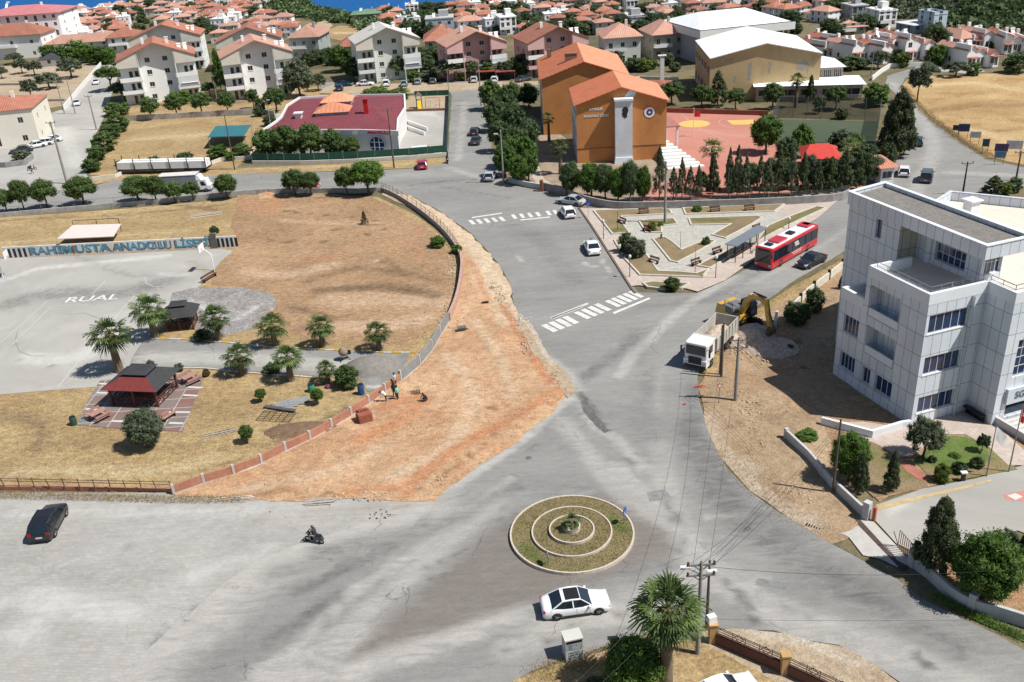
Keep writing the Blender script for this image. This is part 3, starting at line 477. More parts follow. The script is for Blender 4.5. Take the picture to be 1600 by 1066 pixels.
# ---- right of the junction
verge = GROUND('verge_soil', (.30, .205, .125), (.42, .31, .20), (.24, .16, .10), s1=.12, s2=.5, light=(.48, .40, .31), dark=(.15, .10, .06), third=(.34, .19, .10), fine=.35, bump=.8, grain=6, mott=.3)
surface('excavated_verge', [(1090, 604), (1130, 548), (1180, 495), (1220, 470), (1262, 458), (1330, 410), (1360, 600), (1290, 660), (1300, 700), (1330, 760), (1350, 830), (1300, 850), (1262, 828), (1215, 800), (1170, 765), (1140, 735), (1120, 700), (1104, 660), (1094, 620)], verge, .04, .8,
  [('C', ZE([(0, 450), (60, 560), (160, 700)]), 5, .35), ('B', ZM([(1100, 700), (1269, 900)]), .4, .5), ('A', ZM([(1010, 760), (1100, 950), (1269, 1040)]), 1.6, .6), ('A', [(1140, 720), (1200, 780), (1270, 820)], 2.2, .7), ('C', ZM([(1100, 460), (1200, 560), (1269, 640)]), 2, .45), ('B', ZM([(1120, 740), (1332, 960)]), .3, .6), ('A', [(1180, 520), (1215, 545)], 2.5, .8), ('B', [(1200, 640), (1260, 720)], 1.2, .3), ('C', [(1130, 560), (1160, 640)], 2, .3)], jit=.3, jseg=1.0, bumpy=.18)
surface('roadside_verge', [(1100, 590), (1114, 545), (1180, 487), (1245, 444), (1335, 396), (1335, 412), (1262, 458), (1205, 492), (1140, 545), (1120, 580), (1110, 608)], yardm, .06, 1, [('C', [(1180, 490), (1260, 445)], .6, .3), ('B', [(1240, 460), (1300, 425)], .6, .4)], jit=.15, jseg=.8)
surface('building_plot', [(1205, 505), (1262, 460), (1330, 412), (1400, 400), (1500, 600), (1560, 650), (1600, 640), (1700, 640), (1700, 700), (1600, 725), (1500, 750), (1372, 785), (1352, 760), (1290, 712), (1240, 680), (1290, 664)], browny, .05, 1.2, [('B', [(1250, 540), (1300, 600)], 5, .8)], jit=.4, jseg=1)  # darker soil and dark stroke put the building's shade into the colour
surface('garden_lawn', [(1300, 690), (1345, 672), (1382, 700), (1440, 742), (1450, 762), (1365, 778), (1330, 745)], bedm, .07, .8, [('C', [(1340, 690), (1420, 745)], 2.5, .5), ('A', [(1345, 740), (1400, 765)], 1, .4)])
surface('green_lawn', [(1440, 712), (1465, 682), (1505, 683), (1530, 690), (1572, 722), (1590, 735), (1462, 758), (1425, 718)], grass, .075, .6, [('C', [(1440, 735), (1500, 745), (1580, 725)], 2.4, .95), ('A', [(1540, 700), (1560, 720)], 1, .5)])
surface('stone_walk', [(1282, 662), (1345, 660), (1400, 668), (1440, 655), (1515, 640), (1552, 660), (1600, 705), (1660, 715), (1660, 730), (1575, 728), (1545, 700), (1508, 680), (1470, 680), (1424, 715), (1405, 715), (1370, 695), (1330, 680)], pinkp, .085, 0)
surface('brick_path', ZE([(655, 975), (690, 985), (810, 1066), (850, 1100), (800, 1110), (720, 1060)]), BRICK('red_path', (.38, .13, .09), (.42, .17, .12), (.3, .15, .1), .4, .2, .01), .09, 0)
surface('courtyard', [(1368, 790), (1440, 765), (1520, 750), (1600, 728), (1760, 700), (1760, 900), (1640, 850), (1590, 830), (1520, 850), (1440, 870), (1400, 850), (1368, 815)], greyp, .065, 1.4, [('A', ZR([(560, 200), (700, 190)]), 1, .8), ('C', ZR([(540, 190), (800, 140), (1100, 70)]), .9, .55)])
surface('yellow_kerb_paint', ZR([(535, 195), (580, 185), (800, 135), (960, 100), (1100, 65), (1110, 72), (960, 115), (800, 152), (600, 205), (545, 215)]), PM('yellow_dust', (.44, .33, .18), .2, 2, .9, dirt=.5), .08, 0)
surface('paving_emblem', ZR([(1165, 140), (1269, 120), (1400, 110), (1400, 185), (1180, 165)]), PM('pink_emblem', (.45, .20, .16), .15, 2, .9), .075, 0)
surface('paving_emblem', ZR([(1185, 145), (1225, 133), (1262, 150), (1225, 168)]), PM('pale_emblem', (.55, .50, .45), .15, 2, .9), .082, 0)
surface('gate_apron', ZR([(280, 290), (420, 255), (500, 250), (720, 480), (640, 500), (560, 460), (470, 440), (400, 350)]), conc, .07, 0)
surface('gate_rail_channel', ZR([(415, 258), (450, 258), (640, 465), (700, 500), (660, 515), (600, 450)]), PM('rust_channel', (.07, .045, .035), .3, 3, .8), .085, 0)
surface('tree_bed', [(1424, 852), (1500, 860), (1600, 868), (1700, 880), (1700, 990), (1600, 975), (1540, 955), (1480, 920), (1432, 880)], browny, .08, 1, [('C', [(1500, 900), (1600, 940)], 2, .5)])
surface('grassy_kerb', ZR([(900, 690), (1000, 720), (1269, 830), (1500, 940), (1500, 970), (1269, 860), (1000, 745)]), grass, .065, .8, [('A', ZR([(1000, 740), (1269, 850)]), .6, .3)], jit=.2)
# lower edge
surface('verge', [(860, 1045), (930, 1022), (1000, 1000), (1080, 988), (1150, 985), (1230, 990), (1262, 1002), (1310, 1010), (1370, 1042), (1440, 1092), (1560, 1240), (560, 1240), (780, 1085)], tan, .045, .8, [('C', [(900, 1040), (1000, 1010)], 2, .4), ('A', [(1180, 990), (1260, 1005), (1350, 1040)], 1.0, .8), ('B', [(840, 1060), (900, 1050)], 1.2, .6)], jit=.2)
surface('dry_lawn', [(800, 1066), (870, 1040), (980, 1020), (1080, 1000), (1105, 1010), (1115, 1015), (1230, 1080), (1400, 1240), (700, 1240)], yardm, .07, .8, [('C', [(850, 1050), (950, 1040)], 1.4, .5), ('B', [(830, 1060), (900, 1050)], 1, .4)], jit=.15)
# ---- plaza
surface('plaza_paving', Z7([(420, 585), (520, 588), (760, 582), (1000, 580), (1600, 555), (1990, 455), (2110, 455), (2080, 500), (1910, 650), (1720, 760), (1330, 1040), (1160, 1110), (1090, 1090), (790, 1070), (740, 1075), (560, 800)]), pinkp, .15, 1.5)
surface('flagstone_square', Z7([(600, 640), (680, 625), (1000, 585), (1060, 585), (1100, 640), (1560, 610), (1700, 600), (1660, 660), (1040, 990), (920, 985), (830, 870), (740, 750)]), stonep, .165, 1)
def bed(px, m=None, name='plaza_bed', h=.32, kw=.24, w=None, strokes=()):
 pts = w or W2(px); o = surface(name, None, m or bedm, .25, .7, strokes, world=pts); kerb(pts, .15, h, kw, 'kerb')
 return o
def offset(pts, d, closed):
 n = len(pts); out = []
 for i in range(n):
  a = pts[(i-1) % n] if (closed or i > 0) else None; b = pts[i]; c = pts[(i+1) % n] if (closed or i < n-1) else None
  t1 = (b-a).normalized() if a is not None else None; t2 = (c-b).normalized() if c is not None else None
  t1 = t1 or t2; t2 = t2 or t1; n1 = Vector((-t1.y, t1.x, 0)); n2 = Vector((-t2.y, t2.x, 0)); mm = (n1+n2)
  if mm.length < .1: mm = n1
  mm.normalize(); k = 1/max(.4, mm.dot(n1)); out.append(b+mm*d*k)
 return out
def strip(mb, pts, w, z0, z1, closed=False, mi=0, top=None):
 L_ = offset(pts, w/2, closed); R_ = offset(pts, -w/2, closed); n = len(pts)
 for i in range(n if closed else n-1):
  j = (i+1) % n; a, b, c, d = R_[i], R_[j], L_[j], L_[i]; z = lambda p, h: (p.x, p.y, (p.z if False else 0)+h)
  mb.face([z(a, z1), z(b, z1), z(c, z1), z(d, z1)], mi if top is None else top); mb.face([z(a, z0), z(b, z0), z(b, z1), z(a, z1)], mi); mb.face([z(c, z0), z(d, z0), z(d, z1), z(c, z1)], mi)
 if not closed:
  for (p, q) in ((L_[0], R_[0]), (R_[-1], L_[-1])): mb.face([(p.x, p.y, z0), (q.x, q.y, z0), (q.x, q.y, z1), (p.x, p.y, z1)], mi)
def kerb(pts, z0, z1, w, name, m=None, closed=True):
 mb = MB(); strip(mb, pts, w, z0-.2, z1, closed); o = mb.build(name, m or kerbm); return structure(o)
bed(Z7([(512, 606), (925, 592), (985, 600), (1000, 625), (830, 634), (690, 640), (668, 655), (735, 745), (628, 752)]), strokes=[('C', Z7([(600, 740), (700, 720)]), 2, .9)])
bed(Z7([(795, 672), (850, 662), (1010, 655), (1035, 690), (935, 702), (935, 742), (838, 742)]), strokes=[('C', Z7([(860, 700), (1020, 670)]), 2, .8)])
bed(Z7([(1070, 590), (1330, 580), (1600, 570), (1700, 566), (1640, 610), (1500, 614), (1085, 628)]))
bed(Z7([(1105, 655), (1300, 648), (1530, 640), (1562, 650), (1500, 690), (1335, 778), (1250, 757), (1368, 690), (1120, 695)]), strokes=[('C', Z7([(1120, 665), (1350, 665)]), 2, .8)])
bed(Z7([(880, 782), (955, 772), (1000, 800), (1060, 850), (1210, 787), (1272, 797), (1150, 870), (1035, 930), (990, 920)]))
bed(Z7([(700, 900), (735, 880), (835, 872), (915, 985), (1040, 990), (1150, 1000), (1230, 970), (1190, 1022), (800, 1008)]), strokes=[('C', Z7([(1000, 990), (1180, 1000)]), 1, .7)])
bed(Z7([(1240, 965), (1300, 930), (1380, 880), (1470, 820), (1360, 850), (1250, 900), (1160, 950)]))
bed(Z7([(1530, 800), (1680, 720), (1850, 640), (1960, 590), (1900, 580), (1740, 640), (1600, 700)]), strokes=[('C', Z7([(1600, 760), (1900, 600)]), 4, .5)])
bed(Z7([(820, 1060), (870, 1052), (1110, 1062), (1060, 1090), (950, 1095), (850, 1085)]), strokes=[('C', Z7([(900, 1075), (1080, 1075)]), 1.5, .8)])
bed(Z7([(640, 790), (700, 785), (730, 850), (690, 880)]))
kerb(catmull(W2([(904, 325), (925, 355), (955, 402), (985, 449), (993, 459)]), 4), .1, .17, .25, 'plaza_kerb', PM('dark_kerb', (.13, .10, .085), .2, 3, .9), False)
# east school pavement, school grounds
surface('school_forecourt', [(790, 286), (800, 215), (830, 180), (905, 230), (1040, 240), (1120, 262), (1330, 272), (1400, 250), (1340, 300), (1200, 318), (980, 322), (900, 314), (840, 296)], PM('yard_brown', (.27, .205, .15), .3, .4, .95), .02, 3)
surface('school_path', [(822, 222), (834, 240), (850, 280), (880, 300), (845, 296), (826, 270)], pinkp, .04, 3)
surface('school_court', [(1036, 176), (1100, 178), (1180, 180), (1205, 184), (1200, 222), (1290, 262), (1340, 285), (1340, 296), (1130, 306), (1040, 262)], courtred, .05, 2, [('A', [(1060, 200), (1180, 215)], 3, .3), ('B', [(1080, 225), (1180, 235)], 1.5, .2)])
surface('school_court', [(1120, 255), (1340, 262), (1380, 262), (1345, 297), (1000, 318), (1000, 300)], courtred, .055, 2)
surface('football_pitch', [(1216, 187), (1372, 190), (1366, 222), (1200, 224)], turf, .06, 3)
mb = MB()
cy = PM('court_yellow', (.62, .40, .12), .1, 1, .8); c0 = G0(1085, 194)
mb.face([(c0.x+3.1*math.cos(k*math.pi/14), c0.y+3.1*math.sin(k*math.pi/14), .066) for k in range(28)]); mb.face([Vector((G0(*p).x, G0(*p).y, .066)) for p in Z7([(1340, 35), (1505, 30), (1540, 60), (1380, 62)])]); structure(mb.build('court_marking', cy))
mb = MB()
for l in ([(1290, 40), (1300, 55), (1340, 75), (1390, 82)], [(1290, 40), (1320, 25), (1370, 15)], [(1060, 0), (1180, 90), (1420, 200)], [(960, 92), (1520, 105)]): line_px(mb, Z7(l), .15, .063)
structure(mb.build('court_marking', PM('court_line', (.5, .33, .28), .1, 1, .8)))
# lots and fields
surface('vacant_lot', [(176, 188), (240, 186), (400, 180), (420, 190), (420, 205), (395, 240), (370, 262), (180, 276), (140, 274), (150, 240), (168, 212)], yardm, .02, 2, [('A', [(200, 220), (320, 210)], 4, .6), ('B', [(160, 262), (300, 262)], 3, .5)])
surface('roadside_strip', [(130, 292), (145, 276), (400, 262), (560, 255), (700, 246), (698, 256), (640, 263), (560, 267), (400, 271), (180, 282)], yardm, .035, 1.5, [('A', [(400, 265), (640, 256)], 1.5, .6)])
surface('golden_field', [(1406, 136), (1422, 121), (1475, 118), (1600, 113), (1760, 110), (1760, 272), (1600, 258), (1545, 246), (1500, 216), (1455, 182), (1432, 160)], field, .03, 2, [('A', [(1440, 135), (1520, 130), (1590, 140)], 5, .6), ('B', [(1450, 175), (1520, 165), (1600, 165)], 8, .5), ('A', [(1500, 200), (1560, 215), (1600, 230)], 5, .5), ('B', [(1560, 205), (1600, 200)], 3, .5), ('B', [(1470, 148), (1530, 145)], 3, .4)])
surface('olive_grove_soil', [(-150, 115), (0, 104), (120, 100), (160, 92), (155, 105), (125, 138), (100, 165), (20, 180), (-150, 200)], tan, .02, 3, [('A', [(20, 110), (120, 108)], 4, .6)])
surface('kindergarten_yard', [(560, 155), (600, 150), (700, 150), (700, 244), (560, 248), (420, 250), (420, 180)], greyp, .03, 3, [('A', [(640, 175), (690, 180)], 6, .6)])
surface('playground_sand', [(632, 150), (700, 149), (699, 171), (632, 174)], tan, .05, 3)
surface('estate_ground', [(190, 180), (190, 150), (340, 140), (500, 135), (500, 148), (600, 150), (430, 185), (400, 178)], yardm, .012, 3, [('B', [(200, 165), (400, 160)], 6, .6)])
surface('hill_track', [(1305, 45), (1312, 20), (1320, -5), (1312, -8), (1300, 18), (1296, 45)], tan, .3, 0) if False else None
surface('sand_track', [(488, 48), (500, 30), (488, 20), (496, 16), (508, 28), (520, 40), (510, 50)], tan, .05, 3)
surface('sand_bank', [(505, 50), (530, 40), (560, 42), (575, 56), (540, 66), (515, 60)], yardm, .06, 3, [('A', [(520, 52), (560, 52)], 6, .9)])
surface('villa_street', [(1440, 104), (1460, 96), (1478, 84), (1500, 92), (1540, 112), (1520, 116), (1470, 112)], greyp, .03, 2)
# ================================================================ PLANTS
rs = np.random.RandomState(3)
bark = PM('bark', (.11, .085, .06), .3, 3, .95, bump=.4); palmbark = PM('palm_bark', (.16, .12, .08), .35, 6, .95, bump=.6)
leaf_pine = LEAF('pine_needles', (.035, .068, .016), (.17, .25, .07)); leaf_dark = LEAF('dark_foliage', (.036, .062, .022), (.15, .21, .085)); leaf_olive = LEAF('olive_foliage', (.050, .070, .038), (.22, .26, .155)); leaf_con = LEAF('conifer_foliage', (.042, .065, .028), (.175, .205, .10))
leaf_green = LEAF('green_foliage', (.035, .080, .012), (.17, .28, .05)); leaf_palm = LEAF('palm_frond', (.022, .05, .012), (.15, .21, .06)); leaf_dry = LEAF('dry_foliage', (.06, .04, .015), (.20, .14, .06)); leaf_blue = LEAF('blue_spruce', (.015, .035, .025), (.10, .155, .115)); leaf_yel = LEAF('yellow_green_foliage', (.05, .08, .01), (.24, .30, .05))
def leafmesh(name, cen, size, tint, mats, nrm=None, asp=.5, core=None, mi=None, up=0.0):
 """cards of two bent triangles; cen (n,3), size (n,), tint (n,)"""
 n = len(cen); a = rs.normal(size=(n, 3)); a[:, 2] += up; a /= np.linalg.norm(a, axis=1)[:, None]
 b = rs.normal(size=(n, 3)) if nrm is None else np.cross(a, nrm+rs.normal(size=(n, 3))*.5)
 b -= (b*a).sum(1)[:, None]*a; b /= np.maximum(1e-6, np.linalg.norm(b, axis=1))[:, None]; s = size[:, None]
 V = np.stack([cen-a*s*.5, cen+b*s*asp*.5, cen+a*s*.5, cen-b*s*asp*.5], 1).reshape(-1, 3); F = np.arange(4*n).reshape(-1, 4); T = tint
 me = bpy.data.meshes.new(name); vs = V; fl = F
 nv, nf = len(vs), len(fl); cv = core[0] if core else np.zeros((0, 3)); cf = core[1] if core else np.zeros((0, 4), int)
 me.vertices.add(nv+len(cv)); me.vertices.foreach_set('co', np.concatenate([vs, cv]).astype(np.float32).ravel())
 allf = np.concatenate([fl, cf+nv]) if len(cf) else fl
 me.loops.add(allf.size); me.loops.foreach_set('vertex_index', allf.astype(np.int32).ravel()); me.polygons.add(len(allf))
 me.polygons.foreach_set('loop_start', np.arange(0, allf.size, 4, dtype=np.int32)); me.polygons.foreach_set('loop_total', np.full(len(allf), 4, np.int32))
 for m in mats: me.materials.append(m)
 mat_i = np.zeros(len(allf), np.int32); mat_i[nf:] = 1 if len(mats) > 1 else 0; 
 if mi is not None: mat_i[:nf] = mi
 me.polygons.foreach_set('material_index', mat_i)
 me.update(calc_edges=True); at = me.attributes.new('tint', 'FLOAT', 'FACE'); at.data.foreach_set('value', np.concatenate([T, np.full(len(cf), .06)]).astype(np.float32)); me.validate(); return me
def clumps(shape, nc, seed):
 r = np.random.RandomState(seed); C = []
 while len(C) < nc:
  u = r.normal(size=3); u /= np.linalg.norm(u); k = r.uniform(.35, 1)**.5
  if shape in ('round', 'umbrella', 'bush', 'bigpine'):
   zc, rz, fl = {'round': (.64, .33, -.75), 'umbrella': (.72, .24, -.5), 'bush': (.46, .46, -.95), 'bigpine': (.56, .40, -.85)}[shape]
   if u[2] < fl: continue
   p = np.array([u[0]*.43*k, u[1]*.43*k, zc+u[2]*rz*k]); rad = .15
  elif shape == 'olive':
   if u[2] < -.5: continue
   p = np.array([u[0]*.46*k, u[1]*.46*k, .62+u[2]*.34*k])+r.normal(size=3)*.03; rad = .145
  elif shape in ('conifer', 'thin', 'cypress'):
   z = r.uniform(.1, 1)**({'conifer': .9, 'thin': .8, 'cypress': .85}[shape]); w = .5*(1-z)**({'conifer': .75, 'thin': .8, 'cypress': .55}[shape])*(1 if z > .18 else z/.18); a = r.uniform(0, 6.283); q = r.uniform(.45, 1.0)
   p = np.array([math.cos(a)*w*q, math.sin(a)*w*q, z]); rad = {'conifer': .1, 'thin': .08, 'cypress': .12}[shape]*(1.15-z*.6)
  C.append((*p, rad*r.uniform(.75, 1.3), r.uniform()))
 return np.array(C)
def crown(shape, nc, nl, size, mat, seed, asp=.45, core=True, hxy=1.0, bare=.0):
 C = clumps(shape, nc, seed); r = np.random.RandomState(seed+50)
 idx = np.repeat(np.arange(nc), nl); c = C[idx]; d = r.normal(size=(len(idx), 3)); d /= np.linalg.norm(d, axis=1)[:, None]; k = r.uniform(.3, 1.05, size=len(idx))[:, None]
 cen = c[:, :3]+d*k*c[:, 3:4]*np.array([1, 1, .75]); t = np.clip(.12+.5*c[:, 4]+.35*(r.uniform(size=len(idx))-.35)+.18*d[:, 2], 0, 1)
 if bare: keep = r.uniform(size=len(idx)) > bare; cen = cen[keep]; t = t[keep]; d = d[keep]
 cv = []; cf = []
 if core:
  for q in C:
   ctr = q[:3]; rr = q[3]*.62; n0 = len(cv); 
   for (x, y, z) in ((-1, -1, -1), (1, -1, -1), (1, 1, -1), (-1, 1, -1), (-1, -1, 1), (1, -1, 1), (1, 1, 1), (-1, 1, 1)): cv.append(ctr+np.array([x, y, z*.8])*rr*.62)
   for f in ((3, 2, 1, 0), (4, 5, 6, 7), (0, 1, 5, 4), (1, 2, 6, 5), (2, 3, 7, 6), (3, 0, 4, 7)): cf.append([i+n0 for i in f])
 return leafmesh('crown', cen, r.uniform(.7, 1.3, size=len(cen))*size, t, [mat], d*1.2, asp, (np.array(cv), np.array(cf)) if core else None)
def trunkmesh(kind, seed):
 r = random.Random(seed); mb = MB()
 if kind in ('conifer', 'thin', 'cypress'): mb.tube([(0, 0, -.02), (0.004, 0, .5), (0, .004, .95)], [.028, .018, .004], 7)
 else:
  top = .5 if kind != 'bush' else .3; b = .035; bend = r.uniform(-.05, .05)
  mb.tube([(0, 0, -.03), (bend, bend*.5, top*.5), (bend*.6, 0, top)], [b*1.2, b*.9, b*.7], 7)
  for k in range(5):
   a = k*1.257+r.uniform(-.4, .4); e = r.uniform(.18, .3); mb.tube([(bend*.6, 0, top*.8), (math.cos(a)*e*.5, math.sin(a)*e*.5, top+.08), (math.cos(a)*e, math.sin(a)*e, top+.24)], [b*.6, b*.4, b*.15], 5)
 me = mb.build('trunk', bark); d = me.data; bpy.data.objects.remove(me); return d
SPEC = {  # shape, near (clumps, leaves, size), far (clumps, leaves, size), aspect
 'round': ('round', (90, 110, .065), (70, 50, .085), .35), 'umbrella': ('umbrella', (80, 90, .07), (60, 50, .085), .35), 'bush': ('bush', (90, 100, .065), (60, 45, .09), .5), 'bigpine': ('bigpine', (130, 150, .055), (90, 55, .08), .3),
 'olive': ('olive', (75, 110, .05), (60, 50, .075), .4), 'conifer': ('conifer', (170, 90, .045), (110, 45, .065), .4), 'thin': ('thin', (150, 60, .045), (90, 30, .06), .4), 'cypress': ('cypress', (200, 100, .045), (130, 45, .065), .4)}
_cr = {}
def crowns(kind, mat, near):
 key = (kind, mat.name, near)
 if key not in _cr:
  sp = SPEC[kind]; a = sp[1] if near else sp[2]; nv = 2 if near else 3
  _cr[key] = [(crown(sp[0], a[0], a[1], a[2], mat, 10+i*7+len(kind), sp[3], bare=.25 if kind == 'thin' else 0, core=kind != 'thin'), trunkmesh(sp[0], i)) for i in range(nv)]
 return _cr[key]
def plant(kind, mat, name, label, cat, px, py, top, w, group=None, near=None, z=0, g=None, h=None, wm=None):
 """px,py foot of the trunk in the photo; top = row of the tree top; w = crown width in photo pixels"""
 g = g or G(px, py, z); h = h or max(.3, hgt(g, top)); s = wm or w/ppm((g.x, g.y, g.z+h*.6))
 if near is None: near = g.length < 150
 if kind in ('round', 'umbrella', 'olive', 'bigpine') and near is False: pass
 V = crowns(kind, mat, near); cm, tm = V[rnd.randrange(len(V))]
 t = thing(name, label, cat, g, rnd.uniform(0, 6.28), group, (s*1.02, s*1.02, h*1.0))
 link('trunk', tm, t); link('crown' if cat == 'tree' else 'foliage', cm, t); return t
# ---- fan palms
def palm_mesh(seed, nf, nb, L, near):
 r = random.Random(seed); V = []; F = []; T = []
 def q(a, b, c, d, t): n = len(V); V.extend([a, b, c, d]); F.append((n, n+1, n+2, n+3)); T.append(t)
 for k in range(nf):
  az = k*2.39996+r.uniform(-.2, .2); el = R(84-132*(k/nf)**.8+r.uniform(-12, 12)); d = Vector((math.cos(az)*math.cos(el), math.sin(az)*math.cos(el), math.sin(el))); pl = L*r.uniform(.38, .58); b = d*pl; b.z -= .02*L
  side = Vector((-math.sin(az), math.cos(az), 0)); up = d.cross(side); fan = L*r.uniform(.48, .64); tt = (.7 if k < nf*.7 else .25)*r.uniform(.3, 1.3)
  q(-side*.02*L, b-side*.012*L, b+side*.012*L, side*.02*L, .5)
  for j in range(nb):
   a = R(-75+150*j/(nb-1)); bd = (d*math.cos(a)+side*math.sin(a)); ln = fan*(1-.25*abs(a)/R(75))*r.uniform(.9, 1.08); tip = b+bd*ln; mid = b+bd*ln*.6; w = fan*math.sin(R(150/(nb-1)))*.27; wv = (side*math.cos(a)-d*math.sin(a))*w
   fold = up*(.02*L*(1 if j % 2 else -1)); droop = Vector((0, 0, -ln*r.uniform(.1, .5)))
   q(b, mid-wv+fold, mid+wv+fold, b+wv*.2, min(1, tt*r.uniform(.8, 1.2))); q(mid-wv+fold, tip+droop*.8, tip+droop, mid+wv+fold, min(1, tt*r.uniform(.9, 1.3)))
 me = bpy.data.meshes.new('fronds'); me.from_pydata([tuple(v) for v in V], [], F); me.materials.append(leaf_palm); at = me.attributes.new('tint', 'FLOAT', 'FACE'); at.data.foreach_set('value', np.array(T, np.float32)); return me
_pm = {}
def palm(label, px, py, top, w, group=None, near=True, h=None):
 g = G(px, py); h = h or hgt(g, top); s = w/ppm((g.x, g.y, h*.7))*.5
 key = near
 if key not in _pm: _pm[key] = [palm_mesh(i, 34 if near else 24, 15 if near else 9, 1.0, near) for i in range(3)]
 t = thing('palm_tree', label, 'palm tree', g, rnd.uniform(0, 6), group); ch = max(h-s*.75, s*.35); mb = MB()
 r0 = s*.14+.08; mb.tube([(0, 0, -.2), (0, 0, ch*.2), (0.03, 0, ch*.6), (0, 0, ch+.05)], [r0*1.35, r0*1.1, r0*.95, r0*.8], 10); mb.build('trunk', palmbark, t)
 o = link('fronds', rnd.choice(_pm[key]), t, (0, 0, ch)); o.scale = (s*1.08, s*1.08, s*1.0)
 if near:
  mb = MB()
  for k in range(26):
   a = k*2.4; mb.face([(math.cos(a)*r0*.9, math.sin(a)*r0*.9, ch), (math.cos(a+.2)*r0, math.sin(a+.2)*r0, ch), (math.cos(a+.15)*r0*2.6, math.sin(a+.15)*r0*2.6, ch-s*rnd.uniform(.3, .55)), (math.cos(a)*r0*2.3, math.sin(a)*r0*2.3, ch-s*.5)])
  mb.build('dead_fronds', PM('dead_frond', (.16, .11, .06), .3, 4, .9), t)
 return t
DL = dict(pine='rounded green pine', umb='flat topped umbrella pine')
# yard palms
palm('biggest fan palm of the yard, at the near corner of the sports court', 187, 581, 499, 68)
palm('fan palm standing left of the small black roofed gazebo', 243, 527, 464, 60)
palm('fan palm right of the small black roofed gazebo, in front of the rubble patch', 342, 531, 480, 48)
palm('fan palm on the near side of the school driveway, beyond the red gazebo', 378, 585, 540, 48)
palm('fan palm beside the kerb, beyond the driveway and below the bare soil', 430, 540, 492, 48)
palm('fan palm in the middle of the row of three behind the driveway', 505, 541, 495, 44)
palm('fan palm nearest the brick wall, at the right end of the driveway row', 593, 547, 505, 42)
palm('fan palm on the near side of the driveway, left of the bright green pine', 455, 595, 542, 50)
palm('small fan palm crowded against the bright green pine by the cement', 513, 598, 565, 34)
palm('large fan palm beside the twin poles at the bottom edge', 1040, 1088, 916, 120)
palm('tall fan palm rising above the dark trees before the red court', 1111, 300, 218, 36, near=False)
palm('fan palm in the shade by the left wall of the orange school', 876, 272, 218, 30, near=False)
palm('fan palm between the two wings of the orange school', 858, 222, 176, 22, near=False)
palm('fan palm behind the fenced football pitch beside the white canopy', 1243, 168, 114, 27, near=False)
palm('fan palm beside the dark cypress left of the guard house', 1331, 262, 214, 46, near=False)
palm('fan palm between the two front white apartment blocks', 356, 150, 116, 22, near=False)
# small round-about palm comes with the roundabout
def row(kind, mat, name, cat, items, desc, group, near=None, alt=None):
 n = len(items)
 for i, it in enumerate(sorted(items, key=lambda q: q[0])):
  d = desc % (ORD[i]); it = (it[0], it[1], it[2]+rnd.uniform(-.07, .07)*(it[1]-it[2]), it[3]*rnd.uniform(.85, 1.15)); plant(kind, alt if alt and i % 2 else mat, name, d, cat, *it, group=group, near=near)
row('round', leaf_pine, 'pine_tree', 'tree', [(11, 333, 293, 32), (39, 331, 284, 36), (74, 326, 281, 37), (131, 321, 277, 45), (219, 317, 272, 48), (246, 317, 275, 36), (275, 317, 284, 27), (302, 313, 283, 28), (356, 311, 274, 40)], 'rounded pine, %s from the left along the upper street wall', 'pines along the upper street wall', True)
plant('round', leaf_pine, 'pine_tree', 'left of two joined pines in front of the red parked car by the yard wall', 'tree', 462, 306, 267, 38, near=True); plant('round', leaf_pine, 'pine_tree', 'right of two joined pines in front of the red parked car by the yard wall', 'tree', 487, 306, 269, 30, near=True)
plant('round', leaf_pine, 'pine_tree', 'smaller pine left of the bushy pine at the bend of the yard wall', 'tree', 543, 305, 263, 34, near=True); plant('round', leaf_green, 'pine_tree', 'bushy large pine at the bend of the yard wall near the junction', 'tree', 577, 304, 251, 54, near=True)
row('bush', leaf_pine, 'round_shrub', 'bush', [(145, 268, 247, 33), (153, 251, 226, 31), (165, 236, 206, 40), (174, 216, 193, 38), (186, 206, 174, 42), (172, 196, 186, 26), (184, 180, 158, 42)], 'clipped green bush, %s from the left beside the vacant lot', 'bushes between side street and lot')
row('round', leaf_pine, 'pine_tree', 'tree', [(237, 187, 154, 31), (276, 182, 148, 33), (317, 181, 145, 32), (357, 179, 144, 31), (397, 170, 142, 26), (432, 176, 136, 36)], 'rounded pine, %s from the left in the row before the white apartment blocks', 'pines before the white apartment blocks')
plant('umbrella', leaf_pine, 'umbrella_pine', 'wide flat crowned pine leaning over the side street above the white parked car', 'tree', 176, 142, 104, 44); plant('umbrella', leaf_pine, 'umbrella_pine', 'dark flat crowned pine just behind the nearer umbrella pine at the left apartment block', 'tree', 196, 118, 87, 36)
row('olive', leaf_olive, 'olive_tree', 'tree', [(4, 123, 103, 22), (36, 115, 93, 27), (55, 118, 95, 29), (112, 122, 90, 38), (78, 139, 113, 37), (49, 154, 125, 30), (24, 100, 84, 26)], 'olive tree, %s from the left in the sandy grove at the upper left', 'olive trees in the sandy grove')
row('bush', leaf_green, 'garden_tree', 'tree', [(82, 98, 68, 30), (104, 98, 66, 32), (124, 95, 60, 34), (140, 98, 64, 32), (158, 100, 68, 30), (172, 100, 72, 26)], 'dense green tree, %s from the left below the long terracotta roofs', 'trees below the terracotta terrace')
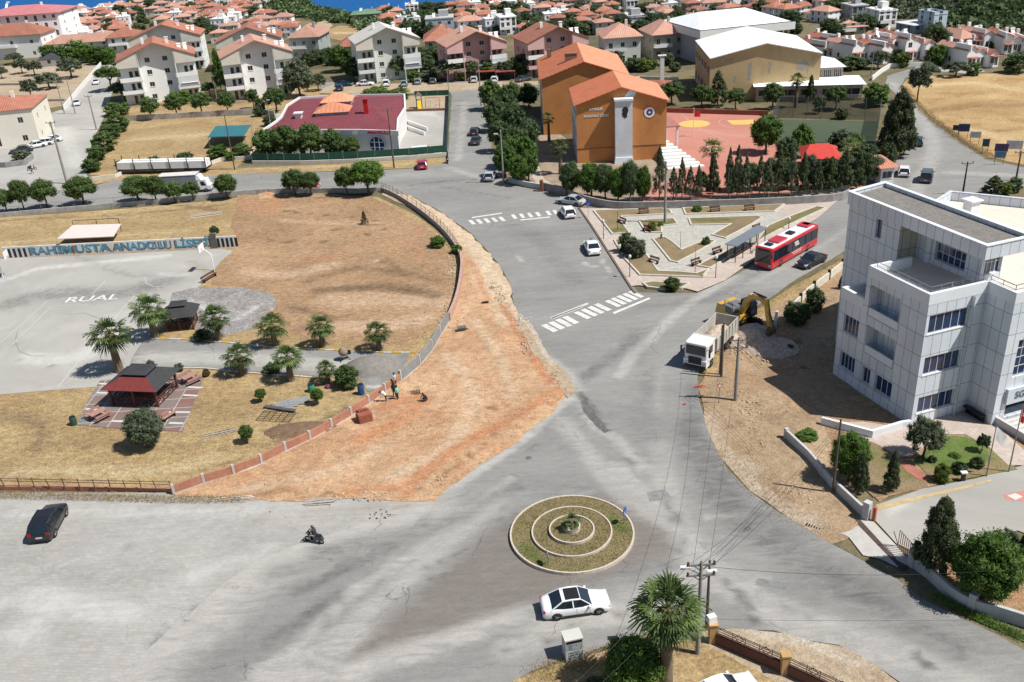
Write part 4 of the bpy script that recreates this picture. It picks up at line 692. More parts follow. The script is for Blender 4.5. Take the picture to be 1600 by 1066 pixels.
MISC = [  # kind, mat, px, py, top, w, label
 ('olive', leaf_olive, 198, 160, 124, 46, 'grey green olive at the left foot of the front left apartment block'), ('bush', leaf_green, 279, 162, 142, 46, 'low green bushes under the front left apartment block'), ('cypress', leaf_green, 346, 142, 78, 24, 'tall narrow green tree between the two front left apartment blocks'),
 ('olive', leaf_dark, 328, 150, 128, 22, 'dark small tree right of the front left apartment block'), ('bush', leaf_dark, 408, 174, 152, 18, 'small dark bush left of the kindergarten trees'), ('bigpine', leaf_olive, 470, 152, 92, 48, 'large grey green tree right of the second white apartment block'), ('olive', leaf_olive, 498, 142, 116, 26, 'smaller olive beside the dark parked cars behind the maroon roof'),
 ('olive', leaf_dark, 428, 142, 112, 24, 'dark tree hiding the foot of the second white apartment block'), ('bigpine', leaf_green, 536, 112, 71, 42, 'bright green leafy tree left of the grey apartment block'), ('bigpine', leaf_dark, 558, 126, 90, 44, 'broad dark tree over the shade left of the grey apartment block'), ('round', leaf_pine, 590, 124, 90, 28, 'rounded pine before the left half of the grey apartment block'), ('round', leaf_pine, 622, 124, 88, 29, 'rounded pine before the right half of the grey apartment block'),
 ('bush', leaf_dark, 516, 96, 76, 24, 'dark bush behind the leafy tree, below the sand bank'), ('bush', leaf_green, 648, 128, 108, 22, 'small bush at the right foot of the grey apartment block'), ('bigpine', leaf_dark, 683, 104, 70, 36, 'dark green tree between the grey and the pink apartment block'), ('olive', leaf_olive, 702, 126, 92, 52, 'broad grey olive in front of the pink apartment block'), ('bush', leaf_olive, 672, 126, 108, 28, 'low olive shrub behind the parked green car'), ('olive', leaf_dark, 738, 124, 95, 26, 'dark olive under the window bay of the pink apartment block'), ('bush', leaf_green, 762, 122, 94, 32, 'green tree right of the pink apartment block'), ('bush', leaf_yel, 724, 126, 108, 18, 'yellow green shrub before the pink apartment block'),
 ('bush', leaf_pine, 586, 152, 135, 44, 'flat green bush behind the left part of the maroon roof'), ('bush', leaf_pine, 622, 156, 136, 40, 'flat green bush behind the right part of the maroon roof by the playground'), ('olive', leaf_dark, 792, 122, 96, 30, 'dark tree beside the white annex of the pink block'), ('bigpine', leaf_dark, 815, 120, 84, 40, 'dark tree between the two pink apartment blocks'),
 ('bush', leaf_dark, 422, 197, 178, 22, 'dark shrub at the far left corner of the kindergarten'), ('bush', leaf_dark, 405, 182, 164, 18, 'shrub beside the lot fence left of the kindergarten'), ('bush', leaf_pine, 190, 258, 250, 20, 'low round bush at the left end of the white stacked panels'), ('bush', leaf_dark, 240, 258, 244, 26, 'low round bush behind the middle of the white stacked panels'), ('bush', leaf_dark, 291, 256, 236, 29, 'low round bush behind the right end of the white stacked panels'), ('bush', leaf_green, 341, 248, 226, 36, 'green bush left under the teal canopy'), ('bush', leaf_pine, 380, 242, 224, 34, 'green bush right of the teal canopy'), ('bush', leaf_green, 362, 250, 236, 22, 'small green bush in front of the teal canopy'),
 ('bush', leaf_olive, 36, 250, 234, 32, 'grey green bush beside the dark parked car at the left edge'),
 ('bigpine', leaf_green, 1196, 240, 178, 50, 'large light green tree in front of the football pitch'), ('bigpine', leaf_green, 1252, 246, 194, 36, 'light green tree left of the small red roof'), ('bigpine', leaf_dark, 1228, 258, 214, 36, 'dark tree left below the small red roof'), ('cypress', leaf_con, 1399, 246, 142, 64, 'big dark cypress towering beside the curving street'), ('bush', leaf_olive, 1312, 232, 202, 40, 'grey green shrub between the pitch and the small red roof'), ('bigpine', leaf_dark, 1352, 265, 226, 44, 'dark leafy tree left of the orange roofed guard house'),
 ('round', leaf_pine, 1049, 164, 128, 40, 'rounded pine at the end of the red school court'), ('round', leaf_pine, 1097, 170, 135, 36, 'rounded pine before the left corner of the beige hall'), ('conifer', leaf_con, 1121, 166, 112, 42, 'dark conifer before the long beige hall wall'), ('round', leaf_pine, 1150, 172, 139, 32, 'rounded pine standing alone before the beige hall wall'), ('round', leaf_pine, 1206, 172, 131, 36, 'rounded pine between the beige hall and the low canopy'), ('cypress', leaf_dark, 1265, 160, 118, 16, 'slim dark cypress before the glazed canopy'), ('round', leaf_pine, 1305, 172, 134, 36, 'rounded pine behind the fence of the football pitch'), ('olive', leaf_green, 1279, 178, 150, 20, 'small light green tree seen through the pitch fence'), ('bush', leaf_green, 1366, 166, 127, 44, 'spreading green tree at the end of the football pitch'), ('bush', leaf_dark, 1315, 186, 168, 22, 'dark shrub behind the pitch fence'),
 ('olive', leaf_olive, 1433, 160, 100, 34, 'slender olive on the edge of the golden field'), ('olive', leaf_olive, 1449, 130, 97, 30, 'silvery olive behind the slender one by the golden field'), ('olive', leaf_olive, 1492, 120, 96, 38, 'silver olive at the far edge of the golden field'), ('bush', leaf_pine, 1520, 118, 96, 24, 'green bush between the olive and the villa terrace'), ('bush', leaf_dark, 1586, 114, 80, 44, 'dark thicket at the right edge above the golden field'), ('bigpine', leaf_dark, 1460, 88, 35, 44, 'big dark tree right of the white stepped villas'), ('bush', leaf_green, 1461, 102, 68, 36, 'green tree below the big dark tree by the villas'), ('bush', leaf_dark, 1329, 108, 86, 56, 'long hedge before the first white villas'), ('olive', leaf_olive, 1372, 108, 78, 28, 'grey olive in front of the white villa'), ('bush', leaf_yel, 1410, 106, 80, 24, 'yellow green bush between two white villas'), ('bush', leaf_green, 1402, 98, 76, 22, 'dark green bush in the villa gap'), ('bush', leaf_green, 1556, 78, 62, 26, 'green hedge behind the right villa'),
 ('bush', leaf_dark, 958, 108, 78, 34, 'dark bush left of the veranda house behind the school'), ('bush', leaf_dark, 990, 112, 88, 30, 'dark bush under the veranda house'), ('bush', leaf_yel, 1006, 112, 89, 26, 'flowering yellow green bush behind the school roof'), ('bush', leaf_olive, 1042, 102, 80, 24, 'grey bush before the grey roofed house'), ('bush', leaf_green, 1018, 108, 92, 22, 'low green bush beside the white chimney'), ('olive', leaf_dark, 938, 98, 76, 24, 'dark olive left of the veranda house'), ('bush', leaf_dark, 1055, 112, 96, 20, 'low bush at the far corner of the beige hall'),
 ('conifer', leaf_con, 1552, 304, 275, 44, 'bushy conifer beside the street behind the white clad building'), ('bush', leaf_yel, 1568, 303, 283, 28, 'yellow green bush beside the conifer behind the white clad building'), ('bush', leaf_dark, 1584, 300, 276, 24, 'dark bush by the railing at the right edge'),
 ('bigpine', leaf_green, 1325, 752, 678, 60, 'round bright green pine behind the garden wall of the white clad building'), ('conifer', leaf_con, 1341, 772, 708, 36, 'small dark conifer right of the round pine in the garden'), ('conifer', leaf_con, 1391, 768, 705, 32, 'small conifer between the garden wall and the brick path'), ('olive', leaf_olive, 1441, 716, 658, 56, 'grey green olive at the corner of the white clad building'), ('bush', leaf_yel, 1471, 752, 724, 26, 'yellow green shrub at the left of the small lawn'), ('bush', leaf_dark, 1498, 738, 722, 24, 'dark round shrub below the lawn'), ('bush', leaf_dark, 1526, 730, 714, 22, 'dark round shrub right of the lawn near the flagpoles'), ('bush', leaf_dark, 1456, 722, 712, 14, 'tiny dark shrub at the left edge of the lawn'), ('bush', leaf_green, 1492, 714, 708, 18, 'tiny green shrub on the lawn'), ('olive', leaf_dark, 1534, 706, 680, 20, 'slim dark shrub before the bench niche'), ('bush', leaf_green, 1261, 686, 672, 34, 'low green shrub behind the end of the garden wall'),
 ('cypress', leaf_con, 1459, 894, 782, 78, 'large dark conifer behind the curved wall at the lower right'), ('bigpine', leaf_green, 1534, 938, 836, 100, 'broad bright green pine right of the large dark conifer'), ('olive', leaf_olive, 1566, 872, 832, 40, 'grey olive behind the broad pine at the right edge'), ('conifer', leaf_con, 1600, 884, 816, 40, 'green conifer cut by the right edge'),
 ('bigpine', leaf_green, 990, 1085, 1006, 96, 'bright green shrub at the bottom edge beside the large palm'), ('bush', leaf_dark, 932, 1090, 1062, 50, 'dark low shrub at the bottom edge left of the bright one'),
 ('bush', leaf_olive, 993, 403, 371, 33, 'blue grey round spruce in the plaza'), ('bush', leaf_dark, 979, 395, 362, 26, 'dark green bush behind the blue grey one in the plaza'), ('bush', leaf_pine, 1050, 454, 433, 27, 'rounded green bush at the near tip of the plaza'), ('bush', leaf_yel, 1019, 362, 346, 15, 'small flowering bush left of centre in the plaza'), ('bush', leaf_green, 1032, 355, 347, 10, 'tiny bush beside the park pole'), ('bush', leaf_pine, 1103, 384, 369, 14, 'small bush in the triangular bed of the plaza'), ('bush', leaf_green, 1089, 332, 320, 15, 'small leafy bush beside the far plaza path'), ('thin', leaf_con, 1033, 375, 364, 6, 'tiny conifer in the triangular bed of the plaza'),
 ('bush', leaf_dark, 1272, 488, 447, 32, 'dark bushes behind the pale wall beside the white clad building'), ('bush', leaf_dark, 1244, 506, 470, 42, 'black green thicket in shade at the end of the pale wall'), ('bush', leaf_green, 1234, 548, 538, 14, 'small weed bush on the shaded heap'), ('conifer', leaf_dark, 1314, 452, 430, 14, 'dark shrub against the corner of the white clad building'),
 ('bigpine', leaf_olive, 232, 699, 640, 60, 'dense round bush beside the brown roofed picnic gazebo'), ('bush', leaf_pine, 544, 604, 570, 40, 'bright green flat pine beside the cement work floor'), ('bush', leaf_dark, 318, 531, 514, 28, 'dark leafless looking shrub beside the driveway kerb'), ('round', leaf_green, 409, 628, 608, 18, 'young pine above the pile of grey panels'), ('round', leaf_green, 497, 632, 609, 20, 'young pine between the barrels and the wall'), ('round', leaf_pine, 387, 692, 666, 23, 'small lone pine in the dry grass before the wall'), ('bush', leaf_olive, 236, 574, 562, 13, 'pale dry shrub left behind the large gazebo'), ('bush', leaf_olive, 281, 580, 567, 14, 'pale dry shrub right behind the large gazebo'), ('bush', leaf_dry, 323, 588, 576, 13, 'brown dry shrub at the terrace corner'), ('bush', leaf_dark, 425, 582, 568, 28, 'dark shrub left of the driveway palm'),
 ('bush', leaf_green, 685, 386, 368, 26, 'green weed bush against the curved yard wall'), ('bush', leaf_green, 714, 396, 382, 18, 'green weed bush near the top corner of the curved wall'), ('thin', leaf_dry, 570, 352, 330, 16, 'thin bare sapling in the middle of the dug yard'), ('olive', leaf_dark, 337, 372, 353, 14, 'small dark tree behind the painted wall'),
]
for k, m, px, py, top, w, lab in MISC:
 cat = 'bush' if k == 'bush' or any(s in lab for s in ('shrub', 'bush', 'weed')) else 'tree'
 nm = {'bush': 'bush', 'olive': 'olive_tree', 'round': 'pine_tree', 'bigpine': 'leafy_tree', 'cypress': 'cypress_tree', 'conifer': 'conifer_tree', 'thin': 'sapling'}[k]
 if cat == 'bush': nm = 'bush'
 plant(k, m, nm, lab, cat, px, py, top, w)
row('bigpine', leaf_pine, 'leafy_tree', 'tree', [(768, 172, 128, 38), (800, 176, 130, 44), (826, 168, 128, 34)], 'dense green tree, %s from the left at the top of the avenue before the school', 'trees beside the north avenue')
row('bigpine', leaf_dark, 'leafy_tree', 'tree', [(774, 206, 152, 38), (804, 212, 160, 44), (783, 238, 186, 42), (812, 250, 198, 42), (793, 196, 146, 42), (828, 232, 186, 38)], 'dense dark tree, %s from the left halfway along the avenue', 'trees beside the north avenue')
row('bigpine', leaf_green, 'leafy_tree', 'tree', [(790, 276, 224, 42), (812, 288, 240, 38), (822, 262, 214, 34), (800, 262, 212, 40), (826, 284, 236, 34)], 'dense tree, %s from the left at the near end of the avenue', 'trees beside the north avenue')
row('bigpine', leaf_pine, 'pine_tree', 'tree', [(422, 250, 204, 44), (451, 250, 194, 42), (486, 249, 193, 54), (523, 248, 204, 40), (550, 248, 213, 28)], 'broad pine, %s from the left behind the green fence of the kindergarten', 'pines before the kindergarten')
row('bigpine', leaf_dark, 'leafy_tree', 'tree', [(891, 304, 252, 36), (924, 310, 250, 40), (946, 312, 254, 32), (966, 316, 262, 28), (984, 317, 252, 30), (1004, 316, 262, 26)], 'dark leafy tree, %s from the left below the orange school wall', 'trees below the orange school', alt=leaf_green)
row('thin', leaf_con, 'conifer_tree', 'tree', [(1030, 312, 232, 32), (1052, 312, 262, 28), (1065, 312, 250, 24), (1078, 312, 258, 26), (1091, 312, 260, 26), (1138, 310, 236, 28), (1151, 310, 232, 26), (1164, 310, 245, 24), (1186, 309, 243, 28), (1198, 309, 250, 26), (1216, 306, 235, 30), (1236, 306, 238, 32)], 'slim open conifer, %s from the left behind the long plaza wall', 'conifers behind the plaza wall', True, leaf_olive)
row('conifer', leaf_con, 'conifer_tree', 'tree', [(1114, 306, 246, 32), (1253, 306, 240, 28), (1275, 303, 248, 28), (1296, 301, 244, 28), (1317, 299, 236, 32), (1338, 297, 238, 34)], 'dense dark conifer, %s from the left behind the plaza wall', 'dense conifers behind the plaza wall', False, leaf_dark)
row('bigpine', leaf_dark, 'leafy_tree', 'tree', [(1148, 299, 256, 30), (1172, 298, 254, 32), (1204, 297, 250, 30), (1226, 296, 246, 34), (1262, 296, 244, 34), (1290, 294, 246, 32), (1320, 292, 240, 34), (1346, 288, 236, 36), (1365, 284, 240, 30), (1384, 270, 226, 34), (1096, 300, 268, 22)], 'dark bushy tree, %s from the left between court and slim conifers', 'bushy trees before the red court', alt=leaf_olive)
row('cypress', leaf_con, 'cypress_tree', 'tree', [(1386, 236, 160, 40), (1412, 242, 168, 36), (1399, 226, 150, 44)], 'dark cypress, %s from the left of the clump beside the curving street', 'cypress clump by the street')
# ---- far wood on the hill, and the scrub of the ridge
def woodland(name, label, pts, mat, s0, n_leaf=26, cat='woodland'):
 C = []; S = []; T = []
 for (x, y, z, s) in pts:
  t0 = rs.uniform(.1, .75)
  d = rs.normal(size=(n_leaf, 3)); d /= np.linalg.norm(d, axis=1)[:, None]; d[:, 2] = np.abs(d[:, 2])*.9
  C.append(np.array([x, y, z+s*.25])+d*s*np.array([.95, .95, .9])*rs.uniform(.5, 1, size=(n_leaf, 1))); S.append(rs.uniform(.5, 1.1, size=n_leaf)*s*.75); T.append(np.clip(t0+rs.uniform(-.2, .25, size=n_leaf)+d[:, 2]*.1, 0, 1))
 me = leafmesh(name, np.concatenate(C), np.concatenate(S), np.concatenate(T), [mat], None, .7); o = link(name, me); tag(o, label, cat, kind='stuff'); return o
def scat(poly, n, smin, smax, keep=None):
 out = []; xs = [p[0] for p in poly]; ys = [p[1] for p in poly]
 tries = 0
 while len(out) < n and tries < n*30:
  tries += 1; x = rnd.uniform(min(xs), max(xs)); y = rnd.uniform(min(ys), max(ys))
  if not inside(np.array([[x, y]]), poly)[0]: continue
  g = G(x, y)
  if keep and not keep(x, y, g): continue
  out.append((g.x, g.y, hz(g.x, g.y), rnd.uniform(smin, smax)))
 return out
woodland('hill_wood', 'dense olive and pine wood covering the hillside at the upper right', scat([(1480, 45), (1492, 28), (1520, 10), (1560, -12), (1650, -14), (1750, 10), (1750, 70), (1600, 62), (1530, 52)], 1100, 1.3, 3.2), leaf_dark, 1)
woodland('hill_wood', 'scattered olive trees on the pale hillside above the villas', scat([(1396, 30), (1400, -14), (1640, -16), (1560, 6), (1500, 26), (1470, 34), (1450, 34)], 230, 1.3, 2.4), leaf_olive, 1)
woodland('ridge_wood', 'dark olive wood on the low ridge before the sea', scat([(430, 20), (425, 2), (470, 3), (500, 14), (560, 30), (600, 34), (620, 52), (640, 64), (600, 70), (560, 44), (510, 36), (480, 30)], 420, 1.6, 3.0, lambda x, y, g: not (500 < x < 556 and 36 < y < 62)), leaf_dark, 1)
woodland('shore_scrub', 'green scrub between the far houses on the left', scat([(240, 60), (250, 6), (340, 0), (440, -6), (440, 60), (420, 70), (330, 56)], 200, 1.0, 2.2), leaf_dark, 1)
# ================================================================ BUILDINGS
clad = BRICK('wall_cladding', (.60, .65, .70), (.68, .72, .77), (.22, .23, .25), 1.0, 1.92, .028, 0, .35, (0, -1.15), .12, .5)
clad_trim = PM('cladding_trim', (.69, .72, .75), .04, 1, .4)
tancl = BRICK('tan_cladding', (.50, .46, .38), (.54, .50, .42), (.15, .13, .11), 1.0, 1.92, .03, 0, .5, (0, -1.15), .1)
terr = PM('terrace_floor', (.62, .54, .46), .06, .8, .8, dirt=.2)
gravelroof = GROUND('roof_gravel', (.20, .185, .17), (.27, .25, .225), (.15, .14, .13), s1=.8, s2=3, fine=.5, bump=.9, grain=18)
_wm = {}
def wmesh(w, h, nx, ny, fm, gm_, sill, split):
 k = (round(w, 2), round(h, 2), nx, ny, fm.name, gm_.name, sill, split)
 if k in _wm: return _wm[k]
 mb = MB(); t = .06 if w > 1.3 else .05
 for i in range(nx+1): mb.box((t/2+(w-t)*i/nx, .03, 0), (t, .06, h), 0, 0)
 for j in range(ny+1): mb.box((w/2, .031, (h-t)*j/ny), (w-.004, .058, t), 0, 0)
 if sill: mb.box((w/2, -.06, -.09), (w+.16, .26, .085), 0, 0)
 g = MB() if split else mb; g.face([(.01, .045, .01), (w-.01, .045, .01), (w-.01, .045, h-.01), (.01, .045, h-.01)], 0 if split else 1)
 a = mb.build('window', [fm, gm_]); b = g.build('pane', gm_) if split else None
 r = (a.data, b.data if b else None); bpy.data.objects.remove(a)
 if b: bpy.data.objects.remove(b)
 _wm[k] = r; return r
def put_window(parent, a, b, o, dep, nx=2, ny=1, fm=None, gl=None, sill=True, split=False, name='window', z=0):
 a, b = Vector((a[0], a[1], 0)), Vector((b[0], b[1], 0)); t = (b-a).normalized(); nin = Vector((-t.y, t.x, 0)); w, h = o[1]-o[0], o[3]-o[2]
 f, p = wmesh(w, h, nx, ny, fm or wframe, gl or houseglass, sill, split); loc = a+t*o[0]+nin*(dep-.075)+Vector((0, 0, o[2]+z)); rz = math.atan2(t.y, t.x)
 wo = link(name, f, parent, loc, rz)
 if p: link('pane', p, wo)
 return wo
# ---- the white clad office block (local x = along the front, y = away along the left side)
O = G0(1422, 666); RZ = R(18.54)
T = thing('office_building', 'white panel clad office block with gravel roof and terraces at the right edge', 'building', O, RZ)
body = MB(); L3 = 8.0
def sideops(lst, y1): return [(y1-b, y1-a, z0, z1, *r) for (a, b, z0, z1, *r) in lst]
A = [(2.8, 5.0, 1.3, 2.9), (5.7, 6.75, 1.3, 2.9), (3.1, 7.05, 8.0, 11.05, 1.3), (3.05, 6.9, 4.26, 7.1, 1.3)]
body.wall((0, 7.6), (0, 0), -1, 12.7, sideops(A, 7.6), .22)
A2 = [(7.9, 10.0, 1.4, 3.0), (7.95, 10.05, 5.2, 6.95)]
body.wall((0, 10.8), (0, 7.6), -1, 9.35, sideops(A2, 10.8), .22); body.wall((4.6, 10.8), (0, 10.8), -1, 9.35)
F_ = [(.5, 4.45, 1.1, 2.75), (.5, 4.4, 4.95, 6.7), (.33, 4.5, 8.95, 10.7)]
body.wall((0, 0), (6.2, 0), -1, 12.7, F_, .22)
body.wall((6.2, 0), (6.2, -2.9), -1, 12.7); Cc = [(1.3, 8.5, .5, 1.95, 1.2), (1.35, 4.4, 4.5, 8.1)]
body.wall((6.2, -2.9), (20, -2.9), -1, 12.7, Cc, .3)
body.build('wall', clad, T)
pr = MB()
for (pts, z1) in (([(.15, 7.45), (.15, .15), (6.05, .15)], 12.72), ([(6.35, 0), (6.35, -2.75), (19.8, -2.75)], 12.72), ([(4.4, 10.65), (.15, 10.65), (.15, 7.75)], 9.37)):
 w = [Vector((x, y, 0)) for x, y in pts]; strip(pr, w, .34, z1-1.0, z1+.02)
strip(pr, [Vector((.17, 7.45, 0)), Vector((4.6, 7.45, 0))], .3, 11.7, 12.71)
pr.build('parapet', clad_trim, T)
fl = MB(); fl.face([(.2, 0.2, 11.75), (4.7, 0.2, 11.75), (4.7, 7.4, 11.75), (.2, 7.4, 11.75)]); fl.face([(4.65, 7.4, 11.755), (6.8, 7.4, 11.755), (6.8, 9.3, 11.755), (4.65, 9.3, 11.755)]); fl.face([(6.3, -2.7, 11.751), (9.2, -2.7, 11.751), (9.2, 7.4, 11.751), (6.3, 7.4, 11.751)]); fl.face([(4.7, .2, 11.753), (6.3, .2, 11.753), (6.3, 7.4, 11.753), (4.7, 7.4, 11.753)]); fl.face([(9.2, -2.7, 11.749), (19.8, -2.7, 11.749), (19.8, 0, 11.749), (9.2, 0, 11.749)]); fl.face([(.2, 7.7, 8.5), (4.7, 7.7, 8.5), (4.7, 10.6, 8.5), (.2, 10.6, 8.5)])
fl.build('terrace_floor', terr, T)
tw = MB(); TY = 16.5
TO = [(11.7, 12.5, 13.05, 14.9, .25)]; WO = (3.4, 7.0, 12.25, 14.65)
tw.wall((4.6, TY), (4.6, 9.3), -1, 15.2, sideops(TO, TY), .2); tw.wall((4.6, 9.3), (4.6, -.35), -1, 11.74); tw.wall((6.8, 9.3), (6.8, 1.6), 11.74, 15.2, sideops([WO], 9.3), .3); tw.wall((6.8, 1.6), (9.1, 1.6), 11.75, 15.2, [(.35, 2.2, 12.5, 14.6)], .3); tw.wall((9.1, 1.6), (9.1, TY+.6), 11.7, 15.2, [(9.6, 10.6, 12.0, 14.4, .3)], .2); tw.wall((9.1, TY+.6), (4.6, TY), -1, 15.2); tw.box((6.7, 7.75, 11.74), (.3, .7, 3.45))
fa = [Vector((x, y, 0)) for x, y in ((4.6, TY+.02), (4.6, -.6), (9.3, -.6), (9.3, TY+.8))]; strip(tw, fa, .3, 15.2, 16.42, True)
tw.face([(4.6, TY, 15.2), (9.2, TY+.6, 15.2), (9.2, -.6, 15.2), (4.6, -.6, 15.2)])
tw.build('tower_wall', clad, T)
cp = MB(); strip(cp, fa, .42, 16.42, 16.5, True); cp.build('roof_coping', clad_trim, T)
gr = MB(); gr.face([(4.7, -.5, 16.1), (9.2, -.5, 16.1), (9.2, TY+.7, 16.1), (4.7, TY, 16.1)]); gr.build('gravel_roof', gravelroof, T)
ib = MB(); ib.wall((4.6, 9.3), (6.8, 9.3), 11.74, 15.2); ib.build('loggia_wall', tancl, T)
for (p, q) in (((7.05, 9.35), (6.0, 9.35)),):
 pass
# windows
for o in sideops([A[0], A[1]], 7.6): put_window(T, (0, 7.6), (0, 0), o, .22, 3 if o[1]-o[0] > 1.5 else 2, 1, None, blueglass, True, True)
for o in sideops(A2, 10.8): put_window(T, (0, 10.8), (0, 7.6), o, .22, 4, 1, None, blueglass, True, True)
for o in F_: put_window(T, (0, 0), (6.2, 0), o, .22, 5, 1, None, blueglass, True, True)
for zz in (8.15, 4.4):
 for (a, b) in ((3.3, 4.3), (4.75, 6.8)): put_window(T, (1.3, 7.6), (1.3, 0), (7.6-b, 7.6-a, zz+.35, zz+2.5), .05, 3 if b-a > 1.5 else 2, 1, None, blueglass, False, True)
 rl = MB(); rl.box((.1, 5.05, zz-.1), (.16, 3.8, .75)); rl.build('loggia_parapet', clad_trim, T)
lb = MB()
for (y0, y1, z0, z1) in ((3.1, 7.05, 8.0, 11.05), (3.05, 6.9, 4.26, 7.1)): lb.face([(1.31, y1, z0), (1.31, y0, z0), (1.31, y0, z1), (1.31, y1, z1)])
lb.build('loggia_back_wall', clad, T)
o = sideops(TO, TY); put_window(T, (4.6, TY), (4.6, 9.3), o[0][:4], .25, 1, 1, None, blueglass, False, True); put_window(T, (6.8, 9.3), (6.8, 1.6), sideops([WO], 9.3)[0], .3, 5, 3, None, blueglass, True, True); put_window(T, (6.8, 1.6), (9.1, 1.6), (.35, 2.2, 12.5, 14.6), .3, 4, 2, None, blueglass, True, True)
put_window(T, (6.2, -2.9), (20, -2.9), Cc[1], .3, 4, 4, None, blueglass, True, True, 'arched_window')
dr = MB(); dr.face([(7.5, -1.75, .5), (14.7, -1.75, .5), (14.7, -1.75, 1.95), (7.5, -1.75, 1.95)]); dr.build('entrance_glazing', glass, T)
sg = MB(); sg.box((10.6, -3.05, 1.98), (6.8, .24, 1.5)); sgn = sg.build('sign_band', PM('sign_pale', (.55, .60, .64), .03, 1, .5), T)
def text_mesh(s, size, ext=.02, mat=None, name='lettering', align='CENTER', bold=.0):
 c = bpy.data.curves.new(name, 'FONT'); c.body = s; c.size = size; c.extrude = ext; c.align_x = align; c.align_y = 'CENTER'; c.offset = bold; c.resolution_u = 3
 o = bpy.data.objects.new(name, c); SC.collection.objects.link(o); dg = bpy.context.evaluated_depsgraph_get(); me = bpy.data.meshes.new_from_object(o.evaluated_get(dg)); bpy.data.objects.remove(o); me.materials.clear(); me.materials.append(mat or white); me.name = name; return me
def text_on(parent, s, size, loc, rz, mat, ext=.02, tilt=R(90), bold=0, sx=1):
 o = link('lettering', text_mesh(s, size, ext, mat, bold=bold), parent, loc, 0, (sx, 1, 1)); o.rotation_euler = (tilt, 0, rz); return o
text_on(T, 'SGK', .95, (8.9, -3.19, 2.75), 0, PM('sign_dark', (.10, .14, .19), .05, 1, .5), bold=.02)
rl = MB()
def rail(mb, pts, z, h=.75, n=1.1, r=.022, rails=2):
 pts = [Vector(p) for p in pts]
 for a, b in zip(pts[:-1], pts[1:]):
  L = (b-a).length; k = max(1, int(L/n))
  for j in range(rails): q = Vector((0, 0, z+h*(j+1)/rails)); mb.bar(a+q, b+q, r*2)
  for i in range(k+1): q = a+(b-a)*(i/k); mb.bar((q.x, q.y, a.z+z), (q.x, q.y, a.z+z+h), r*2)
rail(rl, [(.45, 7.0, 0), (.45, .45, 0), (6.0, .45, 0)], 12.4, .75); rail(rl, [(6.6, .2, 0), (6.6, -2.4, 0), (15, -2.4, 0)], 12.4, .75); rl.build('terrace_rail', PM('rail_grey', (.30, .31, .33), .1, 2, .4, .5), T)
D_ = MB(); dp = [(9.1, 0), (9.1, 17.1), (18.0, 19.2), (21.5, 20.8), (34, 5), (34, -2.9), (20, -2.9), (20, 0)]; D_.prism(dp, -1, 11.7); strip(D_, [Vector((x, y, 0)) for x, y in ((9.2, 17.0), (18.1, 19.1), (21.4, 20.7), (33.9, 5))], .35, 11.7, 12.75); D_.build('rear_wing', clad, T)
cf = MB(); cf.face([(9.3, .1, 11.74), (33.5, .1, 11.74), (33.5, 5, 11.74), (21.3, 20.4, 11.74), (18.1, 18.9, 11.74), (9.3, 16.8, 11.74)]); cf.build('rear_terrace_floor', terr, T)
ch = MB(); ch.box((17.9, 14.3, 11.74), (1.1, 1.1, 2.3)); ch.box((17.9, 14.3, 14.04), (1.5, 1.5, .12)); ch.build('chimney', clad_trim, T)
ac = MB(); [ac.box((14.5+k*1.5, 17.4+k*.3, 11.74), (1.0, .5, .9)) for k in range(3)]; ac.build('air_conditioner', PM('ac_dark', (.12, .12, .125), .2, 2, .5), T)
stp = MB(); stp.box((6.75, -5.0, -.3), (.3, 4.2, 1.1), mi=0)
for k in range(6): stp.box((11, -3.5-k*.42, -.3), (8.2, .42, .85-k*.13))
stp.build('entrance_steps', PM('step_stone', (.5, .49, .47), .1, 1, .8, dirt=.2), T)
bn = MB(); bn.box((5.75, -1.3, .75), (.5, 2.2, .1)); bn.box((5.95, -1.3, 0), (.1, 2.1, .75)); bn.build('bench_niche', black, T)
# ---- walls of poured or rendered concrete along a photo polyline
def pathwall(name, label, px, h, th, mat, cat='wall', base=-.1, posts=None, smooth_=0, world=None, group=None, cap=None):
 pts = world or [Vector((*G0(*p)[:2], 0)) for p in px]
 if smooth_: pts = catmull(pts, smooth_)
 g = pts[0].copy(); loc = [p-g for p in pts]; mb = MB(); strip(mb, loc, th, base, h)
 t = thing(name, label, cat, g, 0, group); mb.build('wall', mat, t)
 if cap: c = MB(); strip(c, loc, th+.08, h, h+.06); c.build('coping', cap, t)
 if posts:
  L = 0; nxt = 0
  for a, b in zip(loc[:-1], loc[1:]):
   d = (b-a).length
   while nxt <= L+d: q = a+(b-a)*((nxt-L)/d); m = MB(); m.box((0, 0, base), (posts[1], posts[1], posts[2]-base)); m.build('post', posts[3], t, (q.x, q.y, 0), math.atan2((b-a).y, (b-a).x)); nxt += posts[0]
   L += d
 return t, loc
wallw = PM('garden_wall', (.46, .46, .46), .1, 1.2, .85, dirt=.35); wallp = PM('pale_wall', (.55, .52, .45), .1, 1.2, .9, dirt=.3)
pathwall('ramp_wall', 'low white parapet round the basement ramp of the white clad building', [(1283, 663), (1362, 684), (1408, 670), (1421, 668)], .75, .3, clad_trim)
pathwall('garden_wall', 'grey garden wall running down to the open gate', [(1228, 686), (1262, 718), (1302, 765), (1350, 810)], .95, .22, wallw, posts=(6, .32, 1.1, wallw))
gw, gl_ = pathwall('garden_wall', 'curved grey boundary wall with low pillars at the lower right', [(1424, 884), (1452, 905), (1485, 935), (1520, 955), (1560, 966), (1620, 985), (1700, 1010)], 1.0, .25, wallw, posts=(5.2, .45, 1.45, wallw), smooth_=3)
pathwall('plot_wall', 'pale wall with small dark pillars beside the white clad building', [(1316, 420), (1290, 441), (1262, 462), (1245, 480), (1232, 492)], 1.0, .2, wallp, posts=(4.2, .3, 1.3, black))
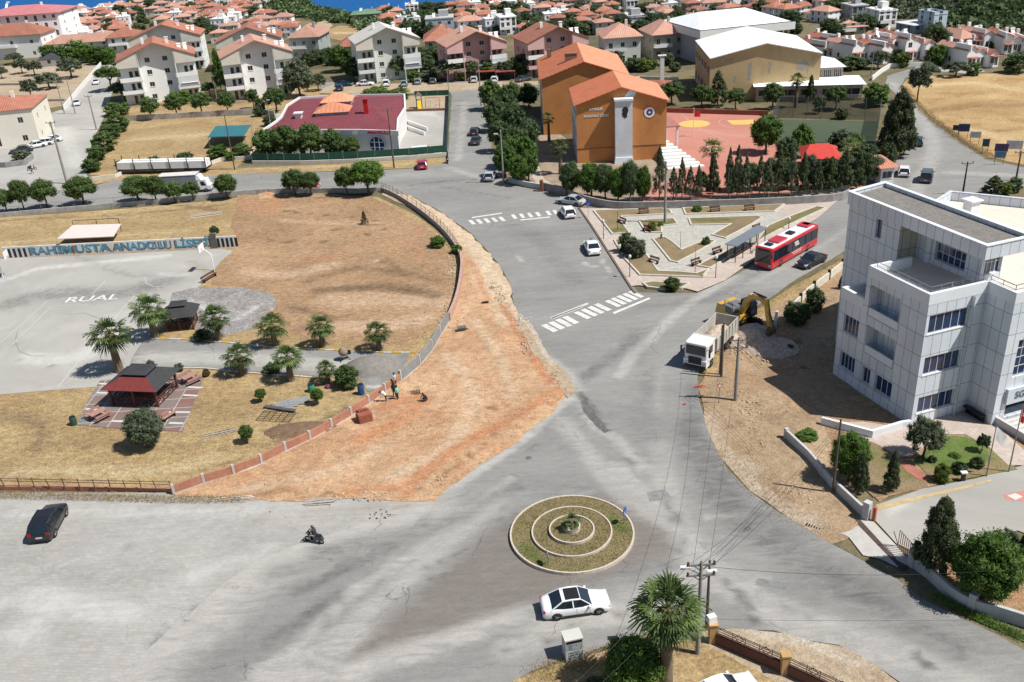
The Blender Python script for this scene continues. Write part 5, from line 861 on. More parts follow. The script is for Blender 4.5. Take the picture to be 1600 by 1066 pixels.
pathwall('plot_wall', 'stump of pale wall standing on the excavated heap', [(1213, 502), (1210, 518)], 1.3, .3, wallp)
pathwall('plaza_wall', 'long grey retaining wall behind the plaza', [(846, 296), (880, 304), (905, 315), (945, 325), (985, 328), (1080, 326), (1200, 322), (1300, 316), (1326, 308)], 1.25, .3, PM('weathered_wall', (.27, .26, .25), .25, 1, .9, dirt=.6), smooth_=3)
pathwall('school_wall', 'low wall between the school trees and the north avenue', [(795, 285), (822, 292), (846, 296)], .9, .3, wallw)
# ---- orange school
orange = PM('orange_render', (.50, .215, .07), .12, .35, .9, dirt=.4); ortile = ROOF('orange_roof_sheet', (.44, .12, .05), (.56, .18, .08), .9, 0, .5); orlight = ROOF('sunlit_roof_sheet', (.58, .22, .12), (.66, .28, .16), .9, 0, .12)  # sunward right slopes get a lighter copy of the orange sheet, sun painted in
greyw = PM('grey_render', (.60, .63, .66), .08, .5, .8, dirt=.2)
def frame_from(a, b):
 d = b-a; return Vector((a.x, a.y, 0)), math.atan2(d.y, d.x), math.hypot(d.x, d.y)
HS = 10.4
SCH = thing('school_building', 'orange school with two gabled wings and AYVALIK ANADOLU LISESI on its wall', 'school', Vector((*G0(900, 164, HS)[:2], 0)), frame_from(G0(900, 164, HS), G0(1042, 156, HS))[1])
o1, r1, w1 = frame_from(G0(900, 164, HS), G0(1042, 156, HS)); apex = hgt(Vector((*G0(900, 164, HS)[:2], 0))+(Vector((math.cos(r1), math.sin(r1), 0))*w1*.5), 136)
def gable_block(T, x0, y0, W, D, He, Hr, wm, rmL, rmR, ops_f=(), left=True, over=.45, split=.5, nwin=4, rows=3, wallleft=None, nm='wing'):
 mb = MB(); xm = x0+W*split
 mb.face([(x0, y0, -1), (x0+W, y0, -1), (x0+W, y0, He), (xm, y0, Hr), (x0, y0, He)]); mb.face([(x0+W, y0+D, -1), (x0, y0+D, -1), (x0, y0+D, He), (xm, y0+D, Hr), (x0+W, y0+D, He)])
 mb.wall((x0+W, y0), (x0+W, y0+D), -1, He)
 a = mb.build(nm+'_wall', wm, T); a.name = nm+'_wall'
 lw = MB(); ops = []; fh = He/rows
 for r_ in range(rows):
  for k in range(nwin): s = D*(k+.5)/nwin; ops.append((s-D/nwin*.36, s+D/nwin*.36, r_*fh+1.1, r_*fh+2.6))
 lw.wall((x0, y0+D), (x0, y0), -1, He, ops, .2); lw.build(nm+'_side_wall', wallleft or wm, T)
 for o in ops: put_window(T, (x0, y0+D), (x0, y0), o, .2, 3)
 for (xa, za, xb, zb_, m, nn) in ((x0-over, He-over*(Hr-He)/(W*split), xm, Hr, rmL, 'roof'), (xm, Hr, x0+W+over, He-over*(Hr-He)/(W*(1-split)), rmR, 'roof')):
  r = MB(); y_, Y_ = y0-.5, y0+D+.5; r.face([(xa, y_, za+.12), (xb, y_, zb_+.12), (xb, Y_, zb_+.12), (xa, Y_, za+.12)]); r.face([(xa, Y_, za-.05), (xb, Y_, zb_-.05), (xb, y_, zb_-.05), (xa, y_, za-.05)])
  r.face([(xa, y_, za-.05), (xb, y_, zb_-.05), (xb, y_, zb_+.12), (xa, y_, za+.12)]); r.face([(xb, Y_, zb_-.05), (xa, Y_, za-.05), (xa, Y_, za+.12), (xb, Y_, zb_+.12)]); r.build(nn, m, T)
  xe, ze = (xa, za) if xa < x0 else (xb, zb_); g = MB(); g.bar((xe, y_, ze-.05), (xe, Y_, ze-.05), .16); g.build('gutter', PM('gutter', (.30, .22, .17), .1, 1, .6), T)
gable_block(SCH, 0, 0, w1, 15, HS, apex, orange, ortile, orlight, nwin=5, wallleft=greyw, nm='front_wing')
# rear wing in the same frame
inv = Matrix.Rotation(-r1, 4, 'Z'); f0 = inv @ (Vector((*G0(846, 124, 11)[:2], 0))-o1); f1 = inv @ (Vector((*G0(971, 110, 11)[:2], 0))-o1)
gable_block(SCH, f0.x, f0.y, (f1-f0).length, 24, 11, 11+(apex-HS)*1.1, orange, ortile, orlight, nwin=7, wallleft=greyw, nm='rear_wing')
pl = G0(975, 255); plL = inv @ (Vector((pl.x, pl.y, 0))-o1); HP = hgt(Vector((pl.x, pl.y, 0)), 152)
mb = MB(); mb.box((plL.x, -.75, -.5), (3.0, 1.5, apex-1.6)); mb.box((plL.x, -.85, apex-2.1), (3.3, 1.8, .35)); mb.box((plL.x, -1.0, -.5), (3.6, 2.2, 1.6), tp=(.85, .75)); mb.build('grey_pylon', greyw, SCH)
mb = MB(); mb.face([(plL.x-.2, -.02, apex-2.2), (plL.x+1.5, -.02, apex-2.6), (plL.x+2.4, -.02, apex-.9), (plL.x+1.3, -.02, apex-.4)]); mb.build('grey_stripe', greyw, SCH)
fcm = PM('portrait_black', (.02, .02, .022), .05, 1, .6)
prof = [(-.30, 1.0), (-.1, 1.25), (.3, 1.28), (.6, 1.05), (.7, .6), (.55, .2), (.45, -.1), (.5, -.45), (.1, -.75), (-.05, -.5), (-.3, -.45), (-.35, -.2), (-.32, 0), (-.5, .05), (-.38, .3), (-.3, .45), (-.42, .8)]
mb = MB(); v = [(plL.x+.1+x*1.0, -1.53, apex-4.4+z*1.0) for x, z in prof]; mb.face(v[::-1]); 
if True: o = mb.build('profile_emblem', fcm, SCH)
text_on(SCH, 'AYVALIK', .6, (3.45, -.03, HS-.95), 0, white, bold=.02); text_on(SCH, 'ANADOLU LİSESİ', .56, (3.45, -.03, HS-2.1), 0, white, bold=.02)
ex, ez = w1*.81, HS-2.0; mb = MB(); disc = lambda r, y, n=28: [(ex+r*math.cos(2*math.pi*k/n), y, ez+r*math.sin(2*math.pi*k/n)) for k in range(n)]
for r_, y_, mt in ((1.05, -.03, red), (.93, -.045, white), (.55, -.06, PM('emblem_blue', (.03, .05, .18), .1, 2, .5)), (.2, -.075, white)): m2 = MB(); m2.face(disc(r_, y_)); o = m2.build('school_emblem', mt, SCH)
mb = MB(); f0y = f0.y; mb.box((f0.x+6.2, f0y+7, 11), (2.4, .8, 3.4)); mb.box((f0.x+6.2, f0y+7, 14.4), (2.7, 1.0, .15)); mb.build('chimney', PM('chimney_dark', (.2, .13, .1), .3, 2, .9), SCH)
mb = MB(); mb.box((f0.x+2.2, f0y+20, 12), (.9, .9, 1.6)); mb.build('chimney', PM('chimney_dark', (.2, .13, .1), .3, 2, .9), SCH)
mb = MB(); mb.bar((0, -.03, 2.6), (w1, -.03, 2.6), .06); mb.build('lightning_cable', black, SCH)
# stands beside the court
g = G0(1042, 262); ST = thing('grandstand', 'white stepped stand with a reddish canopy between orange school and red court', 'grandstand', G0(1043, 268), R(4)); mb = MB()
for k in range(9): mb.box((3.4-k*.22, 1+k*1.1, 0), (6.4-k*.55, 1.1, .3+k*.3))
mb.build('steps', white, ST); mb = MB(); mb.box((2.6, 16, 4.6), (5.2, 8.5, .2)); mb.build('canopy', PM('canopy_red', (.30, .14, .12), .1, 1, .8), ST)
mb = MB(); [mb.box((x, y, 0), (.4, .4, 4.6)) for x in (.4, 4.8) for y in (12.2, 19.8)]; mb.build('pillar', white, ST)
# ---- sports hall
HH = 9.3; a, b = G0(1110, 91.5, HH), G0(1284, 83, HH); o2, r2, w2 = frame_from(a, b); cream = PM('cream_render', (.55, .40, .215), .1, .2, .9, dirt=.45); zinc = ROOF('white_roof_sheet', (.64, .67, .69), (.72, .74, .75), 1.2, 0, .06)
HALL = thing('sports_hall', 'peeling beige sports hall with a large white gabled roof', 'hall', o2, r2); ah = hgt(o2+Vector((math.cos(r2), math.sin(r2), 0))*w2*.5, 67.5)
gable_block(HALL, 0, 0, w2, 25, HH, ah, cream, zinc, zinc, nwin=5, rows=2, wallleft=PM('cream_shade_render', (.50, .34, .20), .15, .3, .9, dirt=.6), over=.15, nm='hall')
mb = MB()
for (x, z, w, h) in ((8.2, 4.5, .9, 3.6), (12.6, 5.8, .6, 2.2), (5.2, 4.2, .5, 1.2), (18.5, 6.2, 2.6, 1.6), (20.8, 5.2, .5, 2), (3.0, 8.8, 2.2, .25)): mb.face([(x, -.02, z), (x+w*.6, -.02, z-.3), (x+w, -.02, z+h*.7), (x+w*.7, -.02, z+h), (x+w*.2, -.02, z+h*.9)])
mb.build('flaked_patch', PM('bare_plaster', (.36, .33, .29), .25, 3, .95), HALL)
def slab_house(name, label, cat, fl, fr, depth, H, wm, rm, wins=0, over=.5, rise=.6, glassy=False, base=None):
 a, b = G0(*fl, H), G0(*fr, H); o, r, w = frame_from(a, b); t = thing(name, label, cat, o, r); mb = MB(); ops = []
 n = wins
 for k in range(n): s = w*(k+.5)/n; ops.append((s-w/n*.38, s+w/n*.38, H-2.3 if glassy else H*.35, H-.5 if glassy else H*.75))
 mb.wall((0, 0), (w, 0), -1, H, ops, .2); mb.wall((w, 0), (w, depth), -1, H); mb.wall((w, depth), (0, depth), -1, H); mb.wall((0, depth), (0, 0), -1, H); mb.build('wall', wm, t)
 for q in ops: put_window(t, (0, 0), (w, 0), q, .2, 4 if glassy else 2, 1, white if glassy else None)
 m = MB(); e = over; z0 = H; m.add([(-e, -e, z0), (w+e, -e, z0), (w+e, depth+e, z0), (-e, depth+e, z0), (w*.2, depth*.6, z0+rise), (w*.8, depth*.6, z0+rise)], [(0, 1, 5, 4), (1, 2, 5), (2, 3, 4, 5), (3, 0, 4), (3, 2, 1, 0)]); m.build('roof', rm, t); return t
slab_house('hall_annex', 'glazed upper annex with white roof leaning on the beige hall', 'building', (1206, 109), (1318, 104), 10, 5.6, PM('annex_wall', (.35, .27, .2), .2, 1, .9), zinc, 7, .6, 1.4, True)
slab_house('hall_annex', 'low annex with white flat roof and solar heaters in front of the glazed one', 'building', (1182, 135), (1349, 131), 9, 3.4, PM('annex_wall2', (.40, .34, .27), .2, 1, .9), zinc, 5, .6, .25)
# chimney stack and shed
mb = MB(); t = thing('chimney_stack', 'white free standing chimney behind the orange school roof', 'chimney', G(1034, 131)); mb.box((0, 0, 0), (.95, .95, 6.6)); mb.build('shaft', white, t); mb = MB(); mb.box((0, 0, 6.6), (2.0, 1.2, .18)); mb.build('cap', white, t)
slab_house('boiler_shed', 'red roofed shed at the foot of the white chimney', 'shed', (1000, 136), (1032, 137), 8, 2.8, PM('shed_wall', (.3, .2, .15), .2, 1, .9), ROOF('red_tile', (.33, .10, .07), (.42, .15, .10), .5), 0, .4, .6)
slab_house('long_building', 'long white roofed grey building with a deep white eaves band behind the hall', 'building', (1098, 46), (1226, 33), 22, 9, PM('grey_panel', (.36, .38, .41), .1, 1, .8), zinc, 9, 1.2, 2.6)
slab_house('guard_house', 'small guard house with orange tiled roof at the school gate', 'house', (1378, 262), (1398, 260), 6, 2.8, white, ROOF('guard_tile', (.50, .19, .12), (.58, .25, .17), .5), 1, .6, 1.0)
slab_house('garden_shelter', 'small shelter with a bright red metal roof among the school trees', 'shelter', (1258, 247), (1309, 247), 7, 2.8, PM('shelter_wall', (.2, .12, .1), .2, 1, .9), PM('bright_red_roof', (.50, .05, .035), .1, 1, .6), 0, .6, 1.2)
for t_, H_0, w_ in ((bpy.data.objects['long_building'], 9, None),):
 bb = t_.children[0].bound_box; W0 = max(b[0] for b in bb); m = MB(); m.box((W0/2, -1.25, 6.9), (W0+2.6, .1, 1.9)); m.box((-1.25, 10, 6.9), (.1, 22, 1.9)); m.build('eaves_band', white, t_)
# ---- kindergarten
HK = 4.4; maroon = ROOF('maroon_roof', (.15, .028, .038), (.20, .045, .055), .6, 0, .1)
kp = [(407, 208), (432, 191), (440, 184), (449, 166), (468, 154), (560, 150), (632, 149), (633, 170), (622, 188), (621, 207), (560, 205), (504, 205)]
kw = [Vector((*G0(x, y, HK)[:2], 0)) for x, y in kp]; ko = kw[0].copy(); kl = [p-ko for p in kw]
KG = thing('kindergarten', 'white kindergarten with a wide maroon roof and two orange lanterns', 'building', ko); mb = MB(); mb.prism(kl, -1, HK-.3); strip(mb, kl, .35, HK-.6, HK+.35, True); mb.build('wall', white, KG)
ce = sum(kl, Vector())/len(kl); r1_, r2_ = ce+Vector((-7, 0, 0)), ce+Vector((8, -1, 0)); mb = MB()
for i in range(len(kl)):
 a, b = kl[i], kl[(i+1) % len(kl)]; z = HK-.1; f = lambda p: r1_ if (p-r1_).length < (p-r2_).length else r2_
 pa, pb = f(a), f(b); pts = [(b.x, b.y, z), (a.x, a.y, z), (pa.x, pa.y, z+1.3)] + ([(pb.x, pb.y, z+1.3)] if pa is not pb else []); pts = pts[::-1]
 mb.face(pts[::-1] if (Vector(pts[1])-Vector(pts[0])).cross(Vector(pts[2])-Vector(pts[0])).z > 0 and False else pts)
o = mb.build('roof', maroon, KG); me = o.data
for p in me.polygons:
 if p.normal.z < 0: p.flip()
for (x, y, w) in ((528, 159, 44), (521, 175, 50)):
 q = Vector((*G0(x, y, HK+1)[:2], 0))-ko; s = w/ppm((ko.x+q.x, ko.y+q.y, HK)); mb = MB(); mb.box((q.x, q.y, HK), (s, 5.4, 1.5)); lo = mb.build('lantern', PM('lantern_wall', (.35, .33, .42), .1, 1, .8), KG); m = MB(); e = .4; hx, hy = s/2+e, 2.7+e
 m.add([(q.x-hx, q.y-hy, HK+1.5), (q.x+hx, q.y-hy, HK+1.5), (q.x+hx, q.y+hy, HK+1.5), (q.x-hx, q.y+hy, HK+1.5), (q.x-s*.12, q.y, HK+2.9), (q.x+s*.12, q.y, HK+2.9)], [(0, 1, 5, 4), (1, 2, 5), (2, 3, 4, 5), (3, 0, 4), (3, 2, 1, 0)]); m.build('lantern_roof', orlight, lo)
for (x, y, w, d, h, m_) in ((467, 184, 1.3, 1.3, 1.4, white), (573, 178, .9, .9, 3.4, red)): q = Vector((*G0(x, y, HK+.8)[:2], 0))-ko; mb = MB(); mb.box((q.x, q.y, HK+.3), (w, d, h)); mb.box((q.x, q.y, HK+.3+h), (w*1.4, d*1.4, .18)); mb.build('chimney', m_, KG)
fa, fb = kl[-1], kl[-3]; tf = (fb-fa).normalized(); rzf = math.atan2(tf.y, tf.x)
mb = MB(); L = (fb-fa).length
for (s0, s1, z0, z1) in ((.5, 2.2, .8, 3), (L*.62-1, L*.62+1, 1.2, 3.2)): pass
mb.face([fa+tf*(L*.25)+Vector((0, 0, 4.6))+Vector((tf.y, -tf.x, 0))*.2, fa+tf*(L*.42)+Vector((0, 0, 4.6))+Vector((tf.y, -tf.x, 0))*.2, fa+tf*(L*.38)+Vector((0, 0, 3.4))+Vector((tf.y, -tf.x, 0))*.2, fa+tf*(L*.28)+Vector((0, 0, 3.4))+Vector((tf.y, -tf.x, 0))*.2][::-1]); mb.build('grey_panel', greyw, KG)
c = fa+tf*(L*.72)+Vector((tf.y, -tf.x, 0))*.2; n_ = 24
for rr, mt, off in ((1.75, greyw, .0), (1.5, PM('round_window', (.02, .04, .12), .1, 1, .2), .03)):
 m = MB(); m.face([c+tf*(rr*math.cos(2*math.pi*k/n_))+Vector((tf.y, -tf.x, 0))*off+Vector((0, 0, 2.0+rr*math.sin(2*math.pi*k/n_))) for k in range(n_)]); ow = m.build('round_window', mt, KG)
m = MB(); nf = Vector((tf.y, -tf.x, 0))*.08
for dx in (-.5, .5): m.bar(c+nf+tf*dx+Vector((0, 0, .7)), c+nf+tf*dx+Vector((0, 0, 3.3)), .12)
for dz in (1.5, 2.5): m.bar(c+nf+tf*-1.3+Vector((0, 0, dz)), c+nf+tf*1.3+Vector((0, 0, dz)), .12)
m.build('window_bars', white, ow)
cs = fa+tf*(L*.76)+Vector((tf.y, -tf.x, 0))*.25+Vector((0, 0, 4.35)); mb = MB(); mb.bar(cs-tf*2.4, cs+tf*2.4, .12, 1.0); mb.build('sign_board', PM('sign_pink', (.6, .5, .52), .05, 1, .5), KG)
text_on(KG, 'ANAOKULU', .85, cs+Vector((tf.y, -tf.x, 0))*.1, rzf, PM('sign_red', (.42, .02, .06), .05, 1, .5), bold=.03)
# ramp walls of the kindergarten yard
for (p, q, lab) in (((632, 192), (668, 205), 'upper white ramp wall beside the kindergarten'), ((626, 198), (664, 212), 'lower white ramp wall beside the kindergarten')): pathwall('ramp_wall', lab, [p, q], .8, .3, white)
# ---- apartment blocks
tile1 = ROOF('terracotta_tile', (.33, .12, .075), (.45, .19, .125), .5, 0, .3); tile2 = ROOF('faded_tile', (.42, .215, .155), (.52, .30, .23), .5, 0, .25); tilew = ROOF('whitewashed_tile', (.55, .52, .48), (.68, .66, .62), .5, 0, .2)
beige = PM('beige_render', (.58, .54, .47), .08, .5, .85, dirt=.15); wh2 = PM('white_render', (.74, .74, .72), .05, .4, .85, dirt=.12); pink = PM('pink_render', (.60, .37, .35), .06, .4, .85, dirt=.15); pale = PM('pale_grey_render', (.60, .61, .57), .06, .4, .85, dirt=.15); pinkd = PM('dusty_pink_render', (.42, .26, .25), .06, .4, .85)
def apartments(label, px, py, top, wpx, wm, bm, rm, yaw=0, D=13, floors=4, extra=True):
 g = G(px, py); W = wpx/ppm((g.x, g.y, 5)); hr = hgt(g, top); rise = min(3.6, W*.2); he = hr-rise; sl = rise/(W/2); fh = he/(floors-.25); t = thing('apartment_building', label, 'apartment block', g, yaw)
 c = W*.235; CY = 1.3; zr = lambda x: hr-abs(x)*sl; mb = MB(); ops = []
 for f in range(floors):
  for x in (-c*.5, c*.5): ops.append((c+x-.62, c+x+.62, f*fh+1.0, f*fh+2.15))
 mb.wall((-c, CY), (c, CY), -1, zr(c)-.05, ops[:2*floors] if zr(c) > (floors-1)*fh+2.3 else ops[:2*(floors-1)], .18); mb.face([(-c, CY, zr(c)-.05), (c, CY, zr(c)-.05), (0, CY, hr-.05)])
 for s in (-1, 1): mb.box((s*(c+.1), .55, -1), (.22, 2.5, zr(c)+.85))
 wo = []
 for f in range(floors-1): wo += [(W/2-c-2.9, W/2-c-2.0, f*fh+.1, f*fh+2.2), (W/2-c-1.5, W/2-c-.6, f*fh+.8, f*fh+2.2)] if W/2-c > 3.4 else [(.8, 1.7, f*fh+.1, f*fh+2.2)]
 for s in (-1, 1):
  a, b = ((-W/2, 1.8), (-c, 1.8)) if s < 0 else ((c, 1.8), (W/2, 1.8)); mb.wall(a, b, -1, he, wo, .15)
  for o in wo: put_window(t, a, b, o, .15, 1)
 sd = [(D*.3-.6, D*.3+.6, f*fh+.9, f*fh+2.1) for f in range(floors-1)]+[(D*.65-.6, D*.65+.6, f*fh+.9, f*fh+2.1) for f in range(floors-1)]
 mb.wall((W/2, 1.8), (W/2, D), -1, he, [(o[0]-.9, o[1]-.9, o[2], o[3]) for o in sd], .15); mb.wall((-W/2, D), (-W/2, 1.8), -1, he, sd, .15); mb.wall((W/2, D), (-W/2, D), -1, he)
 for o in sd: put_window(t, (W/2, 1.8), (W/2, D), (o[0]-.9, o[1]-.9, o[2], o[3]), .15, 2); put_window(t, (-W/2, D), (-W/2, 1.8), o, .15, 2)
 mb.face([(W/2, D, he), (-W/2, D, he), (0, D, hr-.05)]); mb.build('wall', wm, t)
 for o in (ops if zr(c) > (floors-1)*fh+2.3 else ops[:2*(floors-1)]): put_window(t, (-c, CY), (c, CY), o, .18, 2)
 for s in (-1, 1):
  x0, x1 = (c+.02, W/2+.3); z0 = he-2.0; m = MB(); q = [(s*x0, z0), (s*x1, z0), (s*x1, zr(x1)-.1), (s*x0, zr(x0)-.1)]; q = q if s > 0 else q[::-1]
  m.face([(x, -.7, z) for x, z in q]); m.face([(x, 1.85, z) for x, z in q[::-1]]); m.face([(q[0][0], -.7, z0), (q[0][0], 1.85, z0), (q[1][0], 1.85, z0), (q[1][0], -.7, z0)]); m.face([(s*x1, -.7, z0), (s*x1, 1.85, z0), (s*x1, 1.85, zr(x1)-.1), (s*x1, -.7, zr(x1)-.1)][::s]); m.build('attic_box', bm, t)
  for f in range(1, floors-1):
   m = MB(); xc = s*(c+W/2)/2; bw = W/2-c+.5; m.box((xc, .55, f*fh-.12), (bw, 2.4, .16)); m.box((xc, -.6, f*fh+.04), (bw, .1, .75 if f == 1 else .9)); m.box((s*(W/2+.2), .6, f*fh+.04), (.1, 2.3, .8)); m.build('balcony', wm if f % 2 else wh2, t)
 if extra: m = MB(); xc = (c+W/2)/2+.2; m.box((xc, .2, fh*1+.7), (W/2-c, 1.9, fh-.9)); o = m.build('glazed_balcony', PM('balcony_white', (.62, .63, .65), .05, 1, .6), t); put_window(o, (xc-2, -.75), (xc+2, -.75), (.1, W/2-c-.7, fh+1.4, fh+2.4), .06, 5, 1, white)
 for s in (-1, 1):
  m = MB(); e = W/2+.6; za, zb_ = zr(e), hr; q = [(s*e, -.95, za+.05), (0, -.95, zb_+.05), (0, D+.4, zb_+.05), (s*e, D+.4, za+.05)]; q = q if s < 0 else q[::-1]; m.face(q); m.face([(x, y, z-.18) for x, y, z in q[::-1]])
  for i in range(4): a, b = q[i], q[(i+1) % 4]; m.face([(a[0], a[1], a[2]-.18), (b[0], b[1], b[2]-.18), b, a])
  ro = m.build('roof', rm, t)
 m = MB(); m.box((W*.18, D*.45, hr-2.2), (.8, .8, 2.4)); m.box((W*.18, D*.45, hr+.2), (1, 1, .12)); m.build('chimney', wh2, ro)
 m = MB(); m.box((-W*.14, D*.5, hr-1.4), (.7, .7, 1.9)); m.build('chimney', wh2, ro)
 for k in range(2): m = MB(); m.tube([(W*.3+k*1.5, D*.35, hr-1.6), (W*.3+k*1.5+1.1, D*.35, hr-1.6)], .26, 8); m.bar((W*.3+k*1.5+.5, D*.25, he), (W*.3+k*1.5+.5, D*.35, hr-1.6), .9, .06); m.build('water_heater', wh2, t)
 return t
apartments('front left white apartment block with orange gabled roof beside the side street', 258, 160, 66, 112, wh2, beige, tile1, R(17))
apartments('second white apartment block with faded pink roof, left of the grey one', 412, 153, 62, 104, wh2, beige, tile2, R(17))
apartments('pale grey green apartment block with whitewashed gable roof behind parked cars', 612, 127, 42, 96, pale, beige, tilew, R(15))
apartments('dusty pink apartment block with glazed white balcony beyond the parking lane', 748, 124, 48, 92, pinkd, pink, tile2, R(15))
apartments('light pink apartment block rising behind the orange school roof', 873, 118, 41, 96, pink, pink, tile1, R(15))
apartments('beige apartment block directly behind the front left white one', 268, 112, 38, 104, wh2, beige, tile1, R(9), extra=False)
apartments('white apartment block with many rooftop tanks behind the second white one', 396, 108, 42, 96, wh2, beige, tile1, R(9), extra=False)
# ---- hip roofed houses
def hip_roof(W, D, z, rise, over, ridge=.35):
 m = MB(); x, y = W/2+over, D/2+over
 if W >= D: r = [(-(x-y*.92), 0), (x-y*.92, 0)]
 else: r = [(0, -(y-x*.92)), (0, y-x*.92)]
 v = [(-x, -y, z), (x, -y, z), (x, y, z), (-x, y, z), (*r[0], z+rise), (*r[1], z+rise)]
 f = [(0, 1, 5, 4), (1, 2, 5), (2, 3, 4, 5), (3, 0, 4)] if W >= D else [(0, 1, 4), (1, 2, 5, 4), (2, 3, 5), (3, 0, 4, 5)]
 m.add(v, f+[(3, 2, 1, 0)]); m.add([(a[0], a[1], a[2]-.16) for a in v[:4]]+[(a[0], a[1], a[2]-.003) for a in v[:4]], [(0, 1, 5, 4), (1, 2, 6, 5), (2, 3, 7, 6), (3, 0, 4, 7), (3, 2, 1, 0)]); return m
def house(label, g, W, D, H, wm, rm, yaw=0, floors=2, rise=None, over=.7, cat='house', name='house', group=None, nwf=3, balc=True, kind='hip', extras=True):
 t = thing(name, label, cat, g, yaw, group); mb = MB(); fh = H/floors; x, y = W/2, D/2; of = []; osd = []
 for f in range(floors):
  for k in range(nwf): s = W*(k+.5)/nwf; of.append((s-.55, s+.55, f*fh+(.2 if (k+f) % 3 == 1 else .9), f*fh+2.15))
  for k in range(2): s = D*(k+.5)/2; osd.append((s-.5, s+.5, f*fh+.9, f*fh+2.1))
 cs = [(-x, -y), (x, -y), (x, y), (-x, y)]
 for i in range(4):
  ops = of if i % 2 == 0 else osd; mb.wall(cs[i], cs[(i+1) % 4], -1.5, H, ops, .14)
  if i != 2:
   for o in ops: put_window(t, cs[i], cs[(i+1) % 4], o, .14, 2, 1, None, None, False)
 mb.build('wall', wm, t)
 if kind == 'hip': ro = hip_roof(W, D, H, rise or W*.17, over).build('roof', rm, t)
 elif kind == 'flat': m = MB(); m.box((0, 0, H), (W+.3, D+.3, .35)); m.box((W*.15, D*.1, H+.35), (W*.35, D*.35, 2.0)); ro = m.build('roof', rm, t)
 if extras: m = MB(); m.box((W*.2, 0, H), (.7, .7, (rise or W*.17)+.7)); m.build('chimney', wm, ro)
 if balc and floors > 1: m = MB(); m.box((-W*.2, -y-.6, fh-.1), (W*.55, 1.2, .14)); m.box((-W*.2, -y-1.17, fh+.04), (W*.55, .06, .8)); m.build('balcony', wh2, t)
 if extras: m = MB(); m.tube([(-W*.25, y*.2, H+W*.12), (-W*.25+1.1, y*.2, H+W*.12)], .25, 8); m.bar((-W*.25+.5, -y*.2, H+W*.02), (-W*.25+.5, y*.1, H+W*.11), .9, .05); m.build('water_heater', wh2, t)
 return t
def H_(label, px, py, eave, wpx, D, wm, rm, yaw=0, **k):
 g = G(px, py); W = wpx/ppm((g.x, g.y, g.z+3)); H = hgt(g, eave); return house(label, g+Vector((0, D/2, 0)), W, D, H, wm, rm, yaw, **k)
stonew = PM('stone_wall_render', (.36, .33, .28), .1, .5, .9, dirt=.2); greyg = PM('grey_green_render', (.30, .33, .32), .1, .5, .9); whv = PM('villa_white', (.80, .80, .80), .04, .4, .8); mar2 = ROOF('pink_maroon_roof', (.36, .12, .13), (.44, .17, .17), .8, 0, .1)
H_('two storey house with broad tiled roof and dark verandas behind the school', 972, 100, 58, 56, 12, pale, tile2, R(2), rise=3)
H_('two storey house with wooden bays left of the long white roofed building', 1040, 92, 53, 50, 12, stonew, tile2, R(8), rise=3)
H_('terracotta roofed villa with teal glass and white pillars at the left edge', 24, 92, 56, 92, 13, wh2, tile1, R(2), rise=3.4)
H_('large white hotel block with pink roof and rows of small windows, top left', 38, 84, 24, 124, 22, whv, mar2, R(4), floors=5, rise=2.4, nwf=9, balc=False, cat='hotel', name='hotel')
H_('long terrace with terracotta roof running behind the dense trees', 135, 84, 66, 120, 10, wh2, tile2, R(2), rise=2.4, nwf=6)
H_('terracotta roofed wing at the right end of the long terrace', 192, 82, 58, 48, 12, wh2, tile1, R(12), rise=2.6)
H_('dark verandaed house with long tiled roof right of the white blocks', 482, 92, 58, 46, 14, greyg, tile2, R(-6), rise=3)
H_('low house with an orange roof left of the grey apartment block', 552, 92, 72, 44, 10, greyg, tile1, R(4), rise=3, floors=1)
H_('house with wide orange roof between grey and pink apartment blocks', 690, 92, 63, 50, 14, stonew, tile1, R(2), rise=3.6)
H_('small black slatted roof pavilion in the olive grove', 77, 104, 93, 26, 6, wh2, PM('black_slats', (.05, .055, .065), .3, 2, .5), R(6), floors=1, rise=1.6, extras=False, balc=False, nwf=1, name='pavilion', cat='pavilion')
H_('cream walled building with terracotta roof at the left edge by the parking', -12, 232, 176, 120, 16, PM('cream_white', (.70, .66, .56), .04, .4, .8), tile1, R(12), rise=2.0, nwf=3, over=.3, balc=False)
H_('brownish house between the big dark tree and the orange roofed villa', 1500, 82, 60, 28, 9, stonew, tile2, R(20), rise=2.0)
H_('narrow pale blue tower house on the hill foot', 1462, 54, 22, 24, 7, PM('pale_blue_render', (.46, .55, .62), .05, .5, .8), PM('blue_roof', (.42, .50, .56), .1, 1, .6), R(14), floors=4, rise=.4, nwf=1, balc=False, extras=False, over=.1)
H_('low grey blue shed left of the pale blue tower house', 1436, 52, 38, 34, 8, PM('shed_blue', (.25, .31, .38), .1, 1, .7), zinc, R(14), floors=1, rise=.4, nwf=2, balc=False, extras=False)
H_('white cube house above a shaded veranda near the hill', 1383, 44, 18, 30, 9, whv, wh2, R(6), kind='flat', floors=3)
H_('grey metal clad cube house in the villa quarter', 1341, 34, 10, 26, 9, PM('metal_clad', (.30, .33, .36), .1, 1, .5, .3), PM('flat_grey', (.4, .4, .4), .1, 1, .8), R(4), kind='flat', floors=2, balc=False)
H_('low tiled house in front of the grey metal clad cube', 1330, 54, 42, 42, 9, stonew, tile2, R(4), rise=1.6)
H_('blue grey modern house with flat roof in the middle of the town', 688, 58, 30, 44, 10, PM('blue_grey', (.36, .42, .48), .1, .6, .8), PM('flat_grey', (.4, .4, .4), .1, 1, .8), R(2), kind='flat')
H_('white modern corner house with a narrow tower right of the pink block', 792, 54, 28, 26, 9, whv, wh2, R(8), kind='flat', floors=3)
H_('seaside house with a green roof and white lantern on the ridge', 572, 36, 22, 44, 12, stonew, PM('green_roof', (.13, .22, .13), .1, 1, .8), R(2), rise=1.2, floors=1)
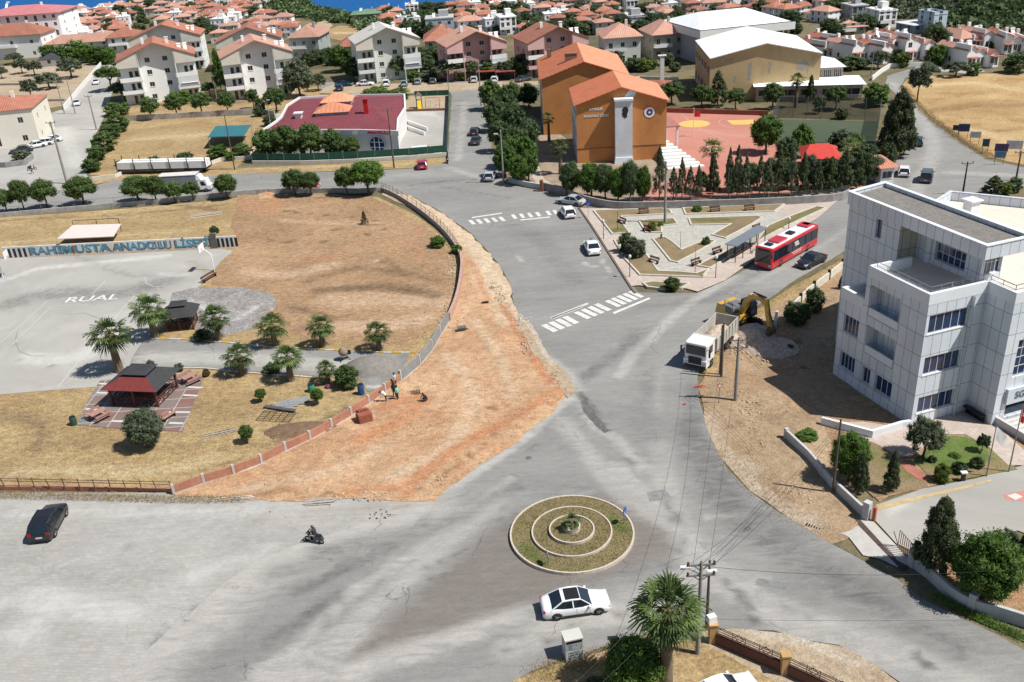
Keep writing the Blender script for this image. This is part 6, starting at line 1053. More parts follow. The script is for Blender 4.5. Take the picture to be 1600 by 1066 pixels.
H_('white three storey house standing against the sea', 644, 28, 9, 20, 8, whv, wh2, R(4), kind='flat', floors=3)
H_('grey blue house with a turret above the school roof', 990, 42, 28, 42, 10, PM('slate_house', (.24, .28, .33), .1, .6, .8), PM('flat_grey', (.4, .4, .4), .1, 1, .8), R(4), kind='flat')
H_('yellow ochre house behind the light pink apartment block', 921, 30, 14, 20, 8, PM('ochre_render', (.50, .36, .18), .1, .6, .8), tile2, R(4), rise=1, floors=2)
H_('bright white tower house above the grey blue turret house', 987, 18, 2, 18, 8, whv, wh2, R(4), kind='flat', floors=3)
H_('small white house roofed in white under the far left trees', 328, 32, 24, 28, 9, whv, zinc, R(4), rise=1, floors=1)
def villa(label, px, py, eave, wpx, D=10, yaw=0, seed=1, wm=whv):
 r = random.Random(seed); g = G(px, py); W = wpx/ppm((g.x, g.y, g.z+3)); H = hgt(g, eave); t = thing('villa', label, 'villa', g+Vector((0, D/2, 0)), yaw); n = 3; w = W/n
 for k in range(n):
  x0 = -W/2+k*w; h = H*(.72, 1.0, .8)[(k+seed) % 3]; y0 = -D/2-(0, 1.4, .6)[(k+seed*2) % 3]; y1 = D/2-r.uniform(0, 1.5); m = MB(); ops = [(w*.2, w*.2+.9, .9, 2.3), (w*.62, w*.62+.8, .3, 2.3)]+([(w*.3, w*.3+1.1, 3.5, 4.8)] if h > 5.2 else []); side = [(1.5, 2.4, 1, 2.2), (4.5, 5.4, 1, 2.2)]
  m.wall((x0, y0), (x0+w, y0), -1.5, h, ops, .14); m.wall((x0+w, y0), (x0+w, y1), -1.5, h, side, .14); m.wall((x0+w, y1), (x0, y1), -1.5, h); m.wall((x0, y1), (x0, y0), -1.5, h, side, .14)
  for o in ops: put_window(t, (x0, y0), (x0+w, y0), o, .14, 2, 1, None, None, False)
  rs2 = h+w*.3; xm = x0+w/2
  for (ya, s_) in ((y0, 1), (y1, -1)): m.face([(x0, ya, h), (x0+w, ya, h), (xm, ya, rs2)][::s_])
  wo = m.build('wall', wm, t); ro = MB()
  for (xa, xb) in ((x0-.25, xm), (x0+w+.25, xm)):
   q = [(xa, y0-.3, h-.1), (xb, y0-.3, rs2+.08), (xb, y1+.3, rs2+.08), (xa, y1+.3, h-.1)]; q = q if xa > xb else q[::-1]; ro.face(q); ro.face([(x, y, z-.15) for x, y, z in q[::-1]])
   for i in range(4): a, b = q[i], q[(i+1) % 4]; ro.face([(a[0], a[1], a[2]-.15), (b[0], b[1], b[2]-.15), b, a])
  ro = ro.build('roof', r.choice((tile1, tile2)), t); m = MB(); m.box((x0+w*.1, y0+2+k, h-.5), (.28, D*.5, w*.3+.9)); m.build('parapet', wm, ro); m = MB(); m.box((x0+w*.7, y1-2, h), (.7, .7, w*.3+.9)); m.build('chimney', wm, ro)
  if k != 1: m = MB(); m.box((x0+w*.5, y0-.9, 2.6), (w*.9, 1.8, .15)); m.build('porch_roof', tile1, t)
 m = MB(); m.tube([(0, 0, H+.9), (1.1, 0, H+.9)], .26, 8); m.bar((.5, -1.2, H-.1), (.5, 0, H+.8), .9, .05); m.build('water_heater', wh2, t)
 return t
villa('white villa with stacked terraces, leftmost of the villas by the hill', 1292, 92, 62, 52, 11, R(24), 69)
villa('white villa with stepped tiled roofs, second from the left by the hill', 1338, 98, 68, 52, 11, R(20), 70)
villa('white villa wing with narrow tiled roofs, third from the left by the hill', 1376, 98, 62, 40, 11, R(18), 68)
villa('tall white villa with tiled roof left of the big dark tree', 1421, 96, 58, 50, 12, R(16), 58)
villa('white villa with two dark tall windows at the far end of the golden field', 1522, 106, 76, 54, 11, R(12), 73)
villa('white villa with a long orange roof below the wooded hill', 1533, 78, 52, 48, 11, R(8), 57)
villa('white villa cut by the right edge under the wooded hill', 1592, 84, 56, 46, 12, R(-8), 55)
# ---- the far town: many small houses copied from a few kinds
PROTO = []
for k, (W, D, H, wm, rm, fl, kd, what) in enumerate([(11, 9, 5.4, wh2, tile1, 2, 'hip', 'white with orange roof'), (9, 9, 5.6, beige, tile2, 2, 'hip', 'beige with faded roof'), (13, 9, 5.4, whv, tile2, 2, 'hip', 'long with pale roof'), (9, 8, 3.2, wh2, tile1, 1, 'hip', 'low with orange roof'), (10, 9, 6, stonew, tile1, 2, 'hip', 'stony with orange roof'), (9, 9, 6.2, whv, wh2, 2, 'flat', 'white with flat roof')]):
 PROTO.append((house('x', (0, -60, -30), W, D, H, wm, rm, 0, floors=fl, kind=kd), what, W))
used = [False]*len(PROTO)
def town(poly, step, where, yaw0, jit_=4, kinds=None, avoid=(), yawj=12):
 """houses on a jittered grid of the ground inside a photo polygon"""
 w = [G0(*p) for p in poly]; pw = [(p.x, p.y) for p in w]; ys = [p[1] for p in pw]; xs = [p[0] for p in pw]; rows = []; y = max(ys)
 pts = []; y = min(ys)+step*.5; ri = 0
 while y < max(ys):
  rw = []; x = min(xs)+rnd.uniform(0, step)
  while x < max(xs):
   q = (x+rnd.uniform(-1, 1)*jit_*.6, y+rnd.uniform(-1, 1)*jit_); h = hz(q[0], q[1])
   s = P((q[0], q[1], h))
   if inside(np.array([q]), pw)[0] and q[1] < coast(q[0])-12 and not any(a[0] < s[0] < a[2] and a[1] < s[1] < a[3] for a in avoid) and -40 < s[0] < 1640: rw.append((q[0], q[1], h))
   x += step
  if rw: rows.append(rw)
  y += step*1.05
 for ri, rw in enumerate(rows):
  for i, q in enumerate(rw):
   k = rnd.choice(kinds or range(len(PROTO))); pr_, what, W = PROTO[k]; sc_ = rnd.uniform(.52, .7)
   lab = 'house, %s, %s from left, %s row %s' % (what, ORD[i], ORD[ri], where)
   args = dict(loc=q, rz=yaw0+R(rnd.uniform(-yawj, yawj))+rnd.choice((0, 0, math.pi/2)), sc=(sc_, sc_, rnd.uniform(.58, .74)), label=lab, group='small houses of the far town')
   if not used[k]: used[k] = True; pr_.location = q; pr_.rotation_euler = (0, 0, args['rz']); pr_.scale = args['sc']; pr_['label'] = lab; pr_['group'] = args['group']
   else: dup(pr_, **args)
AV = [(215, 20, 345, 110), (0, 0, 110, 100), (360, 40, 500, 110)]
town([(100, 70), (104, 22), (150, 20), (205, 16), (238, 8), (238, 72)], 9.2, 'left by the sea', R(5), avoid=AV)
town([(238, 42), (240, 4), (262, -14), (340, -18), (420, -14), (430, 8), (345, 42)], 9.2, 'left of the ridge', R(5), avoid=AV[2:])
town([(340, 66), (345, 30), (430, 30), (478, 56), (470, 66)], 9.2, 'above the white blocks', R(5), avoid=AV[1:2])
town([(590, 56), (600, 28), (640, 24), (720, 14), (830, 2), (850, 52), (740, 52)], 8.8, 'right by the sea', R(3), kinds=[0, 0, 1, 2, 3, 4, 5], avoid=[(560, 10, 596, 60), (625, 0, 664, 40), (660, 30, 720, 62), (776, 26, 810, 56)])
town([(850, 58), (835, 4), (930, -14), (1080, -26), (1130, 30), (1060, 50), (1000, 60), (900, 50)], 10, 'behind the school', R(3), avoid=[(962, 0, 1016, 46), (905, 10, 935, 34), (1010, 42, 1070, 95)])
town([(1110, 24), (1130, -16), (1340, -34), (1330, 42), (1240, 36)], 8.8, 'in the villa quarter', R(25), kinds=[0, 0, 0, 2, 3], jit_=1.5, yawj=4, avoid=[(1310, 10, 1400, 60), (1290, -40, 1312, 48)])
for i, u_ in enumerate(used):
 if not u_:
  for c_ in list(PROTO[i][0].children): bpy.data.objects.remove(c_)
  bpy.data.objects.remove(PROTO[i][0])
# town greenery: single small trees between the houses
_tb = [crowns('bigpine', leaf_dark, False)[i][0] for i in range(3)]
def greens(poly, n, where, avoid=()):
 pts = scat(poly, int(n*1.6), 3.0, 6.5, lambda x, y, g: not any(a[0] < x < a[2] and a[1] < y < a[3] for a in avoid)); pts.sort(key=lambda p: P(p[:3])[0])
 for i, (x, y, z, s) in enumerate(pts): o = link('garden_tree', rnd.choice(_tb), None, (x, y, z-.8), rnd.uniform(0, 6), (s*1.1, s*1.1, s)); tag(o, 'dark garden tree, %s from left %s' % (ORD[i], where), 'tree', 'garden trees of the far town')
greens([(100, 72), (104, 22), (238, 10), (238, 72)], 26, 'among the left seaside houses'); greens([(238, 60), (262, -12), (420, -12), (440, 50)], 34, 'among the houses left of the ridge'); greens([(600, 60), (610, 28), (830, 4), (850, 60)], 44, 'among the right seaside houses')
greens([(850, 66), (835, 2), (1080, -24), (1130, 30), (1060, 60)], 46, 'among the houses behind the school'); greens([(1110, 36), (1130, -14), (1340, -32), (1400, 50), (1240, 60)], 46, 'in the villa quarter'); greens([(480, 110), (480, 96), (560, 98), (760, 98), (830, 100), (830, 118)], 18, 'between the apartment blocks')
# ================================================================ VEHICLES
taill = PM('tail_lamp', (.30, .01, .01), .1, 3, .25); headl = PM('head_lamp', (.55, .56, .58), .1, 3, .15, spec=.7); platem = PM('number_plate', (.6, .6, .6), .1, 2, .5)
def loft(mb, rings, mi=0, smooth=True, caps=True):
 n = len(rings[0]); vs = [p for r in rings for p in r]; fs = [(i*n+k, i*n+(k+1) % n, (i+1)*n+(k+1) % n, (i+1)*n+k) for i in range(len(rings)-1) for k in range(n)]; mb.add(vs, fs, mi, smooth)
 if caps: mb.face(rings[0][::-1], mi); mb.face(rings[-1], mi)
def wheel(parent, x, y, r, w, rim=alloy):
 s = 1 if y > 0 else -1; m = MB(); pr = [(r*.62, -w/2), (r*.93, -w/2), (r, -w*.36), (r, w*.36), (r*.93, w/2), (r*.62, w/2)]; n = 18; vs = [(a*math.cos(2*math.pi*k/n), z, a*math.sin(2*math.pi*k/n)) for a, z in pr for k in range(n)]
 m.add(vs, [(i*n+k, i*n+(k+1) % n, (i+1)*n+(k+1) % n, (i+1)*n+k)[::-1] for i in range(5) for k in range(n)], 0, True); t = m.build('wheel', rubber, parent, (x, y, r))
 m = MB(); yy = s*(w/2-.02); m.face([(r*.62*math.cos(2*math.pi*k/n), yy-s*.03, r*.62*math.sin(2*math.pi*k/n)) for k in range(n)][::-s], 1)
 for k in range(5): a = 2*math.pi*k/5; m.bar((0, yy, 0), (r*.6*math.cos(a), yy, r*.6*math.sin(a)), .09*r/.33, .02)
 m.build('rim', [rim, black], t)
KIND = dict(  # L, W, H, belt, stations of deck/hood height, cabin xs (rear base, rear roof, front roof, screen base)
 sedan=(4.75, 1.83, 1.45, .92, [(-1, .62), (-.97, .86), (-.72, .99), (-.5, .97), (.38, .95), (.62, .86), (.9, .74), (1, .52)], (-.78, -.42, .12, .46)),
 hatch=(4.15, 1.78, 1.48, .93, [(-1, .6), (-.98, .9), (-.9, .98), (-.5, .96), (.45, .95), (.68, .86), (.93, .72), (1, .5)], (-.97, -.76, .16, .54)),
 suv=(4.55, 1.86, 1.68, 1.05, [(-1, .65), (-.985, 1.0), (-.92, 1.08), (-.5, 1.07), (.42, 1.06), (.64, 1.0), (.93, .86), (1, .58)], (-.97, -.82, .12, .46)),
 van=(4.4, 1.82, 1.82, 1.08, [(-1, .65), (-.99, 1.05), (-.95, 1.1), (-.5, 1.1), (.5, 1.1), (.7, .98), (.93, .82), (1, .55)], (-.985, -.95, .3, .62)))
def car(label, px, py, hx, hy, kind='sedan', col=(.7, .7, .7), cat='car', name='parked_car', L=None, sunroof=False, group=None, pos=None, ang=None):
 """px,py ground point under the middle; hx,hy a ground point further along the nose"""
 g = pos or G(px, py); d = (G(hx, hy)-g) if ang is None else Vector((math.cos(ang), math.sin(ang), 0)); rz = math.atan2(d.y, d.x); L0, Wd, H, belt, st_, (cr, rr, fr, cf) = KIND[kind]; L = L or L0; hl, hw = L/2, Wd/2
 t = thing(name, label, cat, g, rz, group); paint = PAINT('paint_%02x%02x%02x' % tuple(int(min(1, c)*255) for c in col), col, .28); m = MB(); rings = []
 zz = lambda x: float(np.interp(x, [s[0] for s in st_], [s[1] for s in st_])); ground = .2 if kind != 'suv' else .26
 for x in (-1, -.97, -.9, -.78, -.6, -.4, -.1, .2, .45, .62, .78, .9, .97, 1):
  e = abs(x); w = hw*(1-.02*smooth(.6, .9, e)-.11*smooth(.88, 1, e)); zt = zz(x); zb_ = ground+.12*smooth(.9, 1, e); zm = zb_+(zt-zb_)*.55; X = x*hl
  hw2 = w*.9 if zt > .9 else w*.86
  half = [(X, w*.93, zb_), (X, w, zb_+.12), (X, w, zm), (X, w*.985, zt-.1), (X, hw2, zt-.012), (X, hw2*.5, zt+.012)]; ring = half+[(a, -b, c) for a, b, c in half[::-1]]; rings.append(ring)
 loft(m, [r[::-1] for r in rings], 0)

 gz = MB(); S = [(cr, belt-.02, .9), (rr, H-.05, .74), ((rr+fr)/2, H, .755), (fr, H-.03, .74), (cf, belt-.03, .9)]
 top = [(x*hl, hw*k*.98, z) for x, z, k in S]; bot = [(cr*hl, hw*.93, belt-.05), (rr*hl-(.05 if kind != 'sedan' else 0), hw*.95, belt-.03), ((rr+fr)/2*hl, hw*.955, belt-.03), (fr*hl+.1, hw*.95, belt-.04), (cf*hl, hw*.92, belt-.06)]
 for i in range(4):
  a, b, c, d_ = bot[i], bot[i+1], top[i+1], top[i]
  gz.face([a, d_, c, b], 0, False); gz.face([(p[0], -p[1], p[2]) for p in (a, b, c, d_)], 0, False)
  l, r = top[i], top[i+1]; q = [l, (l[0], -l[1], l[2]), (r[0], -r[1], r[2]), r]
  if i in (0, 3): gz.face(q, 0)
  else: m.face([(x, y, z+.004) for x, y, z in q], 0, True)
 for s in (1, -1):
  P_ = lambda p, o=.012: (p[0], s*(p[1]+o), p[2]+.004)
  m.bar(P_(bot[0]), P_(top[1]), .09, .05); m.bar(P_(top[3]), P_(bot[4]), .065, .045); m.bar(P_(top[1]), P_(top[2]), .05, .05); m.bar(P_(top[2]), P_(top[3]), .05, .05); xm = (bot[2][0]+.1); m.bar((xm, s*(bot[2][1]+.008), belt-.03), (xm-.04, s*(top[2][1]+.008), H-.05), .07, .03)
  if kind != 'sedan': m.bar((rr*hl+.35, s*(bot[1][1]+.006), belt-.03), (rr*hl+.1, s*(top[1][1]+.01), H-.06), .12, .03)
  for xw in (-.6*hl, .62*hl):
   n = 14; rw = .39 if kind != 'suv' else .43; y = s*(hw+.004); m.face([(xw+rw*math.cos(math.pi*k/n), y, .3+rw*math.sin(math.pi*k/n)) for k in range(n+1)][::-s], 1)
  m.bar((-.42*hl, s*(hw+.003), .30), (.42*hl, s*(hw+.003), .30), .012, .1, 1)
  m.box(((cf-.1)*hl, s*(hw+.07), belt-.02), (.14, .2, .13), 0, 0)
  m.bar((-.02*hl, s*(hw*.995), .35), (-.02*hl, s*(hw*.995), belt-.1), .012, .02, 1); m.bar((.36*hl, s*(hw*.997), .35), (.36*hl, s*(hw*.997), belt-.1), .012, .02, 1)
 if sunroof: m.face([(rr*hl+.25, -hw*.62, H+.02), (fr*hl-.05, -hw*.62, H+.005), (fr*hl-.05, hw*.62, H+.005), (rr*hl+.25, hw*.62, H+.02)], 1)
 m.box((hl-.06, 0, .32), (.1, hw*1.1, .16), 0, 1); m.box((-hl+.04, 0, .28), (.08, hw*1.5, .12), 0, 1)
 m.build('body', [paint, black], t); gz.build('windows', glass, t)
 r = .33 if kind != 'suv' else .37
 for xw in (-.6*hl, .62*hl):
  for s in (1, -1): wheel(t, xw, s*(hw-.085), r, .21)
 for s in (1, -1):
  q = MB(); q.box((hl*.945, s*hw*.74, .58), (.26, .34, .14), 0, 0, (.7, .9), (-.05, 0)); q.build('headlight', headl, t)
  q = MB(); q.box((-hl*.955, s*hw*.76, .70 if kind != 'suv' else .8), (.16, .3, .15 if kind == 'sedan' else .24)); q.build('taillight', taill, t)
 q = MB(); q.box((-hl-.005, 0, .58), (.03, .5, .11)); q.build('number_plate', platem, t); return t
WH = (.74, .75, .76)
car('white saloon with dark sunroof driving past the roundabout', 899, 952, 950, 945, 'sedan', WH, name='moving_car', sunroof=True)
car('black estate car parked alone on the forecourt by the rail fence', 79, 824, 101, 784, 'suv', (.012, .012, .014))
car('white saloon standing in the avenue beside the plaza kerb', 925, 392, 917, 376, 'sedan', WH)
car('small white hatchback near the far zebra crossing by the gate', 887, 337, 876, 322, 'hatch', WH)
car('silver saloon parked in shade against the plaza wall', 892, 319, 870, 316, 'sedan', (.42, .43, .44))
car('dark saloon following the red and white bus', 1267, 413, 1250, 421, 'sedan', (.015, .015, .02), name='moving_car')
car('white hatchback driving away beside the guard house', 1412, 273, 1413, 258, 'hatch', WH, name='moving_car')
car('grey blue van shaped car on the curving street, nearest of the three', 1447, 282, 1452, 262, 'van', (.06, .085, .11), name='moving_car')
car('dark blue car farther up the curving street beside the cypress', 1433, 226, 1432, 210, 'hatch', (.02, .04, .10), name='moving_car')
car('red hatchback parked at the corner before the kindergarten fence', 660, 262, 660, 250, 'hatch', (.42, .012, .03))
car('red car half hidden behind the two joined pines', 482, 296, 500, 295, 'hatch', (.35, .02, .04))
car('silver car in tree shade at the near end of the avenue', 766, 280, 774, 262, 'hatch', (.42, .44, .47))
car('dark car in tree shade farther up the avenue', 744, 224, 752, 206, 'sedan', (.03, .035, .04)); car('black car topmost in the avenue shade', 742, 210, 748, 196, 'hatch', (.02, .02, .025))
car('pale blue car in the shade behind the orange school', 832, 208, 830, 196, 'hatch', (.30, .40, .52))
car('dark car parked near the avenue behind the left school wing', 818, 127, 826, 125, 'sedan', (.05, .06, .07))
car('dark car leftmost at the cream building', 34, 238, 20, 240, 'sedan', (.03, .03, .035)); car('white car left of the other white car at the cream building', 56, 231, 40, 234, 'sedan', WH); car('white hatchback second from the pole at the cream building', 69, 227, 54, 229, 'hatch', WH); car('white car nearest the tall lamp pole at the cream building', 81, 222, 64, 224, 'sedan', WH)
car('white saloon driving up the side street', 121, 164, 125, 148, 'sedan', WH, name='moving_car'); car('white car parked under the flat crowned pine', 151, 131, 156, 116, 'sedan', WH); car('red car behind the cream building', 54, 190, 62, 189, 'hatch', (.30, .02, .03))
for i, (x, y, c, k, lab) in enumerate([(531, 141, (.02, .035, .07), 'suv', 'dark blue car nearer of the pair behind the maroon roof'), (538, 135, (.02, .045, .09), 'sedan', 'dark blue car farther of the pair behind the maroon roof'), (571, 134, WH, 'sedan', 'white saloon left in the parking lane'), (604, 134, WH, 'suv', 'white car in the middle of the parking lane'), (632, 134, (.25, .33, .31), 'hatch', 'pale green car in the parking lane'), (653, 131, (.25, .3, .32), 'hatch', 'grey car right of the pale green one'), (677, 130, (.10, .11, .12), 'hatch', 'dark grey car fifth in the parking lane'), (741, 128, (.6, .6, .62), 'hatch', 'silver car under the carports'), (773, 128, WH, 'hatch', 'white car under the carports')]):
 car(lab, x, y, x+(18 if k == 'sedan' else 3), y-(1 if k == 'sedan' else 14), k, c, group='cars in the parking lane')
for (x, y, c, lab) in ((1480, 88, WH, 'white car at the villa street corner'), (1493, 92, (.2, .2, .22), 'grey car beside the white one at the villa street'), (1478, 82, (.5, .5, .52), 'silver car behind in the villa street')): car(lab, x, y, x+14, y, 'hatch', c)
car('white car cut by the bottom edge inside the dry lawn', 1130, 1094, 1152, 1086, 'sedan', WH)
car('white delivery van behind the green kindergarten fence', 663, 243, 690, 241, 'van', WH, L=4.9, cat='van', name='parked_van')
# ---- buses and trucks
def boxbody(mb, L, W, z0, H, r=.12, mi=0, x0=0, y0=0):
 n = 3; rings = []
 for (x, s) in ((-L/2, .94), (-L/2+.12, 1), (L/2-.15, 1), (L/2, .93)):
  w = W/2*s; h = (z0+H*(1-(1-s)*.6)); rings.append([(x0+x, w, z0), (x0+x, w, h-r), (x0+x, w-r*.35, h-r*.3), (x0+x, w-r, h), (x0+x, -w+r, h), (x0+x, -w+r*.35, h-r*.3), (x0+x, -w, h-r), (x0+x, -w, z0)])
 loft(mb, rings, mi, False)
g0, g1 = G0(1186, 428), G0(1255, 389); d = (g0-g1); rz = math.atan2(d.y, d.x); BL = 11.6; c = g0+Vector((0.9, 1.4, 0))-d.normalized()*(BL/2-.2)
B = thing('city_bus', 'red and black city bus with white roof at the stop beside the plaza', 'bus', (c.x, c.y, 0), rz); rb = PAINT('bus_red', (.47, .01, .02)); wb = PAINT('bus_white', WH)
m = MB(); boxbody(m, BL, 2.5, .32, 2.6); m.build('body', rb, B)
m = MB(); m.box((.2, 0, 2.9), (BL-1.0, 2.1, .06)); m.build('roof_panel', wb, B)
for x, l, mt in ((-4.4, 1.6, rb), (2.5, 2.2, rb), (-.6, 1.0, black), (4.6, .7, black), (-4.7, .9, black)): m = MB(); m.box((x, 0, 2.97), (l, 1.5 if mt is rb else .9, .2)); m.build('roof_unit', mt, B)
m = MB()
for s in (1, -1): m.face([(-BL/2+.25, s*1.256, 1.2), (BL/2-.35, s*1.256, 1.2), (BL/2-.35, s*1.256, 2.6), (-BL/2+.25, s*1.256, 2.6)][::-s])
m.face([(BL/2+.006, -1.05, .95), (BL/2+.006, 1.05, .95), (BL/2+.006, 1.02, 2.75), (BL/2+.006, -1.02, 2.75)]); m.face([(-BL/2-.006, 1.0, 1.4), (-BL/2-.006, -1.0, 1.4), (-BL/2-.006, -.98, 2.5), (-BL/2-.006, .98, 2.5)]); m.build('windows', glass, B)
m = MB()
for s in (1, -1):
 for x in (-4, -2.4, -.8, .8, 2.4, 4): m.bar((x, s*1.262, 1.2), (x, s*1.262, 2.6), .06, .02)
m.build('window_pillar', black, B); m = MB(); m.box((BL/2+.08, 0, 2.55), (.12, 1.5, .3)); m.build('destination_display', black, B)
for x in (-3.2, 3.5):
 for s in (1, -1): wheel(B, x, s*1.12, .48, .28, steel)
for s in (1, -1):
 m = MB(); m.box((BL/2, s*.95, .6), (.08, .35, .2)); m.build('headlight', headl, B); m = MB(); m.bar((BL/2, s*1.2, 2.5), (BL/2+.35, s*1.4, 2.3), .05); m.box((BL/2+.35, s*1.42, 1.9), (.1, .12, .45)); m.build('mirror', black, B)
m = MB()
for k in range(3): m.face([(-.9+k*.12, -1.275, 1.75+k*.22), (.1+k*.12, -1.275, 1.75+k*.22), (.3+k*.12, -1.275, 1.9+k*.22), (-.7+k*.12, -1.275, 1.9+k*.22)]); m.face([(-.9+k*.12, 1.275, 1.75+k*.22), (.1+k*.12, 1.275, 1.75+k*.22), (.3+k*.12, 1.275, 1.9+k*.22), (-.7+k*.12, 1.275, 1.9+k*.22)][::-1])
for s in (1, -1):
 for k in range(12): m.box((-1.6+k*.22, s*1.262, .95), (.15, .01, .12)); m.box((-1.4+k*.17, s*1.262, .72), (.11, .01, .09))
m.build('side_emblem', white, B)
# tipper truck
g0 = G0(1086, 578); gh = G0(1140, 522); d = g0-gh; rz = math.atan2(d.y, d.x); TR = thing('dump_truck', 'white tipper truck loaded with rubble standing by the excavator', 'truck', (g0.x, g0.y, 0), rz)
m = MB(); boxbody(m, 2.1, 2.45, .95, 2.05, .14, 0, -1.05); m.box((-.3, 0, .45), (.9, 2.45, .75)); m.build('cab', wb, TR)
m = MB(); m.face([(.02, -1.05, 1.7), (.02, 1.05, 1.7), (.016, 1.02, 2.72), (.016, -1.02, 2.72)]); [m.face([(-.35, s*1.245, 1.75), (-1.4, s*1.245, 1.75), (-1.4, s*1.245, 2.6), (-.5, s*1.245, 2.6)][::s]) for s in (1, -1)]; m.build('windscreen', glass, TR)
m = MB(); m.box((.16, 0, .75), (.05, 1.4, .75)); m.box((.16, 0, .42), (.06, 2.3, .22)); m.build('grille', black, TR)
for s in (1, -1): m = MB(); m.box((.17, s*.95, .72), (.06, .35, .22)); m.build('headlight', headl, TR); m = MB(); m.bar((-.1, s*1.2, 2.5), (.1, s*1.5, 2.5), .05); m.box((.1, s*1.52, 1.75), (.12, .16, .75)); m.build('mirror', black, TR)
m = MB(); m.box((-5.0, 0, .75), (7.2, .9, .35)); m.build('chassis', black, TR)
for x in (-1.3, -5.6, -7.0):
 for s in (1, -1): wheel(TR, x, s*1.05, .52, .36, steel)
m = MB(); tb = PM('tipper_steel', (.42, .40, .36), .2, 2, .7, dirt=.5); x0, x1, z0, z1 = -2.4, -8.3, 1.25, 2.75
for s in (1, -1): m.bar((x0, s*1.22, (z0+z1)/2), (x1, s*1.22, (z0+z1)/2), .09, z1-z0); [m.bar((x0+(x1-x0)*k/7, s*1.29, z0), (x0+(x1-x0)*k/7, s*1.29, z1), .08) for k in range(8)]
m.box((x0, 0, z0), (.1, 2.5, z1-z0+.15)); m.box((x1, 0, z0), (.1, 2.5, z1-z0)); m.box(((x0+x1)/2, 0, z0), (x0-x1, 2.4, .12)); m.box((x0+.35, 0, z1+.05), (.9, 2.5, .12)); m.build('tipper_body', tb, TR)
def rockheap(name, c, r, h, n, mat, parent=None, seed=1, sx=1, sy=1):
 R_ = random.Random(seed); mb = MB()
 if name != 'debris':
  n0 = len(mb.v); mb.lathe([(r, -.1), (r*.85, h*.3), (r*.6, h*.65), (r*.3, h*.92), (.02, h)], c, 22, 0, True, sx, sy)
  for i in range(n0, len(mb.v)): v = Vector(mb.v[i]); k = noise.noise(v*1.3+Vector((seed, 0, 0)))*.28*min(1, r*.5); mb.v[i] = (v.x+k, v.y-k*.7, v.z+k*.5*(v.z > c[2]))
 for k in range(n):
  a = R_.uniform(0, 6.28); q = R_.uniform(0, 1)**.6; s = R_.uniform(.12, .42)*min(1, r*.4); x, y = math.cos(a)*q*r*sx, math.sin(a)*q*r*sy; mb.box((c[0]+x, c[1]+y, c[2]+h*(1-q)*.9-.05), (s, s*R_.uniform(.6, 1.3), s*R_.uniform(.5, 1)), R_.uniform(0, 3), 0, (R_.uniform(.5, .9), R_.uniform(.5, .9)))
 return mb.build(name, mat, parent)
rubble = PM('rubble', (.42, .34, .27), .4, 3, .95, bump=.5); rockheap('load', (-5.4, 0, 1.6), 1.5, .9, 60, rubble, TR, 3, 1.8, .75)
# excavator
ex_y = PAINT('excavator_yellow', (.55, .33, .05), .45); g = G0(1152, 512); EX = thing('excavator', 'yellow tracked excavator with its arm reaching down to the rubble heap', 'excavator', (g.x+.3, g.y+.3, .2), R(-58))
for s in (1, -1):
 m = MB(); pr_ = [(-2.0, .1), (-2.2, .5), (-1.8, .85), (1.8, .85), (2.2, .5), (2.0, .1)]; yy = s*1.15; v0 = [(x, yy-.28, z) for x, z in pr_]; v1 = [(x, yy+.28, z) for x, z in pr_]; n = len(pr_); m.add(v0+v1, [(k, (k+1) % n, (k+1) % n+n, k+n) for k in range(n)]+[tuple(range(n)), tuple(range(2*n-1, n-1, -1))]); [m.box((-1.9+k*.38, yy, .84), (.2, .62, .06)) for k in range(11)]; m.build('track', rubber, EX)
m = MB(); m.lathe([(.8, .6), (.8, 1.05)], (0, 0, 0), 16); m.box((-.7, 0, 1.05), (3.2, 2.5, .55)); m.box((-1.75, 0, 1.1), (1.5, 2.6, 1.15), 0, 0, (.85, .95), (.1, 0)); m.build('house', ex_y, EX)
m = MB(); m.box((-.75, -.1, 1.6), (1.6, 2.2, .7)); m.box((-.7, .2, 2.3), (1.2, 1.4, .06)); m.build('engine_deck', PM('deck_grey', (.14, .15, .16), .2, 2, .6), EX)
m = MB(); m.box((.55, .75, 1.3), (1.5, .95, 1.6), 0, 0, (.85, .95), (-.08, 0)); m.build('cab', glass, EX); m = MB(); m.box((.47, .75, 2.9), (1.35, .95, .08)); [m.bar((x, y, 1.35), (x-.03, y, 2.9), .07) for x in (-.18, 1.28) for y in (.29, 1.21)]; m.build('cab_frame', black, EX)
bm_ = [(.4, -.15, 1.6), (1.0, -.15, 3.2), (1.8, -.15, 4.1), (2.9, -.15, 4.2), (3.9, -.15, 3.8)]; m = MB()
for a, b, w in zip(bm_[:-1], bm_[1:], (.62, .6, .5, .42)): m.bar(a, b, .42, w)
m.build('boom', ex_y, EX); m = MB(); m.bar((3.7, -.15, 4.3), (4.4, -.15, 1.3), .34, .5); m.build('stick', ex_y, EX)
m = MB(); m.tube([(1.9, -.15, 4.55), (3.7, -.15, 4.5)], .09, 8); m.tube([(.9, .2, 1.6), (2.2, .1, 3.4)], .09, 8); m.tube([(4.0, -.15, 3.6), (4.8, -.15, 1.9)], .08, 8); m.build('hydraulic_cylinder', PM('hyd_dark', (.06, .06, .06), .2, 3, .35, .6), EX)
m = MB(); bk = [(4.5, 1.5), (4.9, 1.2), (4.8, .55), (4.2, .3), (3.7, .5), (3.9, .6), (4.2, .55), (4.5, .8)]; n = len(bk); v = [(x, -.7, z) for x, z in bk]+[(x, .4, z) for x, z in bk]; m.add(v, [(k, (k+1) % n, (k+1) % n+n, k+n) for k in range(n)]+[tuple(range(n))[::-1], tuple(range(n, 2*n))]); m.build('bucket', PM('bucket_steel', (.14, .09, .06), .3, 3, .7, .3), EX)
